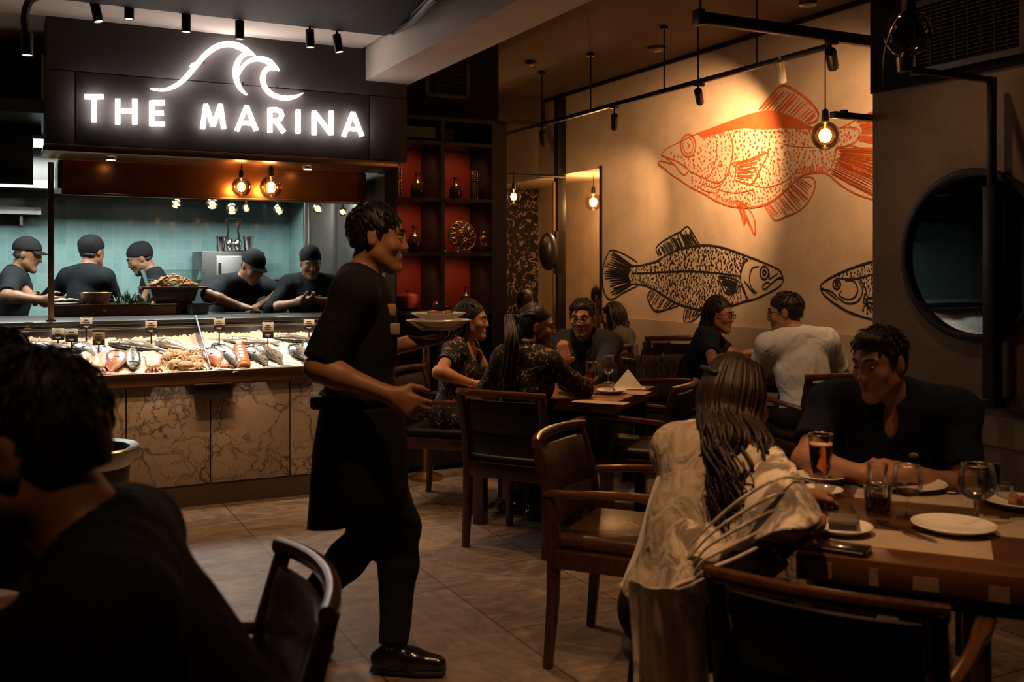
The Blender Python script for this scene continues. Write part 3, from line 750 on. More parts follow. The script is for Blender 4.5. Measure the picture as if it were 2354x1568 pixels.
def strands(P, name, mat, paths, r0, seg=6, parent=None, nsub=5, taper=True):
    m = MB(); off = -P['E'].location
    for pts, r in paths:
        q = catmull(pts, nsub); n = len(q)
        rr = [r*(1.0 if not taper else min(1, .35+2.2*i/n)*min(1, 1.3*(n-i)/n+.06)) for i in range(n)]
        m.tube([p+off for p in q], rr, seg, flat=.6)
    return m.build(name, mat, parent or P['E'], 180)
# ------------------------------------------------------------------ room shell (u right along the counter, v away along the mural wall)
V0 = 6.359                                  # front plane of counter and sign fascia
def S(name, mat, *boxes, bev=0.0):
    m = MB()
    for b in boxes: m.rbox(*b, bev)
    return struct(name, m, M[mat])
S('floor', 'floor', (-5, 6.5, -3.2, 11.2, -0.1, 0))
S('ceiling', 'brown_ceiling', (2.05, 6.5, -3.2, 11.2, 3.25, 3.35))
S('ceiling_kitchen_side', 'grey_ceiling', (-5, 2.1, 5.66, 7.5, 2.93, 3.03))
S('ceiling_black', 'black_paint', (-5, 2.02, -3.2, 5.66, 2.86, 3.0))
S('beam', 'grey_ceiling', (2.127, 2.436, -2.0, 6.9, 2.72, 3.26))
S('wall_right', 'mural_wall', (5.05, 5.25, 3.7, 8.09, 0, 3.25), (5.05, 5.25, 8.09, 10.7, 2.43, 3.25))
S('trim_1', 'dado', (5.035, 5.05, 3.757, 8.09, 0, 1.02))
S('trim_2', 'black_metal', (5.03, 5.05, 3.757, 10.6, 3.215, 3.25), (5.035, 5.056, 8.065, 8.095, 0, 2.45))
S('wall_right_front', 'mirror_wall', (4.0, 5.25, -3.2, 3.757, 0, 2.37))
S('bulkhead_right', 'bulkhead', (3.985, 5.25, -3.2, 3.76, 2.37, 3.25))
S('trim_3', 'plank_wood', (3.972, 4.0, -3.2, 3.757, 0.835, 0.885), bev=.004)
S('trim_4', 'dado', (3.99, 4.0, -3.2, 3.757, 0.66, 0.80))
S('baseboard_right', 'dark_wood', (3.985, 4.0, -3.2, 3.757, 0, 0.1))
S('wall_recess', 'mural_wall', (5.7, 5.9, 8.09, 10.7, 0, 2.6))
S('wall_recess_end', 'mural_wall', (5.25, 5.9, 7.95, 8.09, 0, 2.6))
S('ceiling_recess', 'mural_wall', (5.25, 5.9, 7.95, 10.7, 2.43, 2.6))
S('wall_back', 'mural_wall', (3.3, 5.9, 10.6, 10.8, 0, 3.3))
S('wall_corridor', 'bulkhead', (2.86, 3.38, 7.25, 10.7, 0, 3.25), (2.43, 3.38, 6.9, 7.3, 2.60, 3.25))
S('wall_left', 'charcoal', (-4.2, -4.0, -3.2, 10.2, 0, 3.2))
S('wall_rear', 'charcoal', (-5, 6.5, -3.3, -3.1, 0, 3.3))
S('beam_corridor', 'brown_ceiling', (3.38, 5.05, 9.2, 9.45, 3.02, 3.25))
# fascia that carries the sign: main box, inset panel with shadow gaps
S('wall_sign_fascia', 'charcoal', (0.197, 2.42, V0+.006, V0+.42, 2.19, 2.94))
S('wall_sign_panel', 'charcoal', (0.355, 2.15, V0-.006, V0+.006, 2.195, 2.62), (0.20, 0.349, V0-.006, V0+.006, 2.195, 2.62), (2.156, 2.42, V0-.006, V0+.006, 2.195, 2.62), (0.20, 2.42, V0-.006, V0+.006, 2.626, 2.93), bev=.002)
S('trim_ledge', 'brass_steel', (0.185, 2.345, V0-.03, V0+.42, 2.148, 2.19), bev=.003)
S('wall_kitchen_left_bulkhead', 'bulkhead', (-4, 0.2, 7.3, 7.5, 2.35, 2.95))
# kitchen shell
S('wall_kitchen_tiled', 'teal_tile', (-4, 2.42, 9.46, 9.6, 0, 2.09))
S('wall_kitchen_upper', 'dark_steel', (-4, 2.42, 9.44, 9.6, 2.09, 2.5))
S('wall_kitchen_side', 'teal_tile_side', (2.40, 2.46, 8.75, 9.47, 0, 2.45))
S('wall_kitchen_steel', 'steel', (2.80, 2.86, 7.25, 8.76, 0, 2.45), (2.40, 2.86, 8.72, 8.76, 0, 2.45))
S('ceiling_kitchen', 'dark_steel', (-4, 2.86, 6.75, 9.6, 2.42, 2.5))
S('wall_end_panel', 'black_paint', (2.35, 2.43, V0+.25, 7.2, 0, 2.62), (2.43, 2.87, 7.13, 7.25, 0, 2.62))
# ventilation grilles
def grille(name, lab, org, rz, w_, hgt, n, cat='vent'):
    E = empty(name, org, rz, lab, cat)
    m = MB(); t = .03
    for b in ((-w_/2, w_/2, -.02, 0, -hgt/2, -hgt/2+t), (-w_/2, w_/2, -.02, 0, hgt/2-t, hgt/2), (-w_/2, -w_/2+t, -.02, 0, -hgt/2, hgt/2), (w_/2-t, w_/2, -.02, 0, -hgt/2, hgt/2)): m.rbox(*b)
    m.build('frame', M['dark_steel'], E)
    m = MB()
    for i in range(n):
        z = -hgt/2+t+(hgt-2*t)*(i+.5)/n; m.box((0, -.006, z), (w_-2*t, .012, .004), Matrix.Rotation(.6, 3, 'X'))
    for i in range(int(w_/.07)): m.rbox(-w_/2+t+i*.07, -w_/2+t+i*.07+.004, -.004, 0, -hgt/2+t, hgt/2-t)
    m.build('louvre', M['dark_steel'], E); return E
u, z = on_v(1027, 178, 6.9)
grille('air_vent', 'dark square air grille high on the wall above the red shelves', R(u, 6.898, z), ROOM_A, .36, .32, 9)
v, z = on_u(2225, 62, 3.985)
grille('air_vent', 'wide black louvred grille on the dark bulkhead above the round mirror', R(3.983, v, z), ROOM_A+math.pi/2+math.pi, .62, .36, 16)
# ------------------------------------------------------------------ illuminated sign
def sp(px, py):                                                  # photo position on the sign plane -> (u, z)
    return on_v(px, py, V0-.05)
E = room_empty('restaurant_sign', 1.25, V0, 2.3, 'glowing white THE MARINA sign with a wave above the letters', 'sign')
SU = 1.25
def place(m, poly, d0, d1): m.prism(poly, lambda a, b, d: (a-SU, d0+d-V0+V0, b-2.3), d1-d0)
def rib(pts, ws):                                                # ribbon outline of varying width around a centre line
    P = [Vector((a, b)) for a, b in pts]; L = []; Rr = []
    for i, p in enumerate(P):
        t = (P[min(i+1, len(P)-1)]-P[max(i-1, 0)]).normalized(); n = Vector((-t.y, t.x))*ws[i]/2
        L.append(tuple(p+n)); Rr.append(tuple(p-n))
    return L, Rr
def add_rib(m, pts, ws, fn, d):                                  # solid ribbon built of quads (safe for tight curves)
    L, Rr = rib(pts, ws); n = len(L)
    vs = [fn(*p, 0) for p in L]+[fn(*p, 0) for p in Rr]+[fn(*p, d) for p in L]+[fn(*p, d) for p in Rr]
    fs = []
    for i in range(n-1):
        fs += [(i, i+1, n+i+1, n+i), (2*n+i, 3*n+i, 3*n+i+1, 2*n+i+1), (i, 2*n+i, 2*n+i+1, i+1), (n+i, n+i+1, 3*n+i+1, 3*n+i)]
    fs += [(0, n, 3*n, 2*n), (n-1, 3*n-1, 4*n-1, 2*n-1)]
    m.add(vs, fs)
fnS = lambda a, b, d: (a-SU, -.055+d, b-2.3)
GL = {'T': [[(0, 1), (1, 1)], [(.5, 1), (.5, 0)]], 'H': [[(.1, 1), (.1, 0)], [(.9, 1), (.9, 0)], [(.1, .52), (.9, .52)]],
      'E': [[(.16, 1), (.16, 0)], [(.16, .92), (1, .92)], [(.16, .5), (.92, .5)], [(.16, .08), (1, .08)]],
      'M': [[(.10, 0), (.22, 1)], [(.22, 1), (.5, .12)], [(.5, .12), (.78, 1)], [(.78, 1), (.90, 0)]],
      'A': [[(.06, 0), (.5, 1)], [(.5, 1), (.94, 0)], [(.25, .30), (.75, .30)]],
      'R': [[(.15, 1), (.15, 0)], [(.15, .93), (.5, .93), (.74, .86), (.80, .70), (.72, .55), (.5, .48), (.15, .48)], [(.45, .48), (.92, 0)]],
      'I': [[(.5, 1), (.5, 0)]], 'N': [[(.12, 0), (.12, 1)], [(.12, .96), (.88, .04)], [(.88, 0), (.88, 1)]]}
for ch, x0, x1, y0, y1 in (('T', 195, 238, 222, 280), ('H', 266, 315, 227, 285), ('E', 344, 379, 231, 289), ('M', 460, 521, 239, 296), ('A', 542, 593, 243, 300),
                           ('R', 615, 657, 248, 304), ('I', 677, 695, 252, 306), ('N', 717, 768, 255, 310), ('A', 788, 836, 258, 313)):
    m = MB()
    for st in GL[ch]:
        pts = [sp(x0+(x1-x0)*a, y1+(y0-y1)*b) for a, b in st]
        wd = [.027]*len(pts)
        if ch in 'MA' and len(st) == 2: wd = [.027, .023] if st[0][1] < st[1][1] else [.023, .027]
        add_rib(m, pts, wd, fnS, .028)
    m.build('letter', M['sign_white'], E, 0)
cz = lambda P: [(x/2.478, y/2.478) for x, y in P]
def wave(P, ws):
    q = catmull([(x, y, 0) for x, y in cz(P)], 7); n = len(q)
    wv = np.interp(np.linspace(0, 1, n), np.linspace(0, 1, len(ws)), ws)
    m = MB(); add_rib(m, [sp(p.x, p.y) for p in q], [x/2.478*.00258 for x in wv], fnS, .028); return m
m = wave([(857, 505), (930, 512), (1000, 488), (1060, 440), (1115, 375), (1175, 308), (1235, 265), (1295, 250), (1350, 258), (1405, 285), (1455, 318)], [4, 14, 24, 28, 30, 30, 30, 30, 34, 30, 4])
m2 = wave([(1440, 308), (1395, 308), (1360, 345), (1343, 400), (1350, 455), (1372, 505), (1408, 540)], [8, 26, 28, 30, 28, 20, 4])
m3 = wave([(1350, 440), (1385, 378), (1432, 342), (1490, 335), (1540, 355), (1592, 402)], [16, 20, 24, 28, 34, 4])
m4 = wave([(1578, 396), (1528, 390), (1500, 430), (1508, 490), (1556, 540), (1630, 558), (1690, 548), (1727, 530)], [6, 30, 26, 26, 26, 26, 18, 3])
m5 = wave([(1083, 377), (1100, 365), (1125, 362)], [4, 14, 10])
for q in (m2, m3, m4, m5): m.add(q.v, q.f)
m.build('wave_emblem', M['sign_white'], E, 0)
m = MB()
for x, y in ((216, 250), (290, 255), (362, 260), (490, 270), (567, 285), (636, 280), (686, 280), (742, 285), (812, 298), (470, 140), (560, 190), (640, 200)):
    a, b = sp(x, y); m.rbox(a-SU-.004, a-SU+.004, -.03, 0, b-2.304, b-2.296)
m.build('mounting_stud', M['black_metal'], E)
# ------------------------------------------------------------------ counter with the fish display
CE = room_empty('display_counter', 1.0, V0, 0, 'marble-fronted seafood counter with a steel rim under the glowing sign', 'counter')
ue = [-1.6]+[on_v(x, 1000, V0)[0] for x in (110, 290, 484, 667)]+[2.3]
for a, b in zip(ue[:-1], ue[1:]):
    MB().rbox(a-1+.004, b-1-.004, 0, .03, .135, .75, .002).build('marble_panel', M['marble'], CE)
m = MB(); m.rbox(-2.6, .7, .02, 1.60, .13, .72); m.rbox(.7, 1.3, .02, 1.25, .13, .72); m.build('carcass', M['black_paint'], CE)
m = MB(); m.rbox(-2.6, .7, .004, 1.60, 0, .132); m.rbox(.7, 1.3, .004, 1.25, 0, .132); m.build('plinth', M['plinth'], CE)
m = MB(); m.rbox(-2.6, 1.3, -.018, .045, .757, .835, .006); m.rbox(-2.6, 1.3, -.026, .03, .748, .758); m.build('steel_rim', M['brass_steel'], CE)
m = MB(); m.rbox(-2.6, 1.3, .04, .62, .72, .80); m.build('ice_tray', M['steel'], CE)
m = MB(); m.rbox(-2.6, 1.3, .60, .62, .78, 1.075); m.rbox(-2.6, 1.3, .585, .625, 1.07, 1.085, .003); m.build('back_panel', M['steel'], CE)
m = MB(); m.rbox(-2.6, .7, .62, 1.60, .72, 1.10); m.rbox(.7, 1.3, .62, 1.25, .72, 1.10); m.rbox(-2.6, .7, .60, 1.60, 1.10, 1.128, .004); m.rbox(.7, 1.3, .60, 1.25, 1.10, 1.128, .004); m.build('pass_shelf', M['dark_steel'], CE)
u, z = on_v(487, 880, V0)
m = MB(); m.rbox(u-1-.11, u-1+.11, -.06, .0, .66, .755, .004); m.build('socket_box', M['dark_steel'], CE)
m = MB(); m.rbox(u-1-.115, u-1+.115, -.075, .0, .752, .758); m.build('box_lid', M['brass_steel'], CE)
# glass divider standing in the ice
DE = room_empty('glass_divider', u, V0+.02, .8, 'upright triangular glass divider standing across the ice bed', 'divider')
m = MB(); m.prism([(0, .0), (.62, .18), (.62, .345), (.585, .345), (0, .04)], lambda a, b, d: (d-.004, a, b), .008); m.build('pane', M['pane'], DE, 0)
m = MB(); m.tube([(0, -.02, -.06), (0, 0, .04), (0, .585, .35), (0, .62, .345)], .007, 8); m.build('edge_strip', M['steel'], DE)
# ice
t = NT('crushed_ice'); v_ = t.coords(); vo = t.node('TexVoronoi', Scale=95.0); t.L(v_, vo.inputs['Vector'])
t.set(Base_Color=(0.86, 0.82, 0.76), Roughness=0.35, Subsurface_Weight=0.0, Specular_IOR_Level=0.5)
b = t.bump(vo.outputs['Distance'], 0.5, 0.006); t.bump(t.noise(v_, 40, 3), 0.4, 0.01, b); M['ice'] = t.m
def ice_h(d): return .825+.349*(d-.05)
m = MB(); nu, nv = 300, 46; pts = []
for j in range(nv):
    for i in range(nu):
        d = .045+.55*j/(nv-1); uu = -1.5+3.78*i/(nu-1)
        pts.append((uu, d, ice_h(d)+rng.uniform(-.006, .006)+.012*math.sin(uu*5+d*7)*math.sin(d*9)+.006*math.sin(uu*17)+(rng.uniform(-.008, .016) if j > nv-4 else 0)))
m.grid(pts, nu, nv)
IE = m.build('crushed_ice_bed', M['ice'], None, 60); IE.location = R(0, V0, 0); IE.rotation_euler = (0, 0, ROOM_A); tag(IE, kind='stuff')
IN = Vector((0, -.349, 1)).normalized()
RA3 = Matrix.Rotation(ROOM_A, 3, 'Z')
def ice_pt(px, py, lift=0.0):                                    # where the line of sight meets the ice slope (world)
    lo, hi = 0.0, .7
    for _ in range(40):
        d = (lo+hi)/2; u_, z_ = on_v(px, py, V0+d)
        if z_ > ice_h(d)+lift: lo = d
        else: hi = d
    return R(u_, V0+d, ice_h(d)+lift)
def fish_mat(name, back, side, belly, H=0.05, spots=None):
    t = NT(name); v = t.coords(); sx = t.node('SeparateXYZ'); t.L(v, sx.inputs[0])
    mr = t.node('MapRange'); t.L(sx.outputs[1], mr.inputs[0]); mr.inputs[1].default_value = -H; mr.inputs[2].default_value = H
    c = t.ramp(mr.outputs[0], [(0.15, belly), (0.5, side), (0.72, back)])
    vo = t.node('TexVoronoi', Scale=110.0); t.L(v, vo.inputs['Vector'])
    c = t.mix(t.ramp(vo.outputs['Distance'], [(0.25, 0.0), (0.6, 0.5)]), c, [x*0.45 for x in back])
    if spots: c = t.mix(t.ramp(t.noise(v, 45, 2), [(.56, 0.), (.60, 1.)]), c, spots)
    t.set(Base_Color=c, Roughness=0.25, Metallic=0.25, Coat_Weight=0.5); t.bump(vo.outputs['Distance'], 0.3, 0.002); return t.m
FM = {'silver': fish_mat('silver_fish_skin', (.05, .05, .05), (.36, .33, .29), (.66, .60, .52)),
      'dark': fish_mat('dark_fish_skin', (.03, .03, .03), (.20, .18, .16), (.60, .54, .46), .04, (.06, .055, .05)),
      'red': fish_mat('red_fish_skin', (.42, .10, .03), (.55, .22, .10), (.70, .50, .38), .04),
      'pale': fish_mat('pale_fish_skin', (.30, .25, .20), (.62, .52, .42), (.74, .66, .56)),
      'striped': fish_mat('striped_fish_skin', (.03, .03, .03), (.30, .28, .25), (.55, .5, .44), .03, (.03, .03, .03))}
M['fish_eye'] = simple('fish_eye', (0.02, 0.02, 0.02), 0.1)
M['fin'] = simple('fish_fin', (0.16, 0.13, 0.11), 0.4)
M['fin_red'] = simple('red_fin', (0.45, 0.13, 0.05), 0.4)
def frame_at(a, b, lift=0.0):
    """matrix whose x runs a->b on the ice, z along the ice normal"""
    n = RA3 @ IN; x = (b-a).normalized(); y = n.cross(x).normalized(); z = x.cross(y)
    Mx = Matrix((x, y, z)).transposed().to_4x4(); Mx.translation = (a+b)/2+n*lift; return Mx
def fish(p0, p1, kind, ratio, bend, label, group='fish laid out on the ice', thick=.42):
    a, b = ice_pt(*p0), ice_pt(*p1); L = (a-b).length
    flip = 1
    Mx = frame_at(b, a)                                           # x from tail to nose
    if Mx.col[1].z < 0: flip = -1
    Hh = L*ratio/2; T = max(Hh*thick, .008)*1.2
    Mx.translation += (RA3 @ IN)*T*.75
    E = empty('fish', (0, 0, 0), 0, label, 'fish', group); E.matrix_basis = Mx
    ratio *= 1.3; Hh *= 1.3
    prof = [(-.5, .10), (-.44, .20), (-.36, .34), (-.25, .62), (-.10, .90), (.05, 1.0), (.2, .97), (.32, .82), (.42, .55), (.48, .28), (.5, .08)]
    cy = lambda s: flip*bend*L*(0.25-s*s)
    rings = []
    for s_, hh in prof:
        rings.append([Vector((s_*L, cy(s_)+flip*Hh*hh*math.cos(2*math.pi*k/14)*(1 if True else 1), T*hh**.8*math.sin(2*math.pi*k/14))) for k in range(14)])
    m = MB(); m.ring_loft(rings); bo = m.build('body', FM[kind], E, 180)
    if flip < 0: bo['kind'] = 'thing'
    fm = M['fin_red'] if kind == 'red' else M['fin']
    m = MB(); y0 = cy(-.5); q = [(-.47, .12), (-.56, .75), (-.63, .95), (-.60, .35), (-.58, 0), (-.60, -.35), (-.63, -.95), (-.56, -.75), (-.47, -.12)]
    m.prism([(x*L, y0+y*Hh*1.0) for x, y in q], lambda x, y, d: (x, y, d-.002), .004); m.build('tail_fin', fm, E, 0)
    m = MB(); q = [(.22, .92), (.15, 1.30), (.0, 1.34), (-.15, 1.12), (-.26, .62)]
    m.prism([(x*L, cy(x)+flip*y*Hh) for x, y in q]+[(x*L, cy(x)+flip*.5*Hh) for x in (-.2, .2)], lambda x, y, d: (x, y, d-.002), .004); m.build('dorsal_fin', fm, E, 0)
    m = MB(); q = [(.20, -.10), (.02, -.42), (.02, -.05), (.14, .12)]
    m.prism([(x*L, cy(x)+flip*y*Hh) for x, y in q], lambda x, y, d: (x, y, T*.93+d), .004); m.build('side_fin', fm, E, 0)
    m = MB(); m.ell((.40*L, cy(.40)+flip*.12*Hh, T*.52), (Hh*.15, Hh*.15, T*.24), None, 10, 6); m.build('eye', M['fish_eye'], E, 180)
    m = MB(); m.tube([(.31*L, cy(.31)+flip*y*Hh, T*(.92-.25*abs(y))) for y in (.62, .3, 0, -.3, -.62)], .0022, 5); m.build('gill', M['fish_eye'], E, 180)
    return E
def a_(x, y): return (60+x/6.539, 710+y/6.537)
def b_(x, y): return (370+x/6.362, 700+y/6.362)
fish(a_(0, 560), a_(800, 690), 'silver', .27, .06, 'large silver fish at the far left of the ice, half hidden by dark heads')
fish(a_(725, 560), a_(1060, 780), 'silver', .40, .16, 'round grey bream with its head up below the tall price tag')
fish(a_(1230, 540), a_(2140, 670), 'silver', .22, .12, 'longest silver salmon arched across the ice left of the divider')
fish(a_(1940, 510), b_(400, 700), 'pale', .36, .10, 'pale flat fish lying behind the crabs, left of the divider')
for i, (x0, y0, x1, y1, l) in enumerate(((560, 690, 470, 850, 'leftmost small striped fish beside the dark heads'), (640, 690, 560, 890, 'middle small striped fish beside the pale squid'), (720, 720, 640, 900, 'right small striped fish touching the pale squid'))):
    fish(a_(x0, y0), a_(x1, y1), 'striped', .34, .05, l, 'small striped fish')
fish(a_(1400, 670), a_(1270, 1000), 'red', .34, .10, 'orange red mullet lying head up on the front ice, left of the dark patterned fish')
fish(a_(1610, 930), a_(1600, 560), 'dark', .19, .0, 'dark patterned fish lying with its tail up, in front of the longest salmon')
fish(b_(770, 615), b_(1150, 975), 'dark', .27, .10, 'dark spotted fish on the front ice, left of the orange fillet')
fish(b_(690, 680), b_(840, 970), 'red', .36, .12, 'reddish fish right against the glass divider')
fish(b_(1210, 640), b_(1560, 940), 'dark', .27, .10, 'dark spotted fish on the front ice, just right of the orange fillet')
fish(b_(1360, 615), b_(1790, 930), 'dark', .25, .08, 'dark spotted fish on the front ice, second right of the orange fillet')
fish(b_(900, 540), b_(1640, 590), 'pale', .22, .14, 'long pale fish arched at the back of the ice, right of the divider')
fish(b_(1620, 510), b_(2300, 560), 'silver', .24, .12, 'big silver fish at the back right end of the ice')
fish(b_(1900, 620), b_(2150, 860), 'silver', .34, .05, 'silver fish at the right front of the ice beside the waiter')
fish(b_(2120, 560), b_(2330, 860), 'dark', .30, .05, 'dark fish at the right end of the ice behind the waiter')
fish(a_(640, 545), a_(500, 540), 'pale', .2, .05, 'tiny pale fish lying by the left price tags', 'tiny fish on the ice')
fish(a_(1210, 590), a_(1120, 575), 'pale', .3, .05, 'tiny pale fish lying by the dark price tag', 'tiny fish on the ice')
M['squid'] = simple('squid_flesh', (0.66, 0.52, 0.40), 0.25, 0, 0.18, 14, coat=0.4)
M['squid_red'] = simple('squid_red', (0.30, 0.12, 0.07), 0.3, 0, 0.5, 40, coat=0.4)
def squid(p0, p1, w_, label):
    a, b = ice_pt(*p0), ice_pt(*p1); Mx = frame_at(b, a); L = (a-b).length; W_ = L*w_/2
    Mx.translation += (RA3 @ IN)*W_*.45
    E = empty('squid', (0, 0, 0), 0, label, 'squid', 'pale squid on the front of the ice'); E.matrix_basis = Mx
    rings = []
    for s_, hh in ((-.28, .62), (-.2, .85), (0, 1), (.2, .95), (.36, .70), (.46, .38), (.5, .08)):
        rings.append([Vector((s_*L, W_*hh*math.cos(k*math.pi/8), W_*.48*hh*math.sin(k*math.pi/8))) for k in range(16)])
    m = MB(); m.ring_loft(rings); m.build('mantle', M['squid'], E, 180)
    m = MB(); m.ell((-.32*L, 0, 0), (.09*L, W_*.62, W_*.5)); m.build('head', M['squid_red'], E, 180)
    for k in range(5):
        y = (k-2)*.28*W_; m = MB(); m.tube(catmull([(-.34*L, y, 0), (-.44*L, y*1.5, .01), (-.52*L, y*1.9, -.004), (-.56*L, y*2.3+.008, .0)], 4), [.009]*3+[.008]*4+[.006]*4+[.004]*2, 6); m.build('tentacle', M['squid_red'], E, 180)
    m = MB(); m.prism([(.48*L, 0), (.26*L, W_*1.25), (.12*L, W_*.8), (.12*L, -W_*.8), (.26*L, -W_*1.25)], lambda x, y, d: (x, y, d-.003), .006); m.build('fin', M['squid'], E, 0)
squid(a_(900, 690), a_(850, 1010), .31, 'leftmost of the pale squid, beside the small striped fish')
squid(a_(1170, 690), a_(1060, 1010), .30, 'second pale squid, left of the orange red mullet')
squid(a_(1890, 680), a_(1920, 1000), .30, 'pale squid left of the pile of crabs')
squid(b_(840, 800), b_(960, 970), .40, 'small pale squid in front of the reddish fish by the divider')
# orange fillet tied with a white band
E = empty('salmon_fillet', (0, 0, 0), 0, 'orange rolled salmon fillet with a white tag standing behind it', 'fillet'); E.matrix_basis = frame_at(ice_pt(*b_(1220, 960)), ice_pt(*b_(1140, 640)), .02)
L = (ice_pt(*b_(1220, 960))-ice_pt(*b_(1140, 640))).length
M['salmon'] = simple('salmon_flesh', (0.62, 0.20, 0.07), 0.3, 0, 0.25, 30, coat=0.3)
m = MB(); m.ring_loft([[Vector((s_*L, .042*hh*math.cos(k*math.pi/7), .034*hh*math.sin(k*math.pi/7))) for k in range(14)] for s_, hh in ((-.5, .7), (-.46, .95), (-.2, 1), (.1, 1), (.4, .95), (.5, .7))]); m.build('flesh', M['salmon'], E, 180)
m = MB()
for i in range(6): m.tube([(L*(-.4+.15*i), .043*math.cos(a), .035*math.sin(a)) for a in np.linspace(0, 2*math.pi, 16, False)], .002, 4, closed=True)
m.build('string', M['cloth_white'], E)
m = MB(); m.rbox(.45*L, .95*L, -.017, .017, .0, .006); m.build('band', M['white_china'], E)
# crabs
M['crab'] = simple('crab_shell', (0.45, 0.27, 0.14), 0.4, 0, 0.55, 28, 0.6, 35)
for i, (x, y, s_) in enumerate(((100, 790, 1), (200, 900, 1.1), (330, 770, 1), (360, 930, 1.15), (480, 830, 1), (540, 940, 1.05), (230, 740, .9), (450, 720, .8))):
    p = ice_pt(*b_(x, y)); n = RA3 @ IN
    where = ('at the left end of the crab pile', 'front left in the crab pile', 'in the middle back of the crab pile', 'front centre of the crab pile', 'at the right of the crab pile', 'front right of the crab pile by the divider', 'at the back left of the crab pile', 'at the back right of the crab pile, smallest one')[i]
    E = empty('crab', (0, 0, 0), 0, 'brown crab '+where, 'crab', 'pile of brown crabs'); Mx = Matrix((Vector((1, 0, 0)), n.cross(Vector((1, 0, 0))).normalized(), n)).transposed().to_4x4() @ rotz(random.uniform(0, 6)); Mx.translation = p+n*.018*s_; E.matrix_basis = Mx
    m = MB(); m.ell((0, 0, 0), (.044*s_, .034*s_, .022*s_)); m.build('shell', M['crab'], E, 180)
    for sx in (-1, 1):
        m = MB(); m.tube([(sx*.025*s_, .025*s_, 0), (sx*.05*s_, .045*s_, .006), (sx*.03*s_, .065*s_, .004)], [.008, .012, .005], 7); m.build('claw', M['crab'], E, 180)
        for k in range(3):
            m = MB(); y = .012-.018*k; m.tube([(sx*.035*s_, y*s_, 0), (sx*.06*s_, y*s_, .014), (sx*.075*s_, (y-.008)*s_, -.012)], [.005, .0045, .002], 5); m.build('leg', M['crab'], E, 180)
# price tags standing in the ice
M['tag_white'] = simple('tag_white', (0.74, 0.68, 0.60), 0.5, 0, .02); M['tag_black'] = simple('tag_black', (0.02, 0.018, 0.016), 0.5); M['tag_tan'] = simple('tag_tan', (0.40, 0.26, 0.15), 0.6); M['ink'] = simple('ink', (0.03, 0.025, 0.02), 0.7)
TAGS = [(a_(20, 200), a_(20, 380), a_(20, 470), 'dark price tag at the far left of the ice', 1), (a_(482, 275), a_(482, 468), a_(482, 560), 'white over black price tag, leftmost white one on the ice', 0),
        (a_(685, 290), a_(685, 503), a_(685, 660), 'price tag with a wide black lower half over the big silver fish', 2), (a_(902, 120), a_(902, 300), a_(905, 500), 'tallest price tag standing over the bream', 0),
        (a_(1098, 310), a_(1098, 545), a_(1092, 710), 'black and tan price tag standing left of the longest salmon', 3), (a_(1873, 165), a_(1873, 367), a_(1880, 515), 'white price tag above the longest salmon', 0),
        (b_(850, 190), b_(850, 383), b_(853, 565), 'white price tag just right of the glass divider', 0), (b_(1550, 238), b_(1550, 495), b_(1565, 640), 'stacked two-part price tag near the right of the ice', 0),
        (b_(2140, 205), b_(2150, 370), b_(2165, 510), 'price tag at the right end of the ice beside the waiter', 0)]
for top_, bot, ft, lab, kind in TAGS:
    p = ice_pt(*ft); Yp = p.y; hgt = (bot[1]-top_[1])/F*Yp; zb = CH-(bot[1]-HZ)/F*Yp-p.z
    w_ = .074
    E = empty('price_tag', p, math.radians(4), lab, 'price tag', 'price tags standing in the ice')
    m = MB(); m.tube([(0, 0, -.02), (0, 0, zb+.01)], .0045, 6); m.build('stake', M['black_metal'], E)
    if kind in (0, 2):
        m = MB(); s0 = .40 if kind == 0 else .52; m.rbox(-w_/2, w_/2, -.003, .003, zb+hgt*s0, zb+hgt*.92, .002); m.build('card', M['tag_white'], E)
        m = MB(); m.rbox(-w_/2, w_/2, -.003, .003, zb, zb+hgt*s0-.001, .002); m.build('holder', M['tag_black'], E)
        m = MB(); m.rbox(-w_*.35, w_*.35, -.002, .004, zb+hgt*.9, zb+hgt, .002); m.build('clip', M['black_metal'], E)
        mk, z1 = M['ink'], zb+hgt*.72
    else:
        m = MB(); m.rbox(-w_/2, w_/2, -.003, .003, zb+hgt*.35, zb+hgt*.85, .002); m.build('card', M['tag_tan' if kind == 3 else 'tag_black'], E)
        m = MB(); m.rbox(-w_/2, w_/2, -.003, .003, zb, zb+hgt*.35, .002); m.rbox(-w_/2, w_/2, -.003, .003, zb+hgt*.85, zb+hgt, .002); m.build('holder', M['tag_black'], E)
        mk, z1 = (M['ink'] if kind == 3 else M['tag_tan']), zb+hgt*.66
    m = MB()
    for k, (wd, dz) in enumerate(((.4, 0), (.62, -.014), (.5, -.026))): m.rbox(-w_*wd/2, w_*wd/2, -.0042, -.003, z1+dz-.002, z1+dz+.0025)
    m.build('print', mk, E)
    m = MB(); m.rbox(-w_*.22, w_*.22, -.0042, -.003, zb+hgt*.17, zb+hgt*.23); m.rbox(-w_*.05, w_*.12, -.0042, -.003, zb+hgt*.10, zb+hgt*.15); m.build('price', M['tag_white'], E)
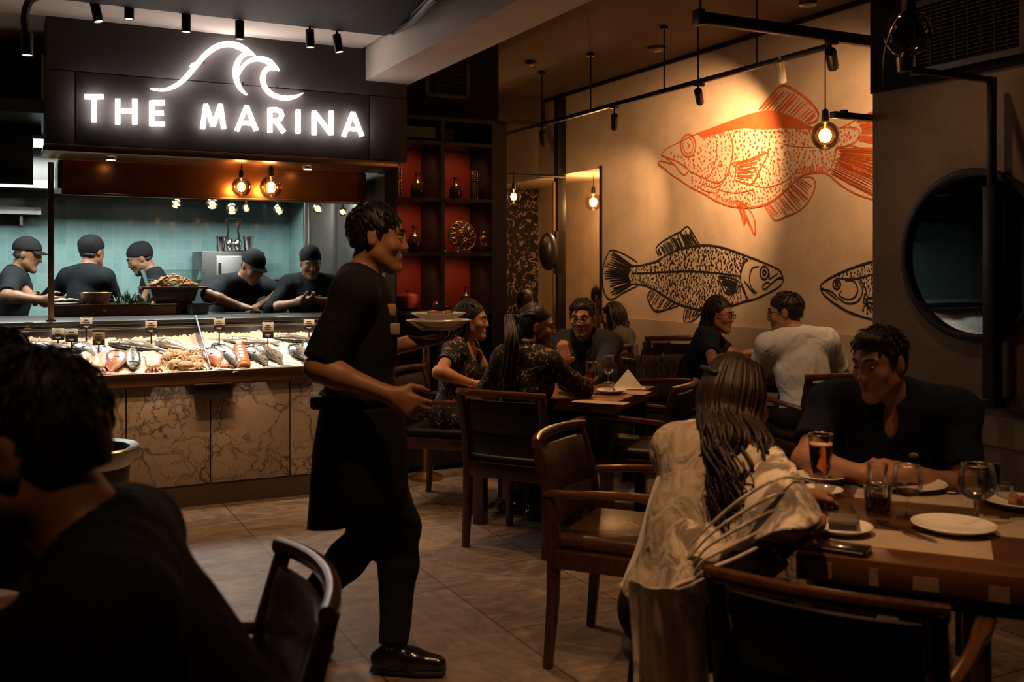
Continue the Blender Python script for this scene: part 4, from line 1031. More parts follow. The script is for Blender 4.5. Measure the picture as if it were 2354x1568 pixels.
# ------------------------------------------------------------------ copper band, mullion, kitchen fittings
PT = 1.128                                                       # top of the pass shelf
VP = 7.62
u0, _ = on_v(142, 400, 6.80); u1, _ = on_v(838, 400, 6.80)
CO = room_empty('extractor_hood', (u0+u1)/2, 6.80, 1.94, 'long polished copper hood band under the sign fascia', 'hood')
w_ = (u1-u0)/2
m = MB(); m.rbox(-w_, w_, 0, .03, .0, .212); m.build('copper_front', M['copper'], CO)
m = MB(); m.rbox(-w_, w_, -.008, .035, -.012, .004, .002); m.build('lower_edge', M['brass_steel'], CO)
m = MB(); m.rbox(-w_-.02, w_+.02, .03, .55, .03, .21); m.build('hood_body', M['dark_steel'], CO)
u, _ = on_v(117, 500, V0+.66)
E = room_empty('glass_post', u, V0+.66, PT, 'slim bronze upright post at the left end of the kitchen opening', 'post')
m = MB(); m.rbox(-.017, .017, -.017, .017, 0, 1.02, .003); m.build('upright', M['brass_steel'], E)
m = MB(); m.rbox(-.03, .03, -.03, .03, 0, .012); m.build('foot_plate', M['dark_steel'], E)
m = MB(); m.rbox(.017, .09, -.004, .004, .50, 1.02); m.build('glass_strip', M['pane'], E)
for px, nm in ((255, 'left'), (707, 'right')):
    u, z = on_v(px, 375, V0+.22)
    E = room_empty('counter_downlight', u, V0+.22, 2.148, 'small round downlight under the ledge, '+nm+' of the two over the ice', 'downlight')
    m = MB(); m.lathe([(.035, 0), (.035, -.012), (.028, -.014)]); m.build('rim', M['steel_shiny'], E); m = MB(); m.lathe([(.026, -.013), (.026, -.0155)]); m.build('lens', M['lamp_face'], E)
def globe(loc, r, ztop, label, watts=0, cat='pendant lamp', group=None, small=False):
    E = empty('pendant_lamp', loc, 0, label, cat, group)
    m = MB(); m.lathe([(r*.20, r*1.02), (r*.62, r*.80), (r*.88, r*.48), (r, 0), (r*.88, -r*.48), (r*.62, -r*.80), (r*.25, -r*.98), (0.001, -r)], seg=28, caps=False); m.build('glass_bulb', M['bulb_glass'], E, 180)
    m = MB(); m.lathe([(r*.06, r*1.9), (r*.22, r*1.75), (r*.27, r*1.1), (r*.24, r*.95)], seg=14); m.build('socket', M['black_metal'], E)
    m = MB(); m.tube([(0, 0, r*1.8), (0, 0, ztop-loc[2])], .0035, 6); m.build('cord', M['black_metal'], E)
    m = MB()
    if small: m.ell((0, 0, -.05*r), (r*.55, r*.55, r*.6)); fl = m.build('filament', M['small_bulb'], E, 180)
    else:
        n = 8
        for k in range(n):
            a = 2*math.pi*k/n; m.tube([(r*.16*math.cos(a), r*.16*math.sin(a), r*.42), (r*.26*math.cos(a), r*.26*math.sin(a), -r*.42)], r*.035, 5)
        fl = m.build('filament', M['filament'], E, 180)
        m = MB(); m.tube([(0, 0, r*.95), (0, 0, -r*.45)], r*.06, 6); m.build('glass_stem', M['bulb_glass'], E, 180)
    if watts: point('bulb_glow', (loc[0], loc[1], loc[2]), watts, (1, .58, .27), r*.5)
    return E
for px, py, rp, nm in ((555, 430, 22, 'left one'), (623, 431, 26, 'right one')):  # dining-room bulbs mirrored in the glass, built as hanging lamps
    u, z = on_v(px, py, V0+.27); p = R(u, V0+.27, z); globe(p, rp/F*p.y, 2.148, 'reflected globe filament bulb built before the copper hood, '+nm, 2)
nm = ['first and leftmost', 'second', 'third', 'fourth', 'fifth', 'sixth', 'seventh and rightmost']
for i, (px, py, rp) in enumerate(((405, 468, 11), (488, 468, 13), (533, 480, 13), (566, 479, 9), (640, 482, 12), (730, 479, 12), (788, 487, 10))):  # smaller reflections of bulbs, given lamps of their own behind the hood
    vv = 7.9 if i != 3 else 8.3
    u, z = on_v(px, py, vv); p = R(u, vv, z); globe(p, rp/F*p.y, 2.42, 'small reflected bulb built below the copper hood, '+nm[i]+' of the kitchen row', 0, 'pendant lamp', 'row of small reflected bulbs built in the kitchen', True)
for k, (u, v) in enumerate(((0.2, 8.1), (1.5, 8.1), (-1.1, 7.9))):
    E = room_empty('ceiling_light', u, v, 2.42, ('flat kitchen ceiling panel above the middle of the pass', 'flat kitchen ceiling panel above the right of the pass', 'flat kitchen ceiling panel at the far left')[k], 'ceiling light')
    m = MB(); m.rbox(-.47, .47, -.27, .27, -.03, 0); m.build('frame', M['steel'], E)
    m = MB(); m.rbox(-.45, .45, -.25, .25, -.034, -.030); m.build('diffuser', emit('panel_diffuser', COOL, 3.0), E)
# left steel shelves and canopy seen past the post
S('trim_canopy', 'dark_steel', (-4, .15, 7.30, 7.5, 2.05, 2.35), (-4, .15, 7.25, 7.30, 2.02, 2.06))
E = room_empty('steel_wall_shelf', -1.0, 9.2, 1.95, 'long steel shelf on the tiled wall at the far left of the kitchen', 'shelf')
m = MB(); m.rbox(-1.6, 1.25, 0, .26, 0, .025); m.rbox(-1.6, 1.25, 0, .01, -.03, .03); m.build('board', M['steel'], E)
for x in (-1.2, 0, 1.1):
    m = MB(); m.rbox(x-.012, x+.012, .05, .26, -.12, 0); m.build('bracket', M['dark_steel'], E)
# extractor behind the hood
E = room_empty('kitchen_canopy', .7, 8.75, 2.12, 'dark steel extractor canopy along the top of the tiles', 'canopy')
m = MB(); m.rbox(-2.4, 1.62, 0, .68, 0, .30); m.build('canopy_body', M['dark_steel'], E)
m = MB(); m.rbox(-2.4, 1.62, -.012, 0, -.012, .05); m.build('canopy_lip', M['steel'], E)
# steel column, cold cupboard and side fittings at the right of the kitchen
u, z = on_v(696, 600, 8.72)
E = room_empty('steel_column', 2.37, 8.70, 0, 'polished vertical steel corner post beside the tiles', 'post'); m = MB(); m.rbox(-.03, .012, -.02, .02, 0, 2.42, .004); m.build('post', M['steel'], E); m = MB(); m.rbox(-.04, .012, -.03, .03, 0, .02); m.build('foot', M['dark_steel'], E)
E = room_empty('cold_cupboard', 2.66, 8.0, 0, 'tall steel cold cupboard at the right end of the kitchen', 'cupboard')
m = MB(); m.rbox(0, .13, -.60, .70, 0, 2.1); m.build('body', M['steel'], E)
for k in range(2):
    m = MB(); m.rbox(-.025, -.002, -.58+.64*k, .03+.64*k, 1.0, 2.06, .006); d = m.build('door', M['steel'], E); m = MB(); m.rbox(-.055, -.025, -.04+.11*k, -.02+.11*k, 1.25, 1.75, .004); m.build('handle', M['steel_shiny'], d)
m = MB(); m.rbox(-.025, -.002, -.58, .68, .1, .97, .006); m.build('drawer_front', M['dark_steel'], E)
# plank box, tray and dishes along the pass
u0, _ = on_v(120, 700, VP); u1, _ = on_v(345, 700, VP)
PL = room_empty('wooden_plank_riser', (u0+u1)/2, VP, PT, 'long dark wooden plank riser on the pass shelf, left', 'riser'); w_ = (u1-u0)/2; ZR = PT+.084
m = MB(); m.rbox(-w_, w_, 0, .30, 0, .078, .003); m.build('box', M['plank_wood'], PL); m = MB(); m.rbox(-w_-.004, w_+.004, -.006, .306, .076, .084, .002); m.build('top_board', M['arm_wood'], PL)
m = MB(); m.ell((w_*.05, -.006, .038), (.014, .01, .014)); m.build('knob', M['gold'], PL, 180)
def on_pass(name, px, v, zb, label, cat, group=None):
    u, _ = on_v(px, 700, v); return room_empty(name, u, v, zb, label, cat, group), R(u, v, zb).y/F
E, k = on_pass('copper_bowl', 220, VP+.14, ZR, 'hammered copper bowl standing on the plank riser', 'bowl')
m = MB(); m.lathe([(27*k, 0), (29*k, .01), (33*k, .07), (35*k, .078), (35*k, .082), (32*k, .08), (27*k, .015), (.001, .012)], seg=28); m.build('bowl', simple('hammered_copper', (.20, .11, .07), .4, .8, .3, 40, .5, 60), E)
m = MB(); m.tube([(35*k*math.cos(a), 35*k*math.sin(a), .081) for a in np.linspace(0, 2*math.pi, 28, False)], .004, 6, closed=True); m.build('rim', M['brass_steel'], E)
E, k = on_pass('flatbread_tray', 152, VP+.13, ZR, 'tray of crumpled flatbread at the left end of the riser', 'tray')
m = MB(); m.lathe([(.10, 0), (.115, .012), (.11, .016), (.001, .006)], seg=24); m.build('tray', M['dark_steel'], E)
for i in range(6):
    m = MB(); a = i*1.05; m.ell((.05*math.cos(a), .05*math.sin(a), .025+.004*(i % 3)), (.045, .03, .014), rotz(a)); m.build('flatbread', simple('bread_%d' % i, (.42, .24, .12), .8, 0, .4, 30), E, 180)
# green garnish
E, k = on_pass('green_herbs', 305, VP+.18, ZR, 'bunch of dark green herbs between the copper bowl and the clear bin', 'herbs')
M['herb'] = simple('herb_leaf', (.06, .12, .08), .6, 0, .5, 30)
m = MB()
for i in range(150):
    a = random.uniform(0, 6.28); el = random.uniform(.1, 1.4); L = random.uniform(.04, .12); x0 = random.uniform(-.12, .14)
    d = Vector((math.cos(a)*math.cos(el), math.sin(a)*math.cos(el), math.sin(el))); b = Vector((x0, random.uniform(-.04, .06), 0)); s_ = Vector((-math.sin(a), math.cos(a), 0))*.007
    m.add([b, b+d*L*.5+s_, b+d*L, b+d*L*.5-s_], [(0, 1, 2, 3)])
m.build('leaves', M['herb'], E, 0)
m = MB()
for i in range(12): m.tube([(random.uniform(-.12, .14), random.uniform(-.03, .05), 0), (random.uniform(-.12, .14), random.uniform(-.03, .05), .03)], .003, 5)
m.build('stems', M['herb'], E)
# folded cloth / white box
E, k = on_pass('white_tray', 375, VP+.05, PT, 'pale folded paper tray beside the plank riser', 'tray')
m = MB(); m.rbox(-29*k, 29*k, 0, .16, 0, .072, .008); m.build('tray', M['paper'], E); m = MB(); m.rbox(-31*k, 31*k, -.01, .17, .070, .080, .004); m.build('lid', M['paper'], E)
# clear bin of fried food on a flared wooden stand
E, k = on_pass('clear_food_bin', 397, VP+.24, PT, 'clear tapered bin of golden fried snacks on a flared wooden stand', 'bin')
zt = lambda py: on_v(397, py, VP+.24)[1]-PT
za, zb, zc = zt(692), zt(659), zt(621)
def taper(m, x0, x1, y0, y1, z0, z1): m.ring_loft([[(-x0, -y0, z0), (x0, -y0, z0), (x0, y0, z0), (-x0, y0, z0)], [(-x1, -y1, z1), (x1, -y1, z1), (x1, y1, z1), (-x1, y1, z1)]])
m = MB(); taper(m, 44*k, 52*k, .09, .11, max(za, .01), zb-.012); m.build('stand', M['arm_wood'], E, 0)
m = MB(); m.rbox(-72*k, 72*k, -.15, .15, zb-.014, zb, .003); m.build('tray_top', M['plank_wood'], E)
m = MB(); m.rbox(-40*k, 40*k, -.07, .07, 0, max(za, .01)); m.build('foot', M['dark_wood'], E)
m = MB()
for sx in ((-1, 0), (1, 0), (0, -1), (0, 1)):
    if sx[0]: q = [(sx[0]*54*k, -.10, zb), (sx[0]*54*k, .10, zb), (sx[0]*66*k, .12, zc), (sx[0]*66*k, -.12, zc)]
    else: q = [(-54*k, sx[1]*.10, zb), (54*k, sx[1]*.10, zb), (66*k, sx[1]*.12, zc), (-66*k, sx[1]*.12, zc)]
    m.add(q, [(0, 1, 2, 3)])
b_ = m.build('bin_wall', M['pane'], E, 0); md = b_.modifiers.new('thick', 'SOLIDIFY'); md.thickness = .004
m = MB(); m.tube([(-66*k, -.12, zc), (66*k, -.12, zc), (66*k, .12, zc), (-66*k, .12, zc)], .0035, 6, closed=True); m.build('bin_rim', M['steel_shiny'], E)
m = MB()
for i in range(230):
    x = random.uniform(-50, 50)*k; hh = .085*(1-abs(x/(54*k))**1.3)
    m.ell((x, random.uniform(-.085, .085), zb+.008+random.uniform(0, hh)), (random.uniform(.012, .022), .009, .009), Matrix.Rotation(random.uniform(0, 3), 3, random.choice('XYZ')), 7, 5)
fr = m.build('fried_snacks', simple('golden_fried', (.60, .30, .10), .6, 0, .4, 60), E, 180); fr['kind'] = 'stuff'
# small dark pan right of the bin
E, k = on_pass('sauce_pan', 455, VP+.05, PT, 'dark steel pan right of the flared wooden stand', 'pan')
m = MB(); m.lathe([(.06, 0), (.075, .01), (.08, .075), (.09, .08), (.078, .078), (.07, .015), (.001, .012)]); m.build('pan', M['dark_steel'], E); m = MB(); m.tube([(.08, 0, .07), (.15, 0, .085)], .008, 6); m.build('handle', M['black_metal'], E)
# steel undercounter fridge with blender and cups
E = room_empty('steel_fridge', on_v(537, 600, 8.9)[0], 8.9, 0, 'grey steel upright fridge against the tiles with steel cups on top', 'fridge')
uw = (on_v(610, 600, 8.9)[0]-on_v(465, 600, 8.9)[0])/2; zf = on_v(537, 578, 8.9)[1]
m = MB(); m.rbox(-uw, uw, 0, .5, 0, zf, .006); m.build('body', M['dark_steel'], E)
m = MB(); m.rbox(-uw*.55, uw-.01, -.02, 0, .2, zf-.04, .004); d = m.build('door', M['steel'], E); m = MB(); m.rbox(-uw*.5, -uw*.42, -.05, -.02, zf-.5, zf-.1, .004); m.build('handle', M['black_metal'], d)
def on_fridge(name, px, label, cat, group=None): u, _ = on_v(px, 570, 9.05); return room_empty(name, u, 9.05, zf, label, cat, group)
for px, l in ((507, 'steel mixing cup at the left on the fridge'), (570, 'steel mixing cup at the right on the fridge')):
    E = on_fridge('mixing_cup', px, l, 'cup', 'steel mixing cups on the fridge'); m = MB(); m.lathe([(.028, 0), (.032, .01), (.05, .13), (.053, .135), (.048, .13), (.03, .02), (.001, .015)]); m.build('cup', M['steel_shiny'], E); m = MB(); m.tube([(.052*math.cos(a), .052*math.sin(a), .135) for a in np.linspace(0, 6.28, 20, False)], .003, 5, closed=True); m.build('rim', M['steel_shiny'], E)
E = on_fridge('juice_press', 536, 'black framed hand juice press with a tall arch on the fridge', 'press')
m = MB(); m.tube(catmull([(-.045, 0, .02), (-.05, 0, .13), (-.042, 0, .20), (-.058, 0, .285), (.058, 0, .285), (.042, 0, .20), (.05, 0, .13), (.045, 0, .02)], 5), .009, 7); m.build('arch_frame', M['black_metal'], E)
m = MB(); m.rbox(-.08, .08, -.05, .05, 0, .014, .004); m.build('base', M['dark_wood'], E)
for x in (-.035, .035):
    m = MB(); m.lathe([(.018, .014), (.03, .03), (.036, .08), (.02, .11), (.001, .115)], (x, -.03, 0)); m.build('jug', M['steel_shiny'], E)
# coffee urn
E = room_empty('coffee_urn', on_v(640, 680, 8.6)[0], 8.6, 1.0, 'dark coffee urn with a flat lid before the tile corner', 'urn')
m = MB(); m.lathe([(.075, 0), (.08, .02), (.075, .19), (.001, .19)]); m.build('lower_pot', M['dark_steel'], E); m = MB(); m.lathe([(.06, .26), (.085, .27), (.09, .36), (.001, .36)]); m.build('upper_pot', M['black_metal'], E); m = MB(); m.lathe([(.11, .36), (.115, .375), (.05, .39), (.001, .392)]); m.build('lid', M['steel'], E)
for x in (-.065, .065): m = MB(); m.tube([(x, 0, .17), (x, 0, .28)], .008, 6); m.build('upright', M['steel'], E)
S('trim_back_counter', 'steel', (-3.5, 2.3, 8.62, 9.44, .93, 1.0)); S('trim_back_cupboards', 'dark_steel', (-3.5, 2.3, 8.72, 9.44, 0, .93))
# ------------------------------------------------------------------ display shelves with red backs
SV = 6.70
uL, uR_ = 2.455, 3.351; zt_ = 2.575
um = on_v(1018, 400, SV)[0]; ur = on_v(1131, 400, SV)[0]
lev = [on_v(1015, y, SV)[1] for y in (325, 455, 580, 715)]
SE = room_empty('display_shelf', (uL+uR_)/2, SV, 0, 'tall black display shelf with red backs between kitchen and dining room', 'shelf'); c = (uL+uR_)/2
m = MB(); m.rbox(uL-c-.02, uL-c+.02, 0, .42, 0, zt_); m.rbox(um-c-.014, um-c+.014, 0, .42, .55, zt_); m.rbox(ur-c, uR_-c, 0, .42, 0, zt_); m.build('upright', M['shelf'], SE)
m = MB(); m.rbox(uL-c, uR_-c, 0, .42, zt_-.03, zt_); m.build('top', M['shelf'], SE)
for z in lev+[.55]:
    m = MB(); m.rbox(uL-c, ur-c, 0, .42, z-.026, z); m.build('shelf', M['shelf'], SE)
m = MB(); m.rbox(uL-c, ur-c, .40, .42, .55, lev[0]-.02); m.build('red_back', M['shelf_red'], SE)
m = MB(); m.rbox(uL-c, ur-c, .40, .42, lev[0], zt_); m.build('dark_back', M['shelf'], SE)
for k in range(2):
    a, b = (uL-c+.02, um-c-.004) if k == 0 else (um-c+.004, ur-c-.002)
    m = MB(); m.rbox(a, b, .0, .02, .05, .52, .003); d = m.build('door', M['shelf'], SE); m = MB(); m.rbox((b-.03 if k == 0 else a+.02), (b-.02 if k == 0 else a+.03), -.02, 0, .25, .35); m.build('handle', M['gold'], d)
m = MB(); m.rbox(uL-c+.02, ur-c, .02, .42, .03, .53); m.build('base_cabinet', M['shelf'], SE)
def on_shelf(name, px, lv, label, cat, group=None, dv=.16): u, _ = on_v(px, 400, SV+dv); return room_empty(name, u, SV+dv, lev[lv], label, cat, group)
VPROF = [(.032, 0), (.05, .015), (.058, .05), (.055, .08), (.035, .115), (.016, .14), (.014, .165), (.022, .19), (.018, .19), (.010, .165), (.001, .16)]
for px, lv, l, s_ in ((960, 1, 'bronze bottle vase on the upper left red shelf', 1.0), (1047, 1, 'bronze bottle vase on the upper right red shelf beside the gold column', .9), (953, 2, 'bronze bottle vase on the left middle shelf behind the waiter\'s head', 1.03), (1071, 3, 'tall necked bronze vase on the lower right shelf', .92)):
    E = on_shelf('bottle_vase', px, lv, l, 'vase', 'bronze bottle vases')
    m = MB(); m.lathe([(r*s_, z*s_*(1.0)) for r, z in VPROF[:5]], seg=24, caps=True); m.build('belly', M['smoked_vase'], E, 60)
    m = MB(); m.lathe([(r*s_, z*s_) for r, z in VPROF[4:]], seg=20); m.build('neck', M['gold_deco'], E, 60)
for px, l in ((1090, 'gold studded column ornament beside the upper right vase'), (914, 'gold studded column ornament at the left edge of the upper shelf')):
    E = on_shelf('column_ornament', px, 1, l, 'ornament', 'gold column ornaments', .12)
    m = MB(); m.rbox(-.022, .022, -.02, .02, 0, .225, .004); m.build('core', M['dark_wood'], E)
    m = MB()
    for x in (-.018, .0, .018):
        for i in range(16): m.ell((x, -.021, .012+.0134*i), (.007, .005, .006), None, 6, 4)
    m.build('studs', M['gold_deco'], E, 180)
E = on_shelf('decorative_plate', 1061, 2, 'round carved gold plate on a stand, middle right shelf', 'plate')
m = MB(); Mx = Matrix.Rotation(math.radians(80), 3, 'X'); cc = (0, 0, .125)
m.lathe([(.03, .0), (.07, .004), (.105, .012), (.118, .016), (.116, .020), (.07, .010), (.001, .006)], cc, 36, Mx); m.build('dish', M['dark_wood'], E, 50)
m = MB()
for i in range(12):
    a = 2*math.pi*i/12; rr = .082
    q = [Mx @ Vector(((rr+.024*math.cos(b))*math.cos(a)-.017*math.sin(b)*math.sin(a), (rr+.024*math.cos(b))*math.sin(a)+.017*math.sin(b)*math.cos(a), .018)) for b in np.linspace(0, 6.28, 12, False)]
    m.tube([p+Vector(cc) for p in q], .0034, 5, closed=True)
for rr in (.028, .045, .112): m.tube([Mx @ Vector((rr*math.cos(a), rr*math.sin(a), .017))+Vector(cc) for a in np.linspace(0, 6.28, 30, False)], .004, 5, closed=True)
m.ell(Mx @ Vector((0, 0, .012))+Vector(cc), (.014, .014, .014), None, 10, 6); m.build('carving', M['gold_deco'], E, 180)
m = MB()
for sx in (-1, 1): m.tube([(sx*.05, -.05, 0), (sx*.045, -.02, .03), (sx*.03, .05, .09), (sx*.05, .07, 0)], .005, 6)
m.build('stand', M['gold_deco'], E)
E = on_shelf('small_ornament', 1020, 2, 'small gold faceted ornament beside the round plate', 'ornament', None, .1)
m = MB(); m.lathe([(.028, 0), (.015, .02), (.022, .05), (.001, .052)], seg=6); m.build('cup', M['gold_deco'], E, 0); m = MB(); m.lathe([(.032, 0), (.032, .006), (.001, .007)], seg=8); m.build('foot', M['dark_wood'], E)
E = on_shelf('figurine', 1113, 2, 'dark gold standing figurine at the right of the round plate', 'figurine', None, .12)
f_ = Field(); p = E.location
f_.ell(p+Vector((0, 0, .045)), (.026, .022, .048), None, .02); f_.ell(p+Vector((0, 0, .105)), (.03, .02, .03), None, .02); f_.ball(p+Vector((0, 0, .150)), .017, .012); f_.cone(p+Vector((-.03, 0, .11)), p+Vector((-.02, -.02, .05)), .009, .008, .01); f_.cone(p+Vector((.03, 0, .11)), p+Vector((.02, -.02, .05)), .009, .008, .01)
field_obj('figure', f_, .005, M['gold_deco'], E); m = MB(); m.rbox(-.03, .03, -.025, .025, 0, .008, .002); m.build('plinth', M['dark_wood'], E)
E = on_shelf('stacked_jar', 1008, 3, 'gold and glass stacked jar on the lower shelf by the middle upright', 'jar', None, .1)
m = MB(); m.lathe([(.03, 0), (.045, .02), (.045, .05), (.02, .075), (.001, .076)]); m.build('jar', M['gold_deco'], E); m = MB(); m.lathe([(.022, .074), (.03, .09), (.03, .125), (.018, .14), (.001, .145)]); m.build('upper_jar', M['smoked_vase'], E)
E = on_shelf('small_bowl', 1030, 3, 'little gold bowl right of the stacked jar', 'bowl', None, .06); m = MB(); m.lathe([(.012, 0), (.026, .02), (.028, .03), (.02, .02), (.001, .01)]); m.build('bowl', M['gold_deco'], E); m = MB(); m.lathe([(.014, 0), (.012, .006), (.001, .007)]); m.build('foot', M['dark_wood'], E)
E = on_shelf('red_pot', 938, 3, 'glossy red pot on the lower left shelf behind the waiter', 'pot', None, .14)
m = MB(); m.lathe([(.05, 0), (.085, .02), (.095, .07), (.08, .11), (.07, .115), (.08, .07), (.001, .03)]); m.build('pot', simple('red_glaze', (.33, .045, .015), .2, 0, .2, coat=.4), E); m = MB(); m.lathe([(.074, .113), (.06, .125), (.012, .135), (.014, .15), (.001, .152)]); m.build('lid', simple('red_glaze_lid', (.28, .04, .015), .2, 0, .2, coat=.4), E)
for px, lv in ((962, 0), (1075, 0), (962, 1), (1075, 1), (962, 2), (1075, 2)):
    u, _ = on_v(px, 400, SV+.1); spot('shelf_light', R(u, SV+.06, lev[lv]-.035), R(u, SV+.34, lev[lv+1] if lv < 3 else .6), 2.4, (1, .55, .3), 120, .8, .02)
# ------------------------------------------------------------------ fish murals painted on the long wall
M['paint_red'] = plaster('red_mural_paint', (0.42, 0.085, 0.022), var=.25, b=.1); M['paint_black'] = plaster('black_mural_paint', (0.018, 0.016, 0.015), var=.2, b=.1)
def mural(name, label, mat, ox, oy, strokes, fills, body, ndots, dsz, dense=None):
    """strokes: (points, width px, closed) in photo px of the enlarged crop; dots scattered inside body polygon"""
    K = 2.3446; T = lambda x, y: on_u(ox+x/K, oy+y/K, 5.047)
    cv, cz_ = T(*body[0]); E = room_empty(name, 5.047, cv, cz_, label, 'mural')
    fn = lambda a, b, d: (-d, a-cv, b-cz_)
    px2m = abs(T(600, 600)[1]-T(600, 601)[1])
    m = MB()
    for pts, w_, cl in strokes:
        q = catmull([(x, y, 0) for x, y in pts], 5, cl) if len(pts) > 2 else [Vector((*p, 0)) for p in pts]
        if cl: q.append(q[0])
        n = len(q)
        ws = [w_*px2m*(1 if cl else (.55+.45*math.sin(math.pi*i/max(n-1, 1))))*random.uniform(.8, 1.2) for i in range(n)]
        add_rib(m, [T(p.x, p.y) for p in q], ws, fn, .0022)
    m.build('outline', M[mat], E, 0)
    if fills:
        m = MB()
        for poly in fills:
            m.prism([T(x, y) for x, y in poly], fn, .0016)
        m.build('solid_area', M[mat], E, 0)
    m = MB(); B = [Vector(p) for p in body]; xs = [p[0] for p in body]; ys = [p[1] for p in body]
    def inside(x, y):
        c_ = False
        for i in range(len(body)):
            x1, y1 = body[i]; x2, y2 = body[i-1]
            if (y1 > y) != (y2 > y) and x < (x2-x1)*(y-y1)/(y2-y1)+x1: c_ = not c_
        return c_
    k = 0; tries = 0; used = []
    while k < ndots and tries < 60000:
        tries += 1; x = random.uniform(min(xs), max(xs)); y = random.uniform(min(ys), max(ys))
        if not inside(x, y): continue
        r = dsz*random.uniform(.6, 1.25)*(dense(x, y) if dense else 1)
        if any((x-a)**2+(y-b)**2 < (3.0*max(r, c_))**2 for a, b, c_ in used[-400:]): continue
        used.append((x, y, r)); an = random.uniform(1.0, 2.2); e = random.uniform(.5, .9)
        poly = [T(x+r*1.5*math.cos(t_)*math.cos(an)-r*e*math.sin(t_)*math.sin(an), y+r*1.5*math.cos(t_)*math.sin(an)+r*e*math.sin(t_)*math.cos(an)) for t_ in np.linspace(0, 6.28, 8, False)]
        m.prism(poly, fn, .0018); k += 1
    m.build('scale_pattern', M[mat], E, 0); return E
def rays(a0, a1, b0, b1, n, w_, jit=.06):                        # fin rays from edge a0-a1 to edge b0-b1
    o = []
    for i in range(n):
        t = (i+.5)/n; s0 = random.uniform(0, jit); s1 = 1-random.uniform(0, jit*4)
        p = Vector(a0).lerp(Vector(a1), t); q = Vector(b0).lerp(Vector(b1), min(1, max(0, t+random.uniform(-.02, .02)))); a = p.lerp(q, s0); b = p.lerp(q, s1); mid = (a+b)/2+Vector((random.uniform(-3, 3), random.uniform(-3, 3)))
        o.append(([tuple(a), tuple(mid), tuple(b)], w_*random.uniform(.7, 1.5), False))
    return o
def poly_rays(base, edge, n, w_):
    o = []
    B = catmull([(x, y, 0) for x, y in base], 10); Eg = catmull([(x, y, 0) for x, y in edge], 10)
    for i in range(n):
        t = (i+.5)/n; p = B[int(t*(len(B)-1))]; q = Eg[int(t*(len(Eg)-1))]; s1 = random.uniform(.72, .98)
        a = p.lerp(q, random.uniform(0, .08)); b = p.lerp(q, s1); mid = (a+b)/2+Vector((random.uniform(-3, 3), random.uniform(-3, 3), 0)); o.append(([tuple(a[:2]), tuple(mid[:2]), tuple(b[:2])], w_*random.uniform(.6, 1.5), False))
    return o
top_r = [(430, 800), (500, 765), (560, 735), (620, 712), (700, 682), (800, 645), (900, 612), (980, 600), (1060, 616), (1140, 650), (1215, 688), (1300, 700), (1370, 688), (1440, 650)]
bot_r = [(388, 880), (440, 930), (500, 970), (560, 1010), (630, 1045), (690, 1080), (760, 1108), (850, 1120), (940, 1108), (1010, 1075), (1080, 1015), (1150, 952), (1220, 932), (1290, 935), (1370, 1000), (1450, 1045), (1540, 1075), (1640, 1090)]
dor_b = [(925, 598), (1000, 604), (1070, 620), (1130, 645), (1190, 668)]; dor_e = [(1050, 465), (1110, 482), (1165, 520), (1215, 565), (1246, 612)]
anal_b = [(950, 1095), (1020, 1055), (1080, 1005), (1145, 958)]; anal_e = [(1015, 1187), (1075, 1163), (1140, 1138), (1195, 1085), (1228, 1010)]
st = [(top_r, 9, False), (bot_r, 9, False), ([(430, 800), (402, 830), (418, 845), (470, 862), (525, 895), (546, 918), (528, 942), (503, 928), (470, 885), (425, 852)], 8, False), ([(388, 868), (386, 890), (430, 915)], 9, False), ([(388, 868), (420, 872), (470, 890)], 7, False),
      ([(545+40*math.cos(a), 785+60*math.sin(a)) for a in np.linspace(0, 6.28, 12, False)], 10, True), ([(545+27*math.cos(a), 785+42*math.sin(a)) for a in np.linspace(0, 6.28, 12, False)], 5, True), ([(540, 770), (552, 785), (540, 800)], 9, False),
      ([(685, 715), (698, 780), (693, 860), (668, 935), (640, 960), (598, 945), (545, 915)], 6, False), ([(760, 700), (782, 770), (783, 840), (768, 900), (745, 958), (700, 985), (640, 965)], 8, False), ([(752, 905), (735, 975), (690, 1010), (640, 1000)], 5, False), ([(640, 985), (610, 1010), (640, 1030), (700, 1040)], 5, False),
      ([(925, 592), (985, 520), (1050, 463), (1110, 482), (1165, 520), (1215, 565), (1246, 612), (1236, 650), (1190, 668)], 12, False),
      ([(775, 880), (870, 860), (972, 822), (935, 905), (890, 988), (840, 985), (795, 968)], 8, False), ([(775, 880), (800, 905), (798, 940), (795, 968)], 9, False),
      ([(945, 1095), (980, 1150), (1015, 1188), (1075, 1165), (1135, 1140), (1190, 1090), (1228, 1010), (1215, 958), (1150, 958)], 8, False),
      ([(800, 1085), (828, 1150), (845, 1212), (858, 1175), (900, 1265), (902, 1190), (870, 1125), (820, 1085)], 8, True),
      ([(1370, 690), (1450, 690), (1466, 725), (1445, 765), (1400, 785), (1350, 800), (1335, 850), (1312, 905), (1285, 935)], 6, False), ([(1440, 650), (1538, 605), (1660, 560)], 10, False), ([(1345, 800), (1420, 785), (1470, 800), (1560, 830)], 7, False),
      ([(860, 985), (950, 1010), (1050, 985), (1130, 930)], 4, False), ([(700, 1020), (800, 1040), (900, 1020)], 4, False), ([(1030, 770), (1120, 790), (1230, 795)], 4, False)]
st += poly_rays(dor_b, dor_e, 26, 5)+poly_rays([(795, 885), (805, 920), (800, 960)], [(965, 830), (935, 900), (890, 980)], 14, 5)+poly_rays(anal_b, anal_e, 22, 5)+poly_rays([(810, 1090), (840, 1110)], [(850, 1200), (900, 1255)], 7, 4)
st += poly_rays([(1445, 660), (1470, 700), (1450, 760)], [(1600, 580), (1640, 680), (1640, 790)], 18, 6)+poly_rays([(1350, 800), (1340, 850), (1295, 930)], [(1640, 800), (1640, 960), (1560, 1075)], 34, 6)
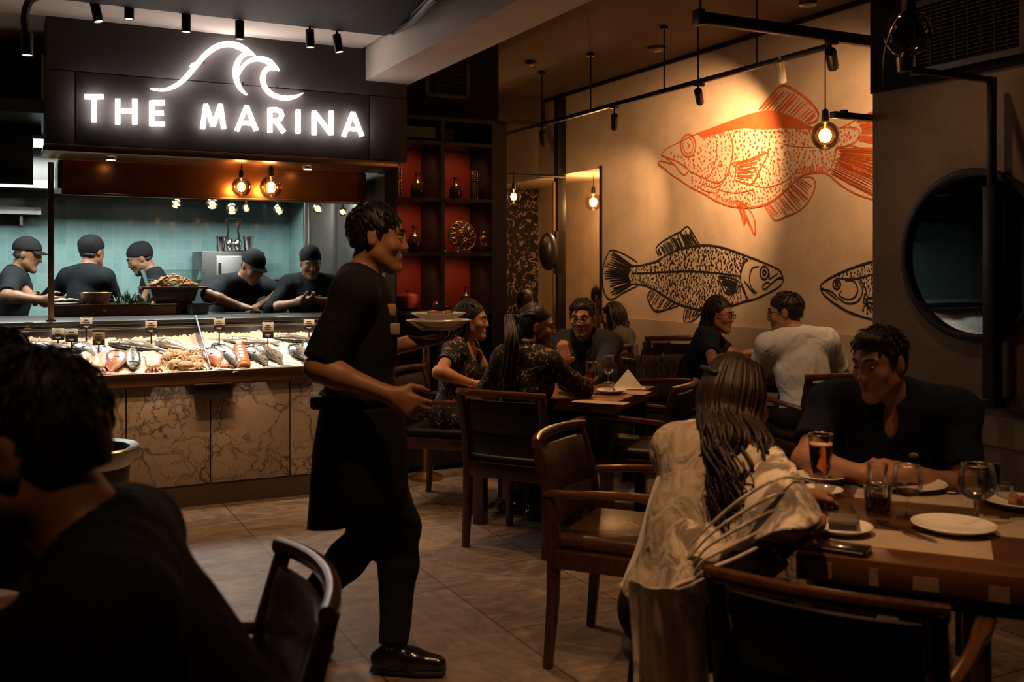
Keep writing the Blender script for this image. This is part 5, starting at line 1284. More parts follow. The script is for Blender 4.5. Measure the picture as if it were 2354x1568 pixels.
band = [(600, 724)]+top_r[4:11]+[(1215, 700), (1120, 692), (1040, 690), (940, 700), (850, 690), (780, 700), (700, 722), (620, 745)]
back_lo = lambda x: np.interp(x, [600, 780, 980, 1215], [745, 705, 694, 700])
body_r = [(440, 815), (560, 850), (640, 760), (780, 712), (980, 700), (1200, 705), (1440, 680), (1455, 740), (1350, 795), (1310, 900), (1150, 945), (1000, 1070), (850, 1110), (700, 1070), (560, 990), (560, 930)]
tex = []
for i in range(90):                                              # scale texture along the dark back
    x = random.uniform(620, 1200); y1 = back_lo(x); y0 = np.interp(x, [600, 700, 800, 900, 980, 1060, 1140, 1215], [720, 686, 650, 618, 606, 622, 656, 692])
    tex.append(([(x, random.uniform(y0, y1)+18), (x+8, random.uniform(y0, y1)+22)], 5, False))
st += poly_rays([(1130, 940), (1210, 925), (1300, 925)], [(1120, 905), (1205, 890), (1305, 895)], 16, 4)+poly_rays([(700, 1075), (780, 1105), (860, 1112)], [(690, 1040), (780, 1075), (870, 1085)], 16, 4)
mural('red_fish_mural', 'big red painted fish facing left on the long wall', 'paint_red', 1350, 0, st+tex, [band], body_r, 640, 4.6, lambda x, y: 1.25 if y < 900 else 1.0)
tb = [(1050, 308), (1038, 285), (985, 257), (900, 222), (830, 196), (760, 171), (690, 153), (620, 149), (540, 160), (470, 181), (420, 206), (360, 240), (300, 255), (235, 262)]
bb = [(1055, 345), (1038, 371), (980, 405), (900, 440), (850, 451), (760, 480), (640, 499), (560, 486), (480, 460), (420, 425), (360, 386), (300, 364), (235, 358)]
sb = [(tb, 9, False), (bb, 9, False), ([(1050, 308), (1055, 322), (1030, 325), (1000, 350), (960, 385), (945, 372), (965, 350), (985, 352)], 6, False), ([(1055, 345), (1056, 332), (1030, 330), (1000, 352)], 5, False),
      ([(955+23*math.cos(a), 297+35*math.sin(a)) for a in np.linspace(0, 6.28, 12, False)], 8, True), ([(955+8*math.cos(a), 296+13*math.sin(a)) for a in np.linspace(0, 6.28, 10, False)], 10, True),
      ([(865, 222), (838, 262), (826, 330), (842, 395), (870, 440)], 7, False), ([(925, 262), (888, 275), (875, 330), (885, 375), (915, 405)], 6, False), ([(845, 340), (880, 385), (905, 410)], 8, False), ([(830, 350), (850, 400), (858, 445)], 7, False), ([(985, 300), (980, 330), (1000, 320), (1030, 300)], 6, False),
      ([(240, 300), (330, 297), (450, 291), (560, 288), (700, 298), (830, 316)], 8, False), ([(235, 262), (222, 310), (235, 358)], 8, False),
      ([(272, 242), (200, 197), (132, 175), (108, 205), (90, 250), (82, 305), (88, 385), (108, 430), (137, 440), (200, 402), (272, 368)], 9, False),
      ([(385, 207), (371, 170), (392, 140), (430, 115), (470, 92), (505, 75), (540, 48), (572, 88), (605, 147)], 8, False), ([(345, 388), (326, 430), (366, 502), (430, 494), (492, 474)], 8, False), ([(530, 490), (520, 530), (530, 567), (570, 555), (600, 530), (624, 500)], 8, False),
      ([(705, 316), (725, 360), (747, 406), (800, 400), (822, 345)], 7, False), ([(705, 316), (770, 322), (820, 345)], 7, False)]
sb += poly_rays([(245, 258), (228, 310), (245, 362)], [(132, 178), (84, 300), (135, 438)], 30, 6)+poly_rays([(395, 207), (470, 180), (540, 160), (600, 149)], [(374, 165), (430, 116), (505, 76), (550, 58)], 26, 6)+poly_rays([(350, 388), (410, 425), (480, 465)], [(328, 430), (366, 500), (440, 492)], 15, 4)+poly_rays([(540, 488), (615, 498)], [(524, 555), (590, 540)], 10, 4)+poly_rays([(815, 350), (800, 395)], [(710, 322), (750, 402)], 11, 5)
body_b = tb[3:]+[(235, 300)]+bb[::-1][:8]+[(830, 440), (826, 330), (850, 230)]
mural('black_fish_mural', 'black painted fish facing right on the long wall', 'paint_black', 1350, 500, sb, None, body_b, 900, 4.0, lambda x, y: 1.3 if y < 290 else 1.0)
mural('black_fish_head_mural', 'black painted fish head cut off by the mirror wall', 'paint_black', 1350, 500,
      [([(1258, 365), (1300, 332), (1400, 283), (1540, 236), (1640, 215)], 9, False), ([(1258, 385), (1280, 420), (1340, 468), (1420, 513), (1540, 550), (1640, 570)], 9, False), ([(1258, 365), (1262, 385), (1310, 395), (1345, 425)], 7, False), ([(1262, 375), (1300, 405), (1350, 445)], 5, False),
       ([(1345+20*math.cos(a), 360+25*math.sin(a)) for a in np.linspace(0, 6.28, 10, False)], 7, True), ([(1345+8*math.cos(a), 358+10*math.sin(a)) for a in np.linspace(0, 6.28, 8, False)], 7, True), ([(1340, 325), (1440, 330), (1540, 305)], 7, False),
       ([(1370, 395), (1360, 420), (1400, 440), (1440, 430), (1458, 390), (1440, 345), (1390, 340)], 6, False), ([(1350, 430), (1400, 462), (1460, 450), (1485, 390), (1462, 340)], 6, False), ([(1470, 335), (1505, 395), (1490, 450), (1530, 500)], 6, False), ([(1495, 440), (1540, 430), (1600, 425)], 8, False), ([(1500, 450), (1540, 465), (1600, 480)], 8, False), ([(1500, 460), (1540, 495)], 7, False)],
      None, [(1350, 315), (1540, 250), (1620, 230), (1620, 540), (1480, 510), (1495, 400), (1470, 325)], 120, 5)
# ------------------------------------------------------------------ round mirror, lamp post, wall bar
ME = room_empty('round_mirror', 4.0, 3.15, 1.53, 'large round mirror with a black rim on the taupe wall', 'mirror')
Ry = Matrix.Rotation(-math.pi/2, 3, 'Y')
m = MB(); m.lathe([(.375, 0), (.375, .006), (.001, .006)], seg=64, M=Ry); t = NT('mirror_glass'); t.set(Base_Color=(.25, .25, .25), Metallic=1.0, Roughness=.02); m.build('mirror_glass', t.m, ME, 20)
m = MB(); m.lathe([(.368, 0), (.40, 0), (.40, .03), (.385, .034), (.368, .03), (.368, 0)], seg=64, M=Ry, caps=False); m.build('rim', M['black_metal'], ME, 40)
E = room_empty('lamp_post', 3.93, 3.0, .885, 'black square lamp post with a side arm in front of the round mirror', 'lamp post')
m = MB(); m.rbox(-.03, .03, -.03, .03, -.03, .95, .004); m.build('lower_tube', M['black_metal'], E)
m = MB(); m.rbox(-.022, .012, -.014, .014, .95, 1.435, .003); m.build('upper_tube', M['black_metal'], E)
m = MB(); m.rbox(-.55, .012, -.014, .014, 1.41, 1.435, .003); m.build('arm', M['black_metal'], E)
m = MB(); m.rbox(-.035, .07, -.035, .035, -.04, .0, .003); m.build('bracket', M['black_metal'], E)
m = MB(); m.lathe([(.03, -.03), (.035, .03), (.02, .05), (.001, .05)], (-.55, 0, 1.44)); m.build('lamp_holder', M['brass_steel'], E)
E = room_empty('unlit_pendant', 3.40, 3.0, 2.46, 'unlit dark glass globe hanging at the end of the post arm', 'pendant lamp')
m = MB(); m.lathe([(.02, .1), (.06, .085), (.09, .04), (.1, 0), (.09, -.04), (.06, -.08), (.02, -.098)], seg=28, caps=False); m.build('glass_bulb', thin_glass('smoked_bulb', (.35, .28, .22), .6), E, 180)
m = MB(); m.tube([(0, 0, .1), (0, 0, .79)], .008, 6); m.build('cord', M['brass_steel'], E); m = MB(); m.lathe([(.02, .16), (.03, .14), (.03, .05), (.02, .02), (.001, .02)]); m.build('socket', M['black_metal'], E)
m = MB(); m.tube(catmull([(0, 0, .12), (-.09, 0, .02), (-.14, 0, -.10), (-.15, 0, -.24)], 6), .004, 5); m.build('loop_cable', M['brass_steel'], E)
u, z = on_v(1910, 264, 3.79)
E = room_empty('wall_bar', u, 3.78, z, 'short black metal bar fixed at the wall corner beside the pendant', 'bar'); m = MB(); m.rbox(0, .34, -.02, .02, -.016, .016, .003); m.build('bar', M['black_metal'], E); m = MB(); m.lathe([(.022, .016), (.02, .028), (.001, .03)], (.08, 0, 0), 12); m.build('knob', M['black_metal'], E)
# ------------------------------------------------------------------ pendants in the dining room
u, z = on_v(1897, 312, 4.17); globe(R(u, 4.17, z), .080, 2.745, 'glowing globe pendant hanging in front of the red fish tail', 7)
p = at(1181, 452, 9.5); globe(p, .072, 2.40, 'glowing globe pendant beside the black shelf at the corridor', 6)
u, z = on_u(1364, 465, 5.32); v_ = u; globe(R(5.32, v_, z), .088, 2.43, 'glowing globe pendant in the recess behind the black wall edge', 48)
a = at(1170, 399, 9.5); b = R(5.03, 8.75, 2.40)
E = empty('lamp_rail', a, 0, 'thin black rail above the corridor pendant', 'rail'); m = MB(); m.tube([(-.25, 0, 0), b-a], .014, 8); m.build('rail', M['black_metal'], E); m = MB(); m.tube([(-.2, 0, 0), (-.2, 0, 3.25-a.z)], .006, 6); m.build('hanger', M['black_metal'], E)
# ------------------------------------------------------------------ spot heads and tracks
def head(loc, d, label, parent_z, watts=0, L=.11, r=.026, cone=55, mat='black_metal', color=WARMW, group=None, power_r=.02, bracket=True):
    E = empty('spotlight', loc, 0, label, 'spotlight', group); d = unit(d); Q = d.to_track_quat('Z', 'Y').to_matrix()
    m = MB(); m.lathe([(r*.3, -L*.5), (r*.95, -L*.5), (r, -L*.47), (r, L*.5), (r*.86, L*.5), (r*.80, L*.46)], seg=20, M=Q); m.build('barrel', M[mat], E, 40)
    m = MB(); m.lathe([(r*.82, L*.462), (r*.80, L*.47), (.001, L*.475)], seg=20, M=Q); m.build('lens', M['lamp_face'], E, 40)
    if bracket:
        m = MB(); top = Vector((0, 0, parent_z-loc[2])); m.tube([-d*L*.3, Vector((-d.x*L*.45, -d.y*L*.45, L*.55)), top], .007, 6); m.build('stem', M[mat], E); m = MB(); m.box(top+Vector((0, 0, -.012)), (.075, .03, .028), Matrix.Rotation(ROOM_A, 3, 'Z'), .003); m.build('adapter', M[mat], E)
    if watts: spot('spot_beam', Vector(loc)+d*(L*.55), Vector(loc)+d*2, watts, color, cone, .7, power_r)
    return E
TV, TZ = 5.70, 2.886
TR = room_empty('lighting_track', 1.0, TV, TZ, 'long black lighting track in front of the glowing sign', 'track')
ua = -1.5; ub = on_v(908, 66, TV)[0]
m = MB(); m.rbox(ua-1, ub-1, -.022, .022, 0, .04, .003); m.build('rail', M['black_metal'], TR)
m = MB(); pe = R(ub, TV, TZ+.02); q = at(1003, -8, 4.6)
loc_ = lambda w_: Matrix.Rotation(-ROOM_A, 3, 'Z') @ (w_-TR.location)
m.tube([loc_(pe), loc_(pe+(q-pe)*.5+Vector((0, 0, -.03))), loc_(q)], .02, 8); m.tube([loc_(pe+Vector((.02, 0, .02))), loc_(q+Vector((.02, 0, .04)))], .012, 8); m.build('conduit', M['black_metal'], TR)
nm = ('first and leftmost', 'second', 'third', 'fourth', 'fifth', 'sixth and rightmost')
for i, (px, py, tx) in enumerate(((222, 28, .25), (297, 22, 0), (428, 52, 0), (551, 69, 0), (713, 89, .05), (777, 100, .2))):
    u, z = on_v(px, py, TV); p = R(u, TV, z); head(p, (tx*.9, .0, -1), 'black spotlight over the sign, '+nm[i]+' on the near track', TZ+.01, 24, .105, .025, 62, color=WARM, group='spotlights on the sign track')
u, z = on_v(62, 102, 5.95); p = R(u, 5.95, z)
E = head(p, (0.02, 0, -1), 'black spotlight on a bent arm at the far left', z+.1, 5, .12, .032, bracket=False)
m = MB(); q = at(112, -14, 5.6); m.tube(catmull([(0, 0, .05), (-.012, 0, .14), (.02, 0, .24), tuple(q-p)], 6), .022, 8); m.build('bent_arm', M['black_metal'], E)
# track along the mural wall
MU, MZ = 4.3, 2.755
va = on_u(1168, 290, MU)[0]; vb = on_u(1893, 105, MU)[0]
E = room_empty('lighting_track', MU, vb, MZ, 'thin black track hanging along the fish mural wall', 'track')
m = MB(); m.rbox(-.016, .016, -.05, va-vb, 0, .032, .002); m.build('rail', M['black_metal'], E)
for px in (1246, 1358, 1527, 1605, 1740):
    v, _ = on_u(px, 200, MU); m = MB(); m.tube([(0, v-vb, .03), (0, v-vb, 3.25-MZ)], .006, 6); m.tube([(0, v-vb, 3.225-MZ), (0, v-vb, 3.25-MZ)], .03, 12); m.build('hanger', M['black_metal'], E)
for px, py, d, l, wt, mt, cone in ((1412, 280, (1400, 560), 'black spotlight left of the red fish nose', 60, 'black_metal', 75), (1607, 222, (1640, 400), 'black spotlight aimed at the red fish head', 165, 'black_metal', 105),
                             (1795, 163, (1850, 560), 'pale spotlight above the red fish back fin', 0, 'white_metal', 60), (1247, 318, (1275, 620), 'black spotlight at the far end of the mural track', 10, 'black_metal', 60)):
    v, z = on_u(px, py, MU); p = R(MU, v, z); tv, tz = on_u(*d, 5.05); head(p, R(5.05, tv, tz)-p, l, MZ+.01, wt, .15, .028, cone, mt, WARM)
# cross track in front of the mural
KV = 4.17; KU0 = on_v(1603, 47, KV)[0]; KZ = 2.76
E = room_empty('lighting_track', KU0, KV, KZ, 'thick black track crossing in front of the mural near the ceiling', 'track')
m = MB(); m.rbox(0, 1.75, -.02, .02, -.02, .04, .003); m.build('rail', M['black_metal'], E); m = MB(); m.tube([(.02, 0, .03), (.02, 0, 3.25-KZ)], .007, 6); m.build('hanger', M['black_metal'], E); m = MB(); m.rbox(-.01, .03, -.03, .03, -.03, .05, .004); m.build('end_cap', M['black_metal'], E)
u, z = on_v(1912, 136, KV); p = R(u, KV, z); tv, tz = on_u(1965, 420, 5.05); head(p, R(5.05, tv, tz)-p, 'black spotlight on the cross track above the globe pendant', KZ-.01, 75, .14, .032, 110, 'black_metal', WARM)
p = at_z(1857, 12, 3.09); E = empty('ceiling_downlight', (p.x, p.y, 3.25), 0, 'round ceiling downlight at the top edge above the mural', 'downlight')
m = MB(); m.lathe([(.055, 0), (.055, -.16), (.047, -.165)], seg=24); m.build('can', M['dark_steel'], E); m = MB(); m.lathe([(.045, -.16), (.044, -.164), (.001, -.164)], seg=24); m.build('lens', M['lamp_face'], E)
for px, py, r, l in ((1510, 108, .075, 'dark round smoke detector on the brown ceiling'), (1221, 141, .05, 'small pale smoke detector on the brown ceiling near the beam')):
    p = at_z(px, py, 3.25); E = empty('smoke_detector', p, 0, l, 'smoke detector'); m = MB(); m.lathe([(r, 0), (r, -.02), (r*.8, -.03), (.001, -.032)]); m.build('housing', M['dark_steel'], E); m = MB(); m.lathe([(r*.4, -.031), (r*.35, -.038), (.001, -.04)]); m.build('sensor', M['white_metal'], E)
# ------------------------------------------------------------------ far corridor: post, patterned screen, wall lamp
v, _ = on_u(1287, 500, 5.0)
E = room_empty('black_post', 5.0, v, 0, 'tall black post beside the far recess', 'post'); m = MB(); m.rbox(-.045, .045, -.045, .045, 0, 3.2, .004); m.build('post', M['black_metal'], E); m = MB(); m.rbox(-.07, .05, -.07, .07, 0, .02); m.build('foot', M['black_metal'], E); m = MB(); m.rbox(-.085, -.06, -.02, .0, .02, 2.35); m.build('side_rail', M['brass_steel'], E)
p = at(1274, 578, 9.75); E = empty('wall_speaker', p, 0, 'black domed wall speaker on the far post', 'speaker'); m = MB(); m.ell((-.06, 0, 0), (.10, .12, .19)); m.build('dome', M['black_metal'], E, 180); m = MB(); m.box((.05, .06, -.01), (.09, .06, .42), Matrix.Rotation(ROOM_A, 3, 'Z'), .004); m.build('back_plate', M['black_metal'], E)
ua, za = on_v(1150, 405, 10.58); ub, zb = on_v(1240, 700, 10.58); 
E = room_empty('patterned_screen', (ua+ub)/2, 10.57, 0, 'black screen with swirling gold pattern on the far wall', 'screen')
M['screen'] = printed('gold_swirls', (.014, .012, .011), (.42, .26, .13), None, 20, .07, .5)
m = MB(); m.rbox(ua-(ua+ub)/2, ub-(ua+ub)/2, -.02, .02, .02, za); m.build('panel', M['screen'], E); m = MB(); m.rbox(ua-(ua+ub)/2, ub-(ua+ub)/2, -.03, .02, 0, .02); m.rbox(ua-(ua+ub)/2, ub-(ua+ub)/2, -.03, .02, za, za+.03); m.build('frame', M['dark_wood'], E)
# ------------------------------------------------------------------ furniture
def chair(label, x, y, head_, sc=1.0, col='leather', group='wooden armchairs with leather seats'):
    E = empty('armchair', (x, y, 0), math.radians(head_)-math.pi/2, label, 'chair', group); E.scale = (sc, sc, sc)
    W_ = M['dark_wood']; Lm = M[col]
    for s in (-1, 1):
        m = MB(); m.rsweep([(s*.235, -.265, 0), (s*.235, -.245, .25), (s*.235, -.24, .46), (s*.235, -.27, .66), (s*.238, -.315, .825)], [.036, .042, .046, .042, .038], [.034, .044, .05, .044, .032], (0, 1, 0)); m.build('leg', W_, E)
        m = MB(); m.rsweep([(s*.25, .235, 0), (s*.25, .235, .38), (s*.25, .235, .635)], [.034, .046, .042], [.034, .046, .042], (0, 1, 0)); m.build('leg', W_, E)
        m = MB(); m.rsweep(catmull([(s*.245, -.272, .640), (s*.262, -.12, .652), (s*.268, .08, .662), (s*.262, .22, .655), (s*.258, .275, .642)], 5), [.036]*10+[.046]*9+[.04, .034], .028, (0, 0, 1), .45); m.build('armrest', M['arm_wood'], E)
    m = MB(); m.rbox(-.225, .225, -.262, -.228, .375, .455, .004); m.rbox(-.235, .235, .215, .25, .375, .44, .004)
    for s in (-1, 1): m.rbox(s*.25-.016, s*.25+.016, -.24, .23, .375, .44, .004)
    m.build('seat_frame', W_, E)
    m = MB(); nu, nv = 12, 12; top = []
    m.box((0, -.005, .462), (.465, .475, .065), None, .026, 3); m.build('seat', Lm, E)
    cur = lambda x: -.035*(1-(x/.22)**2)
    def pad(z0, z1, nz, th):                                      # leather pad curved backwards between the posts
        rings = []
        for k in range(nz+1):
            z = z0+(z1-z0)*k/nz; yb = np.interp(z, [.46, .66, .825], [-.235, -.265, -.305]); e = min(k, nz-k); t_ = th*(1 if e > 0 else .45)
            xs = np.linspace(-.207, .207, 11); fr = [(x, yb+cur(x)+t_*(1 if abs(x) < .2 else .4), z) for x in xs]; bk = [(x, yb+cur(x)-t_*.7*(1 if abs(x) < .2 else .5), z) for x in xs[::-1]]
            rings.append([Vector(q) for q in fr+bk])
        return rings
    m = MB(); m.ring_loft(pad(.50, .615, 4, .022)); m.ring_loft(pad(.618, .788, 5, .024)); m.build('backrest', Lm, E, 50)
    m = MB(); m.rsweep([(x, -.318+cur(x)*1.1, .822+.006*(1-(x/.25)**2)) for x in np.linspace(-.258, .258, 13)], .034, .038, (0, 0, 1), .4); m.build('top_rail', M['arm_wood'], E)
    return E
chair('armchair with its leather back to the camera, right behind the ponytailed woman', .09, 5.36, 61)
chair('armchair under the woman in the twig print dress', -.37, 6.24, -18)
chair('empty armchair tucked under the right end of the middle table', .67, 5.62, 156)
chair('empty brown armchair in the centre foreground, left of the woman in the shawl', .47, 3.76, -24, 1.0, 'brown_leather')
chair('armchair with its wooden back to the camera at the bottom right, under the near table', .80, 2.32, 57.5, .96)
chair('armchair seen edge on in the foreground beside the waiter\'s rear leg', -.72, 1.95, 203, 1.0, 'brown_leather')
chair('armchair under the man in the navy polo', 1.38, 3.62, -113)
chair('dark armchair behind the man in the pale shirt', 1.82, 6.03, 108, 1.03)
chair('armchair under the woman in the navy tee, with a cushion on it', 1.12, 7.02, -16, 1.08)
chair('far armchair with a tall leather back against the mural wall', 1.36, 7.92, 82, 1.14)
chair('far armchair under the woman with bare shoulders', .92, 8.40, 150, 1.05)
chair('far armchair facing the recess, behind the man with glasses', .68, 9.22, 70, 1.10)
chair('armchair under the man with glasses', .50, 6.72, -114)
chair('far armchair in front of the patterned screen', .10, 9.05, 80)
chair('far armchair in the recess under the man in grey', .80, 10.0, -60)
A_ = Vector((.916, -.40, 0)); B_ = Vector((.40, .916, 0)); TA = math.atan2(-.40, .916)
def table(label, c, sx, sy, z=.75, th=.06, mat='table_wood', legs=True, edge=None):
    E = empty('dining_table', (c[0], c[1], 0), TA, label, 'table', 'dining tables')
    m = MB(); m.rbox(-sx/2, sx/2, -sy/2, sy/2, z-th, z, .005); m.build('tabletop', M[mat], E)
    if edge:
        t = M[edge]; m = MB(); x = -sx/2+.02
        while x < sx/2-.05:
            w1 = random.uniform(.02, .07); z0 = z-th+random.uniform(.004, .015); m.rbox(x, x+w1, -sy/2-.0016, -sy/2+.01, z0, z0+random.uniform(.026, .042)); x += w1+random.uniform(.03, .12)
        m.build('edge_pattern', t, E)
    for a in (-1, 1):
        for b in (-1, 1): m = MB(); m.rbox(a*(sx/2-.07)-.032, a*(sx/2-.07)+.032, b*(sy/2-.07)-.032, b*(sy/2-.07)+.032, 0, z-th, .003); m.build('leg', M['dark_wood'], E)
    m = MB(); m.rbox(-sx/2+.06, sx/2-.06, -sy/2+.06, -sy/2+.08, z-th-.05, z-th); m.rbox(-sx/2+.06, sx/2-.06, sy/2-.08, sy/2-.06, z-th-.05, z-th); m.build('apron', M['dark_wood'], E)
    return E
M['inlay'] = wood('pale_wood_inlay', (.16, .09, .05), (.36, .22, .13), .5, 8, 0)
table('square wooden table in the middle with three people around it', Vector((.552, 5.33, 0))-A_*.45+B_*.40, .90, .80, .75, .062)
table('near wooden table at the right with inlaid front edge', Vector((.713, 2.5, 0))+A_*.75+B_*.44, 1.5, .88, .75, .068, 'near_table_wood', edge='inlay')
table('small wooden table by the mural between navy woman and pale shirted man', (1.76, 6.66), .80, .50, .77)
table('dark wooden table at the left edge before the big man', (-1.38, 1.72), .70, .90).rotation_euler = (0, 0, 0)
table('far table in front of the recess', (.70, 8.74), .70, .5, .80)
for x, y, l in ((.45, 2.72, 'dark stool under the woman in the pale shawl'), (-.44, 1.50, 'dark stool under the big man in the left foreground'), (-1.31, 2.66, 'dark stool under the person at the far left edge')):
    E = empty('wooden_stool', (x, y, 0), TA, l, 'stool', 'dark stools')
    m = MB(); m.lathe([(.13, .40), (.15, .415), (.15, .44), (.13, .455), (.001, .457)], seg=28); m.build('seat', M['leather'], E)
    for a in (-1, 1):
        for b in (-1, 1): m = MB(); m.rsweep([(a*.09, b*.09, .41), (a*.12, b*.12, 0)], .032, .032, (0, 1, 0)); m.build('leg', M['dark_wood'], E)
    m = MB(); m.tube([(.11*math.cos(a), .11*math.sin(a), .2) for a in np.linspace(0, 2*math.pi, 20, False)], .009, 6, closed=True); m.build('foot_ring', M['dark_wood'], E)
# cushion
E = empty('cushion', (1.06, 6.95, .53), math.radians(-16), 'dark cushion with pale stripes behind the woman in the navy tee', 'cushion'); E.scale = (1, .62, .82)
t = NT('striped_cushion'); v = t.coords(); w_ = t.node('TexWave', Scale=9.0, Distortion=6.0, Detail=2.0); t.L(v, w_.inputs['Vector']); t.set(Base_Color=t.ramp(w_.outputs['Fac'], [(.35, (.03, .022, .018)), (.6, (.14, .10, .075)), (.8, (.03, .022, .018))]), Roughness=.8)
m = MB(); m.ring_loft([[Vector((x*.17*max(.35, 1-abs(sx)**6*.2)*1, .0, 0))+Vector((0, .20*sx*1, 0))*0+Vector((sx*.06*(1-((k-3.5)/4)**4*.9), (abs(x) and 1)*x*.21, .21+.21*((k-3.5)/3.7))) for sx, x in [(math.cos(a), math.sin(a)) for a in np.linspace(0, 2*math.pi, 20, False)]] for k in range(8)]); m.build('cover', t.m, E, 180)
m = MB(); m.tube([(0, -.21, .2), (0, -.2, .4), (0, 0, .425), (0, .2, .4), (0, .21, .2), (0, .2, .02), (0, 0, .005), (0, -.2, .02)], .006, 6, closed=True); m.build('piping', M['dark_wood'], E)
# ------------------------------------------------------------------ tableware
TT = .75
def tp(px, py, z=TT): p = at_z(px, py, z); return Vector((p.x, p.y, z))
GG = 'clear_glass'
def wine_glass(p, label, hgt=.19, r=.038, fill=None, fl=.5, group='wine glasses'):
    E = empty('wine_glass', p, 0, label, 'glass', group); s = hgt/.19
    bw = [(.006, .075), (.02, .082), (.034, .10), (.038, .125), (.036, .155), (.031, .19)]
    m = MB(); m.lathe([(r/.038*a, b*s) for a, b in bw], seg=28, caps=False); m.build('bowl', M[GG], E, 180)
    m = MB(); m.lathe([(.034, 0), (.033, .003), (.010, .007), (.0045, .02), (.004, .06), (.0065, .077*s)], seg=20); m.build('stem', M[GG], E, 50)
    m = MB(); m.tube([(r/.038*.031*math.cos(a), r/.038*.031*math.sin(a), hgt) for a in np.linspace(0, 2*math.pi, 28, False)], .0012, 5, closed=True); m.build('rim', M['steel_shiny'], E, 180)
    if fill:
        z1 = (.082+(.19-.082)*fl)*s; pr = [(r/.038*a*.95, b*s+.002) for a, b in bw if b*s < z1-.004]; ra = np.interp(z1, [b*s for a, b in bw], [a*r/.038*.95 for a, b in bw]); m = MB(); m.lathe(pr+[(ra, z1), (.001, z1)], seg=24); m.build('drink', M[fill], E, 50)
    return E
def tumbler(p, label, hgt=.10, r=.036, fill=None, fl=.6, group='tumblers', mat=GG):
    E = empty('tumbler', p, 0, label, 'glass', group)
    m = MB(); m.lathe([(.001, .006), (r*.84, .006), (r*.86, .0), (r*.88, .004), (r, hgt), (r*.95, hgt), (r*.82, .010), (.001, .010)], seg=26, caps=False); m.build('glass', M[mat], E, 50)
    m = MB(); m.tube([(r*.975*math.cos(a), r*.975*math.sin(a), hgt) for a in np.linspace(0, 2*math.pi, 26, False)], .0012, 5, closed=True); m.build('rim', M['steel_shiny'], E, 180)
    if fill: m = MB(); m.lathe([(r*.80, .011), (r*(.82+.12*fl), hgt*fl), (.001, hgt*fl)], seg=24); m.build('drink', M[fill], E, 50)
    return E
def plate(p, label, r=.13, cat='plate', group='white plates', food=None, rim=.02):
    E = empty('plate', p, 0, label, cat, group)
    m = MB(); m.lathe([(r*.55, 0), (r*.6, .004), (r*.98, rim), (r, rim+.002), (r*.98, rim+.004), (r*.66, .008), (.001, .007)], seg=40); m.build('dish', M['white_china'], E, 50)
    m = MB(); m.tube([(r*.985*math.cos(a), r*.985*math.sin(a), rim+.002) for a in np.linspace(0, 2*math.pi, 40, False)], .0025, 6, closed=True); m.build('rim', M['white_china'], E, 180)
    if food:
        m = MB()
        for i in range(9): a = random.uniform(0, 6.28); q = random.uniform(0, r*.42); m.ell((q*math.cos(a), q*math.sin(a), .016+random.uniform(0, .01)), (r*.18, r*.13, .012), rotz(a), 8, 5)
        m.build('food', M[food], E, 180)
    return E
M['food'] = simple('browned_food', (.30, .12, .04), .5, 0, .5, 50, .5, 60)
def napkin(p, label, rz, s=1.0):
    E = empty('napkin', p, rz, label, 'napkin', 'standing folded napkins'); m = MB()
    h_, w_ = .115*s, .085*s
    m.add([(-w_, -.035, 0), (w_*1.25, -.045, 0), (w_*.1, -.005, h_), (-w_*.9, .05, 0), (w_*1.1, .05, 0), (w_*.1, .01, h_)], [(0, 1, 2), (3, 5, 4), (0, 2, 5, 3), (1, 4, 5, 2)]); m.build('front_fold', M['cloth_white'], E, 0)
    m = MB(); m.rbox(-w_, w_*1.3, -.05, .055, 0, .006, .002); m.build('flat_fold', M['cloth_white'], E); return E
def cutlery(kind, p, rz, label):
    E = empty(kind, p, rz, label, kind, 'cutlery'); m = MB(); m.rsweep([(0, -.10, .004), (0, -.02, .006), (0, .02, .004)], [.011, .007, .005], .003); m.build('handle', M['steel_shiny'], E)
    m = MB()
    if kind == 'fork':
        m.rbox(-.011, .011, .02, .05, .003, .0055, .001)
        for k in range(4): m.rbox(-.0105+.0062*k, -.0075+.0062*k, .045, .09, .003, .0055)
        m.build('prongs', M['steel_shiny'], E)
    elif kind == 'knife': m.prism([(-.005, .02), (-.008, .10), (-.002, .12), (.007, .10), (.006, .02)], lambda a, b, d: (a, b, .003+d), .002); m.build('blade', M['steel_shiny'], E, 0)
    else: m.ell((0, .05, .006), (.016, .03, .004)); m.build('bowl', M['steel_shiny'], E, 180)
    return E
def mat_(p, label, w_, d, rz=TA, group='paper placemats'):
    o = MB().rbox(-w_/2, w_/2, -d/2, d/2, 0, .0015).build('placemat', M['paper'], None); o.location = p; o.rotation_euler = (0, 0, rz); return tag(o, label, 'placemat', group)
# middle table
wine_glass(tp(1361, 906), 'wine glass with a little amber wine, front of the middle table', .185, .037, 'wine', .45)
wine_glass(tp(1399, 890), 'clear wine glass with water beside the folded napkin, middle table', .19, .036, 'water', .5)
tumbler(tp(1378, 878), 'dark tumbler between the two wine glasses, middle table', .115, .032, 'cola', .55)
tumbler(tp(1322, 886), 'small squat glass of amber drink beside the woman\'s sleeve, middle table', .055, .042, 'wine', .5)
plate(tp(1404, 905), 'round white side plate at the front of the middle table', .088)
tumbler(tp(1400, 902)+Vector((0, 0, .009)), 'short clear glass standing on the side plate, middle table', .05, .03, 'water', .6)
napkin(tp(1440, 893), 'white napkin folded to a peak at the right end of the middle table', -.25)
mat_(tp(1380, 925), 'paper placemat at the front edge of the middle table', .30, .11)
mat_(tp(1440, 902), 'paper placemat under the peaked napkin, middle table', .26, .16)
mat_(tp(1100, 900), 'paper placemat before the woman in the twig print dress', .2, .14)
cutlery('fork', tp(1338, 917)+Vector((0, 0, .002)), -.9, 'fork left of the amber wine glass on the middle table')
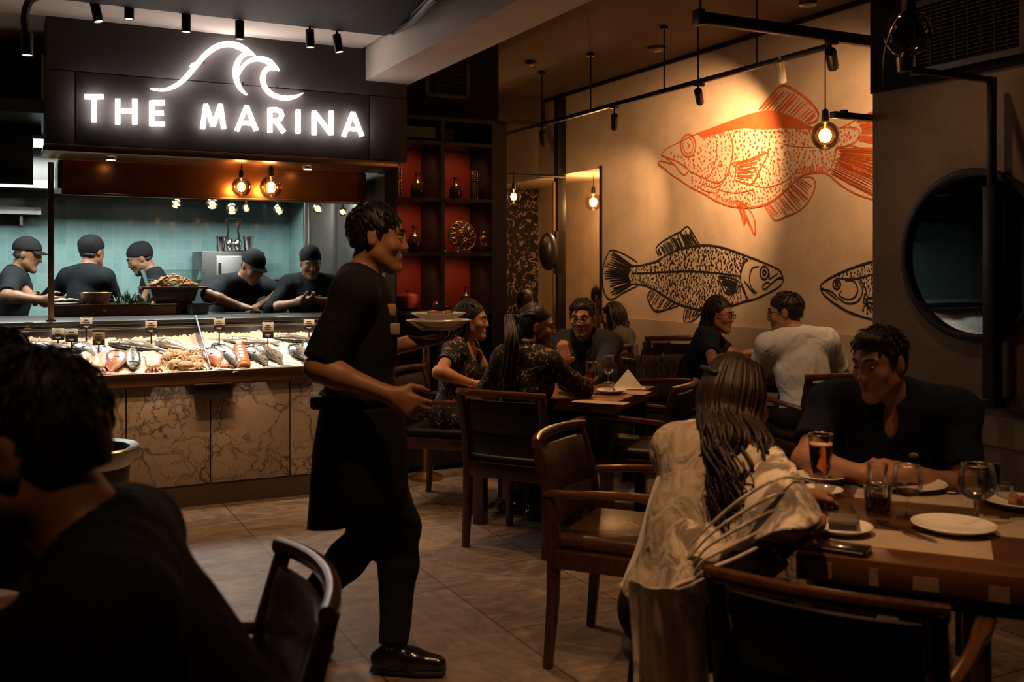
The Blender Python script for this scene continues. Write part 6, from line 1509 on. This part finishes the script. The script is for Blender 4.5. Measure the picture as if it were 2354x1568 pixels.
cutlery('knife', tp(1408, 916)+Vector((0, 0, .002)), 1.1, 'knife in front of the side plate on the middle table')
plate(tp(1335, 895), 'small dish beside the squat amber glass, middle table', .05, 'dish', None)
# near table, right
NG = 'on the near table'
def tn(px, py, dz=0): p = tp(px, py); p.z += dz; return p
mat_(tn(2085, 1245), 'large paper placemat at the front edge of the near table', .40, .19)
mat_(tn(2100, 1142), 'paper placemat before the man in the navy polo', .34, .18)
mat_(tn(2355, 1215), 'paper placemat at the right edge of the photo', .22, .24)
plate(tn(2192, 1222), 'largest white plate, front of the near table, empty', .108)
plate(tn(1934, 1226), 'white plate with a dark slate square lying on it, near table', .082)
o = empty('slate_square', tn(1934, 1216, .026), TA+.1, 'flat grey slate square lying across the white plate', 'slate'); MB().rbox(-.036, .046, -.055, .05, 0, .006, .002).build('tablet', simple('grey_slate', (.09, .075, .065), .25), o); MB().rbox(-.03, .04, -.049, .044, .006, .0068).build('surface', simple('slate_face', (.12, .10, .085), .2), o)
plate(tn(1888, 1106), 'plate of browned food before the man\'s folded arm, near table', .085, food='food')
plate(tn(1886, 1140), 'small saucer under the tall glass of beer', .068)
plate(tn(2085, 1124), 'white plate before the man in the navy polo, empty', .122)
plate(tn(2345, 1166), 'plate of food at the right edge of the photo', .10, food='food')
# beer
E = empty('beer_glass', tn(1887, 1140, .009), 0, 'tall footed glass of amber beer left on the near table', 'glass'); bw = [(.012, .05), (.024, .058), (.031, .08), (.035, .13), (.038, .185)]
m = MB(); m.lathe(bw, seg=28, caps=False); m.build('bowl', M[GG], E, 180)
m = MB(); m.lathe([(.034, 0), (.033, .004), (.010, .010), (.007, .03), (.012, .05)], seg=24); m.build('foot', M[GG], E, 50)
m = MB(); m.lathe([(.011, .053), (.022, .060), (.029, .082), (.0335, .13), (.035, .150), (.001, .150)], seg=24); m.build('beer', M['beer'], E, 50)
m = MB(); m.lathe([(.0345, .149), (.0345, .153), (.001, .153)], seg=24); m.build('foam', simple('beer_foam', (.75, .45, .2), .6), E, 50)
m = MB(); m.tube([(.038*math.cos(a), .038*math.sin(a), .185) for a in np.linspace(0, 2*math.pi, 28, False)], .0013, 5, closed=True); m.build('rim', M['steel_shiny'], E, 180)
tumbler(tn(2018, 1183), 'dark glass of cola in the middle of the near table', .085, .040, 'cola', .62)
tumbler(tn(2017, 1140), 'clear tumbler behind the dark cola glass', .10, .033, 'water', .4)
wine_glass(tn(2086, 1190), 'stemmed clear glass right of the cola on the near table', .15, .043, 'wine', .16)
wine_glass(tn(2246, 1203), 'big stemmed water glass behind the largest plate', .165, .052, 'water', .55)
tumbler(tn(2272, 1142), 'tapered smoked tumbler at the back right of the near table', .10, .034, None, .6, mat='smoked')
tumbler(tn(2310, 1150), 'short clear glass beside the plate of food at the right edge', .05, .03, 'water', .5)
cutlery('fork', tn(2068, 1222, .002), -2.85, 'fork lying left of the largest plate')
cutlery('knife', tn(2084, 1224, .002), -2.85, 'knife lying between fork and largest plate')
cutlery('fork', tn(2232, 1133, .002), .9, 'fork right of the man\'s empty plate')
cutlery('spoon', tn(2222, 1140, .002), 1.0, 'spoon right of the man\'s empty plate')
cutlery('fork', tn(2340, 1195, .002), 1.2, 'fork at the right edge of the photo')
E = empty('menu_folder', tn(1926, 1178), TA+.2, 'dark leather menu folder behind the slate plate', 'menu'); m = MB(); m.rbox(-.06, .05, -.10, .09, 0, .007, .002); m.build('cover', M['leather'], E); m = MB(); m.rbox(-.055, .045, -.095, .085, .007, .011, .002); m.build('front_cover', M['brown_leather'], E)
E = empty('wallet', tn(1940, 1268), TA-.15, 'black wallet at the front left corner of the near table', 'wallet'); m = MB(); m.rbox(-.062, .062, -.038, .04, 0, .016, .006); m.build('body', M['shoe'], E); m = MB(); m.tube([(-.058, -.039, .012), (.055, -.039, .012)], .0018, 5); m.build('zip', M['steel_shiny'], E)
napkin(tn(1985, 1105), 'small folded napkin before the polo man\'s hands', .4, .4)
# table by the mural
T3 = .77
tumbler(tp(1722, 842, T3), 'tumbler with dark drink before the woman in the navy tee', .10, .034, 'cola', .5)
wine_glass(tp(1748, 848, T3), 'stemmed glass before the woman in the navy tee', .17, .036, 'water', .4)
plate(tp(1812, 846, T3), 'plate of food beside the pale shirted man\'s elbow', .10, food='food')
E = empty('bread_basket', tp(1962, 852, T3), 0, 'small pale bowl of bread right of the pale shirted man', 'bowl'); m = MB(); m.lathe([(.05, 0), (.075, .05), (.07, .05), (.045, .01), (.001, .01)]); m.build('bowl', M['white_china'], E); m = MB(); m.ell((0, 0, .05), (.06, .05, .03)); m.build('napkin', M['cloth_white'], E, 180)
E.location = Vector((2.02, 6.56, T3))
p = (.66, 8.72, .80); napkin(p, 'tall white napkin folded on the far table', .2, 1.5)
# left table and bin
plate((-1.12, 2.02, TT), 'plate of food at the left edge on the dark table', .12, food='food')
plate((-1.15, 1.60, TT), 'plate at the bottom left corner on the dark table', .12, food='food')
E = empty('metal_bin', (-1.73, 4.05, 0), 0, 'round metal bin with a wide steel rim in front of the marble', 'bin')
m = MB(); m.lathe([(.12, 0), (.125, .02), (.165, .66), (.15, .66), (.115, .03), (.001, .03)], seg=36, caps=False); m.build('body', M['dark_steel'], E)
m = MB(); m.lathe([(.160, .655), (.200, .70), (.203, .735), (.195, .742), (.165, .735), (.150, .70), (.150, .655)], seg=40, caps=False); m.build('rim', M['steel'], E, 50)
m = MB(); m.lathe([(.150, .66), (.001, .63)], seg=30); m.build('inner_lid', M['dark_steel'], E)
E = empty('gold_candlestick', (-.60, 6.95, 0), 0, 'tall gold candlestick stand behind the carried plates', 'candlestick')
m = MB(); m.lathe([(.12, 0), (.12, .02), (.03, .05), (.022, .5), (.035, .72), (.022, .92), (.018, .95), (.001, .95)], seg=20); m.build('column', M['gold_deco'], E); m = MB(); m.lathe([(.05, .94), (.055, .955), (.02, .96), (.001, .96)]); m.build('cup', M['gold_deco'], E)
# ------------------------------------------------------------------ people
def head_strands(P, n, length, r, mat, wave=.012, spread=.10, seed=1, back=.0, rng_x=(-1, 1), up=.0, jx=.02, drop=(.75, 1.0), bkv=None, pw=1.0):
    """locks that run from the crown over the back of the head and down"""
    rd = random.Random(seed); hp = P['hp']; paths = []; S_ = P['S']; Bh = P['Bh']; bk = Vector(bkv) if bkv else P['Bc'] @ Vector((0, -1, 0)); rt = P['Bc'] @ Vector((1, 0, 0))
    for i in range(n):
        t = rng_x[0]+(rng_x[1]-rng_x[0])*(i+.5)/n+rd.uniform(-.04, .04); a = t*1.75
        lift = rd.uniform(.0, .012)
        sx, cy_ = math.sin(a), math.cos(a)
        pts = [hp(.056*t, .080-.052*abs(t)+rd.uniform(-.012, .004), .082-.022*abs(t)), hp(.056*sx, .024-.030*cy_, .134-.046*sx*sx+lift*.3)]
        pts.append(hp(.064*sx, -.012-.077*cy_, .106-.008*sx*sx+lift*.5)); pts.append(hp((.083+lift)*sx, -.014-(.108+lift)*cy_, .02)); pts.append(hp((.080+lift)*sx, -.016-(.106+lift)*cy_, -.055))
        q = pts[-1]; L = length*rd.uniform(*drop); ph = rd.uniform(0, 6.3); m = 6
        for k in range(1, m+1):
            f_ = k/m
            pts.append(q+Vector((0, 0, -L*f_))+bk*(back*f_**pw+.012*math.sin(ph+f_*5))+rt*(spread*sx*f_+wave*math.sin(ph*1.7+f_*7)+rd.uniform(-jx, jx)*f_))
        paths.append((pts, r*rd.uniform(.7, 1.25)*S_))
    return strands(P, 'hair_lock', mat, paths, r, 6, P.get('hair'), 4)
# --- kitchen crew
def cw(px, py, v): u, z = on_v(px, py, v); return R(u, v, z)
CG = 'kitchen crew in black'
k1 = at(20, 700, 7.75); person('chef with his back half turned, at the left edge of the kitchen', (k1.x, k1.y, .93), 20, 10, 0, 0, (-12, 14, 0), S=1.03, h=.010, top='shirt_chef', sleeve=.9, skin='skin_dark', hair='visor', shoes=False, stand=True, face=False, feature=False, group=CG,
       hands={'R': {'w': cw(95, 690, 8.1)}, 'L': {'w': cw(80, 690, 8.3)}})
k2 = at(198, 700, 7.95); person('chef seen from behind between the bronze post and the copper bowl', (k2.x, k2.y, .94), 68, 4, 0, 0, (0, 4, 0), S=1.03, h=.010, top='shirt_chef', sleeve=1.0, skin='skin_dark', hair='cap', shoes=False, stand=True, face=False, feature=False, group=CG,
       hands={'R': {'w': cw(225, 690, 8.9), 'hint': (1, -.5, -.3)}, 'L': {'w': cw(185, 690, 8.9), 'hint': (-1, -.2, -.3)}})
k3 = at(370, 700, 8.42); person('chef looking down behind the clear bin of fried snacks', (k3.x, k3.y, .93), 205, 12, 0, 0, (-6, 24, 0), S=1.01, h=.009, top='shirt_chef', sleeve=.9, skin='skin_dark', hair='cap', shoes=False, stand=True, beard=True, group=CG,
       hands={'R': {'w': cw(325, 700, 8.45)}, 'L': {'w': cw(352, 705, 8.1)}})
k4 = at(520, 700, 8.12); person('chef in a peaked cap bending over the pass in front of the fridge', (k4.x, k4.y, .93), -38, 34, 0, 0, (0, 26, 0), S=1.02, h=.009, top='shirt_chef', sleeve=1.0, skin='skin_dark', hair='visor', shoes=False, stand=True, face=False, feature=True, group=CG,
       hands={'R': {'w': cw(556, 706, 7.72), 'fd': (.9, -.1, -.1), 'pn': (0, 0, -1), 'curl': 35, 'hint': (-.6, -.5, .1)}, 'L': {'w': cw(598, 704, 7.85), 'fd': (-.3, -.9, -.1), 'pn': (0, 0, -1), 'curl': 35, 'hint': (1, 0, .1)}})
k5 = at(712, 700, 8.02); K5 = person('bearded chef with his hands together at the right end of the pass', (k5.x, k5.y, .90), -75, 8, 0, 0, (6, 18, 4), S=.98, h=.008, top='shirt_chef', sleeve=1.15, skin='skin_dark', hair='cap', shoes=False, stand=True, beard=True, group=CG,
       hands={'R': {'w': at(688, 694, 7.68), 'fd': (.9, -.2, .15), 'pn': (.2, .3, 1), 'curl': 40, 'hint': (-1, .1, -.4)}, 'L': {'w': at(724, 690, 7.70), 'fd': (-.85, -.3, .2), 'pn': (0, .2, -1), 'curl': 40, 'hint': (1, .1, -.4)}})
for dx, dz, nm, mt in ((-.07, .06, 'name_badge', 'gold'), (.05, .03, 'emblem', 'gold')):
    p = K5['chest']+K5['Bc'] @ Vector((dx, .124, dz)); MB().box(p-K5['E'].location, (.028, .008, .012), K5['Bc'], .003).build(nm, M[mt], K5['E'])
# --- waiter walking to the right with plates
WY = 3.66
Wt = person('waiter in black walking to the right with plates in his hand', (-.555, WY, .935), 2, 3, 0, 0, (0, 5, 0), S=1.0, h=.0075, top='shirt_black', sleeve=.92, bottom='trousers', shoes=True, skin='skin',
       hands={'R': {'w': (-.425, 3.40, 1.035), 'fd': (.88, -.05, -.42), 'pn': (-.1, 1, 0), 'curl': 30, 'thumb': 20, 'hint': (-1, -.1, -.25)},
              'L': {'w': (-.40, 3.84, 1.175), 'fd': (1, 0, .05), 'pn': (0, 0, 1), 'curl': 8, 'thumb': 8, 'hint': (-.7, .3, -.6)}},
       feet={'L': {'a': (-.43, 3.60, .095), 'toe': (1, -.12, 0), 'hint': (1, 0, 0)}, 'R': {'a': (-.80, 3.74, .175), 'toe': (.75, 0, -.55), 'down': (-.6, 0, -.8), 'hint': (1, 0, -.2)}})
E = Wt['E']; m = MB(); rings = []
for z, rx, ry, cx in ((1.005, .135, .178, -.545), (.95, .150, .19, -.545), (.80, .168, .198, -.545), (.66, .172, .20, -.55), (.545, .178, .20, -.555)):
    rings.append([Vector((cx+rx*math.cos(a)+(.008*math.sin(5*a) if z < .9 else 0)+.545, WY+ry*math.sin(a)*(1+.03*math.cos(7*a)*(1-z))-WY, z+(.035*math.cos(a+.5) if z < .6 else 0))) for a in np.linspace(0, 2*math.pi, 40, False)])
m.ring_loft(rings, caps=False); b_ = m.build('apron', M['apron'], E, 180); md = b_.modifiers.new('thick', 'SOLIDIFY'); md.thickness = .006
m = MB(); m.tube([(.142*math.cos(a), .186*math.sin(a), 1.0) for a in np.linspace(0, 2*math.pi, 32, False)], .012, 6, closed=True, flat=1.6); m.build('apron_string', M['apron'], b_, 180)
m = MB(); m.box((-.13, -.10, .985), (.07, .05, .05), None, .012); m.build('order_pad_pouch', M['leather'], b_)
for z, dx in ((1.315, 0), (1.245, .015)): MB().box((.118+dx-.02, -.03, z), (.05, .09, .042), Matrix.Rotation(.35, 3, 'Z'), .006).build('chest_badge', M['tag_tan'], E)
for nm in 'LR':                                                  # soles and laces
    so = Wt['shoe'+nm]; a_n = Wt['ankle'+nm]-E.location; td = Wt['toe'+nm]; dn = Vector((0, 0, -1)) if nm == 'L' else Vector((-.6, 0, -.8))
    m = MB(); m.rsweep([a_n+dn*.078-td*.080, a_n+dn*.078, a_n+dn*.078+td*.10, a_n+dn*.078+td*.19], [.06, .075, .088, .06], .016, tuple(-dn)); m.build('sole', M['sole'], so)
    m = MB(); sd = td.cross(Vector((0, 0, 1))).normalized()
    for k in range(4): q = a_n+td*(.045+.022*k)+Vector((0, 0, .008-.014*k)); m.tube([q-sd*.024+Vector((0, 0, -.014)), q, q+sd*.024+Vector((0, 0, -.014))], .0035, 5)
    m.build('laces', M['shoe'], so)
plate((-.285, 3.85, 1.228), 'white bowl-like plate carried by the waiter', .125, rim=.035)
plate((-.285, 3.85, 1.268), 'upper plate of food stacked on the plate the waiter carries', .105, food='food', rim=.022)
# --- middle table
FD = person('woman in a dark twig print dress seated at the left of the middle table', (-.37, 6.20, .56), -16, 13, 0, 0, (6, 0, 0), S=.925, h=.0075, female=True, top='floral_dress', sleeve=.55, bottom=None, hair='long', hairmat='hair', collar=False, skirt=True, tight=True,
       hands={'R': {'w': at(1092, 884, 5.90), 'fd': (.95, .1, 0), 'pn': (0, 0, -1), 'curl': 25, 'hint': (-.3, -.9, -.4)}, 'L': {'w': at(1112, 840, 6.22), 'fd': (-.25, .1, .9), 'pn': (-1, 0, 0), 'curl': 45, 'hint': (.4, .6, -.7)}})
head_strands(FD, 46, .30, .011, M['hair'], .006, .02, 3, .03, jx=.012)
m = MB(); p = FD['hp'](.074, -.004, -.055)-FD['E'].location
for k in range(8): m.ell(p+Vector((0, 0, -.005*k)), (.003+.0012*(k == 5), .003+.0012*(k == 5), .004), None, 6, 4)
m.build('earring', M['gold'], FD['E'], 180)
q = FD['wristR']-FD['E'].location; ax = (FD['wristR']-FD['elbowR']).normalized(); s1, _, s2 = basis(ax)
m = MB(); m.tube([q-ax*.03+(s1*math.cos(a)+s2*math.sin(a))*.030 for a in np.linspace(0, 2*math.pi, 18, False)], .0035, 5, closed=True); m.build('bracelet', M['gold'], FD['E'], 180)
PW = person('woman with a long ponytail and twig print blouse, back to the camera', (.055, 5.44, .55), 66, 9, 2, -4, (-58, 4, 0), S=.93, h=.0075, female=True, top='floral_black', sleeve=2.0, bottom='jeans', hair='pony', hairmat='hair', collar=True,
       hands={'R': {'w': at(1292, 882, 5.72), 'fd': (.5, .8, 0), 'pn': (0, 0, -1), 'curl': 30, 'hint': (1, -.5, -.5)}, 'L': {'w': at(1185, 885, 5.85), 'fd': (.3, .9, 0), 'pn': (0, 0, -1), 'hint': (-1, -.4, -.5)}}, shoes=True)
hp = PW['hp']; rd = random.Random(4); paths = []
tie = hp(0, -.115, .03); dn = Vector((-.15, -.10, -1))
for i in range(60):
    a = rd.uniform(0, 6.28); r0 = rd.uniform(0, .026); o = Vector((math.cos(a), math.sin(a)*.7, 0))*r0; L = rd.uniform(.42, .62); w_ = rd.uniform(0, 6.3)
    pts = [tie+o*.5, tie+PW['Bh'] @ Vector((0, -.05, .015))+o]
    for k in range(1, 7):
        f_ = k/6; pts.append(tie+Vector((-.035-.03*f_, -.10-.03*math.sin(f_*3), -L*f_))+o*(1.2+1.1*f_)+Vector((.008*math.sin(w_+f_*6), .006*math.cos(w_+f_*5), 0)))
    paths.append((pts, .0085))
pl = []
for i in range(120):
    t_ = rd.uniform(-1, 1); e = rd.uniform(0, 1)
    a0 = hp(.072*t_*.9, .082-.11*abs(t_)**1.6-.03*e, .074-.052*abs(t_)**2+.035*e*(1-abs(t_)))
    pl.append(([a0, hp(.079*t_*(1-.1*e), -.02-.02*e, .066+.068*(1-abs(t_)**1.5)), hp(.052*t_, -.090, .058+.048*(1-abs(t_))), tie], .0075))
strands(PW, 'pulled_back_hair', M['hair'], pl, .007, 5, PW['hair'], 3)
strands(PW, 'ponytail', M['hair_brown'], paths, .008, 6, PW['hair'], 4)
m = MB(); m.tube([tie-PW['E'].location+(PW['Bh'] @ Vector((math.cos(a), -.2, math.sin(a))))*.022 for a in np.linspace(0, 2*math.pi, 14, False)], .007, 6, closed=True); m.build('hair_tie', M['leather'], PW['hair'], 180)
m = MB(); p = hp(.073, -.004, -.05)-PW['E'].location; m.ell(p, (.005, .005, .008), None, 8, 5); m.ell(p+Vector((0, 0, -.014)), (.004, .004, .007), None, 8, 5); m.build('earring', M['gold'], PW['E'], 180)
GM = person('man in spectacles with his hand at his mouth, far side of the middle table', (.53, 6.72, .55), -112, 20, 0, 0, (6, 4, 0), S=.97, h=.007, top='shirt_dark', sleeve=1.92, bottom='jeans', glasses=True,
       hands={'R': {'w': at(1306, 832, 6.10), 'fd': (-.35, .15, .95), 'pn': (.55, .75, .1), 'curl': 62, 'thumb': 55, 'hint': (.1, -.2, -1)}, 'L': {'w': at(1345, 893, 6.12), 'fd': (-.8, -.4, 0), 'pn': (0, 0, -1), 'curl': 30, 'hint': (1, .1, -.6)}})
q = GM['wristR']-GM['E'].location; ax = (GM['wristR']-GM['elbowR']).normalized(); s1, _, s2 = basis(ax)
m = MB(); m.tube([q-ax*.012+(s1*math.cos(a)+s2*math.sin(a))*.031 for a in np.linspace(0, 2*math.pi, 20, False)], .006, 6, closed=True); wb = m.build('watch_strap', M['steel_shiny'], GM['E'], 180)
m = MB(); m.ell(q-ax*.012-s1*.034, (.016, .012, .017)); m.build('watch_face', M['gold'], wb, 180)
# --- far end
person('man in grey seen in the far recess beyond the wall edge', (.80, 9.98, .56), -35, 8, 0, 0, (0, 10, 0), S=.98, h=.011, top='shirt_grey', sleeve=.6, face=False, shoes=False, skin='skin_dark')
FW = person('woman with bare shoulders and dark curly hair seen from behind, far table', (.985, 8.30, .50), 158, 16, 0, 0, (6, 6, 0), S=.90, h=.010, female=True, top='shirt_grey', sleeve=0, bottom='trousers', hair='bun', collar=False, face=False, shoes=False,
       hands={'L': {'w': at(1392, 796, 8.30), 'hint': (0, -1, -.3)}, 'R': {'w': at(1385, 792, 8.6), 'hint': (0, 1, -.3)}})
head_strands(FW, 34, .22, .014, M['hair'], .016, .05, 8, .02)
person('dark haired person seen from behind in front of the patterned screen', (.10, 9.02, .56), 80, 8, 0, 0, (0, 4, 0), S=.94, h=.012, top='shirt_black', sleeve=1.0, face=False, shoes=False, feature=False)
# --- table by the mural
NW = person('woman in a navy tee and spectacles leaning on the table by the mural', (1.25, 6.97, .57), -14, 22, 0, 0, (-22, 2, 0), S=.945, h=.0075, female=True, top='shirt_navy2', sleeve=.62, bottom='jeans', hair='long', hairmat='hair', collar=False, glasses=True, shoes=False,
       hands={'R': {'w': at(1722, 812, 6.58), 'fd': (1, -.1, 0), 'pn': (0, 0, -1), 'curl': 28, 'hint': (-.4, -.8, -.5)}, 'L': {'w': at(1745, 822, 6.75), 'fd': (.9, -.5, 0), 'pn': (0, 0, -1), 'hint': (0, 1, -.4)}})
head_strands(NW, 48, .24, .011, M['hair'], .004, .02, 5, .03, jx=.01)
PM = person('man in a pale short sleeved shirt and spectacles, back to the camera', (1.80, 6.06, .57), 103, 17, -3, 0, (52, 4, 0), S=1.0, h=.0075, top='shirt_pale', sleeve=.78, bottom='trousers', glasses=True, broad=1.1, shoes=False,
       hands={'L': {'w': at(1800, 850, 6.42), 'fd': (.1, 1, 0), 'pn': (0, 0, -1), 'hint': (-1, -.3, -.5)}, 'R': {'w': (1.92, 6.50, .81), 'fd': (-.5, .8, 0), 'pn': (0, 0, -1), 'hint': (1, -.4, -.6)}})
# --- near table
PO = person('man in a navy polo with folded arms at the near table, looking left', (1.40, 3.66, .535), -113, 20, 0, 0, (-34, 6, 2), neck=18, S=1.0, h=.006, top='shirt_navy', sleeve=.70, bottom='jeans', vneck=True, broad=1.2, belly=.03, shoes=False, skin='skin',
       hands={'R': {'w': at(1985, 1092, 3.24), 'fd': (.9, .05, .12), 'pn': (.1, .6, -.8), 'curl': 22, 'hint': (-1, .2, -.6)}, 'L': {'w': at(2090, 1088, 3.26), 'fd': (-.88, -.12, .1), 'pn': (-.1, .5, -.8), 'curl': 26, 'hint': (1, .25, -.6)}})
p = PO['chest']+PO['Bc'] @ Vector((-.075, .13, .02)); MB().ell(p-PO['E'].location, (.016, .006, .012), PO['Bc']).build('chest_emblem', M['tag_tan'], PO['E'], 180)
SW = person('woman with long wavy hair wrapped in a sheer pale shawl, back to the camera', (.455, 2.70, .535), 40, 20, 4, -6, (4, 14, -6), neck=14, S=.93, h=.007, female=True, top='shirt_pale2', sleeve=1.5, bottom='trousers', hair='long', hairmat='hair_brown', collar=False, face=False, shoes=False,
       hands={'R': {'w': (.775, 2.55, .81), 'fd': (.25, 1, -.05), 'pn': (0, 0, -1), 'curl': 25, 'hint': (.3, -.25, -1)}, 'L': {'w': (.85, 2.88, .80), 'fd': (.6, .7, 0), 'pn': (0, 0, -1), 'hint': (-.2, 1, -.5)}}) if 'shirt_pale2' in M else None
head_strands(SW, 250, .36, .0085, M['hair_brown'], .026, .035, 12, .19, rng_x=(-1.02, 1.02), jx=.04, drop=(.6, 1.08), bkv=(0, -1, 0), pw=.55)
hp = SW['hp']; off = -SW['E'].location; rd = random.Random(3); paths = []
for i in range(26):                                             # half tied-back top hair gathered in a small twist
    t = rd.uniform(-1, 1); a = hp(.062*t, .05, .090-.03*t*t); c_ = hp(-.012+.01*t, -.118, .055)
    paths.append(([a, hp(.060*t, -.03, .121-.036*t*t), hp(.034*t, -.098, .080), c_, c_+Vector((rd.uniform(-.02, .02), -.012, -.05))], .010))
strands(SW, 'tied_back_hair', M['hair_brown'], paths, .01, 6, SW['hair'], 4)
m = MB(); p = hp(-.012, -.132, .052)+off; m.tube([p+(SW['Bh'] @ Vector((-.03, 0, .012))), p, p+(SW['Bh'] @ Vector((.03, 0, -.008)))], .007, 6); m.build('hair_clip', M['leather'], SW['hair'], 180)
# sheer shawl: draped sheet over the shoulders with a long end falling to the floor
t = NT('sheer_shawl'); v = t.coords()
f1 = t.noise(v, 11, 5, .65, 1.2); lace = t.ramp(f1, [(.44, 0.), (.56, 1.)])
gate = t.ramp(t.noise(v, 2.6, 2), [(.38, 0.), (.52, 1.)])
dark = t.mix(1.0, lace, gate, 'MULTIPLY')
t.set(Base_Color=t.mix(dark, (.74, .63, .52), (.22, .18, .15)), Roughness=.8, Sheen_Weight=.3, Specular_IOR_Level=.2, Alpha=t.ramp(dark, [(0., .90), (1., .78)]))
b = t.bump(t.noise(v, 300, 1), .1, .001); M['shawl'] = t.m
def sheet(rows, name, parent, nu, nv, amp, freq, seed, band=0.0):
    G = []
    for r in rows: G.append(catmull([at(*q) for q in r], nu))
    m_ = len(G[0]); cols = [catmull([g[i] for g in G], nv) for i in range(m_)]; n_ = len(cols[0]); r = random.Random(seed); ph = r.uniform(0, 6)
    pts = []
    for j in range(n_):
        for i in range(m_):
            p = cols[i][j]; a = cols[min(i+1, m_-1)][j]-cols[max(i-1, 0)][j]; b = cols[i][min(j+1, n_-1)]-cols[i][max(j-1, 0)]
            nrm = a.cross(b)
            nrm = nrm.normalized() if nrm.length > 1e-9 else Vector((0, -1, 0))
            tt, uu = j/n_, i/m_
            d = amp*math.sin(freq*uu*6.28+ph+2.2*math.sin(tt*3+uu*4))*(.35+.65*tt)+amp*.2*math.sin(freq*2.3*uu*6.28+tt*5+ph*2)*(.3+.7*tt)
            pts.append(p+nrm*d-parent.location)
    m = MB(); m.grid(pts, m_, n_); o = m.build(name, M['shawl'], parent, 180); md = o.modifiers.new('thick', 'SOLIDIFY'); md.thickness = .002; return o, pts, m_, n_
E = SW['E']
rows = [[(1640, 985, 2.98), (1572, 978, 2.92), (1560, 978, 2.84), (1605, 962, 2.78), (1680, 972, 2.73), (1745, 1004, 2.66), (1795, 1035, 2.62), (1828, 1075, 2.46), (1830, 1090, 2.56)],
        [(1640, 1090, 3.00), (1540, 1085, 2.93), (1512, 1092, 2.82), (1580, 1085, 2.71), (1670, 1090, 2.64), (1755, 1095, 2.49), (1825, 1120, 2.35), (1868, 1150, 2.38), (1868, 1158, 2.50)],
        [(1600, 1200, 3.00), (1510, 1190, 2.93), (1474, 1195, 2.78), (1560, 1200, 2.63), (1655, 1195, 2.56), (1755, 1180, 2.42), (1835, 1180, 2.29), (1884, 1192, 2.34), (1880, 1196, 2.46)],
        [(1580, 1300, 3.00), (1490, 1285, 2.93), (1452, 1285, 2.78), (1535, 1300, 2.60), (1625, 1270, 2.52), (1715, 1242, 2.46), (1795, 1222, 2.26), (1868, 1212, 2.32), (1872, 1208, 2.44)],
        [(1560, 1385, 3.00), (1475, 1350, 2.93), (1437, 1352, 2.79), (1505, 1395, 2.60), (1590, 1330, 2.51), (1680, 1275, 2.46), (1770, 1240, 2.37), (1850, 1222, 2.33), (1860, 1214, 2.44)]]
sh_, pts, mu, nv_ = sheet(rows, 'shawl', E, 9, 9, .014, 5, 2)
m = MB(); m.tube([pts[(nv_-1)*mu+i] for i in range(mu)], .006, 6); m.build('shawl_hem', M['shawl'], sh_, 180)
m = MB()
for k in range(5):                                              # bunched folds running from the elbow to the hip
    q = [at(1876-4*k, 1112+27*k, 2.41), at(1800-5*k, 1098+36*k, 2.37), at(1715-6*k, 1140+36*k, 2.42), at(1640-8*k, 1200+30*k, 2.48), at(1580+3*k, 1262+24*k, 2.54)]; q = catmull(q, 6); m.tube([p-E.location for p in q], [.002+.0045*math.sin(math.pi*i/(len(q)-1)) for i in range(len(q))], 8, flat=.7)
m.build('gathered_fold', M['shawl'], sh_, 180)
rows = [[(1446, 1330, 2.66), (1500, 1350, 2.50), (1560, 1350, 2.42), (1618, 1330, 2.40)], [(1452, 1430, 2.64), (1512, 1440, 2.50), (1570, 1440, 2.44), (1622, 1430, 2.42)],
        [(1460, 1560, 2.62), (1518, 1565, 2.52), (1575, 1565, 2.46), (1625, 1560, 2.44)], [(1462, 1720, 2.62), (1520, 1725, 2.53), (1575, 1725, 2.48), (1630, 1720, 2.46)]]
fl_, pts, mu, nv_ = sheet(rows, 'hanging_end', E, 14, 10, .012, 3, 5)
# --- left foreground
LB = person('big man in black in the left foreground, hunched with his face turned away', (-.425, 1.50, .55), 172, 27, 0, 26, (-18, 6, 0), S=1.10, h=.007, top='shirt_black', sleeve=1.0, bottom='trousers', broad=1.12, belly=.02, face=False, shoes=False, skin='skin_dark', hairmat='hair',
       hands={'L': {'w': (-1.07, 1.40, .80), 'hint': (.2, -1, -.5)}, 'R': {'w': (-1.09, 1.68, .80), 'hint': (.2, 1, -.5)}})
person('dark haired person at the far left edge, beyond the big man', (-1.30, 2.66, .55), 198, 6, 0, 0, (0, 10, 0), S=.99, h=.010, top='shirt_black', sleeve=1.0, face=False, shoes=False, skin='skin_dark', feature=False)
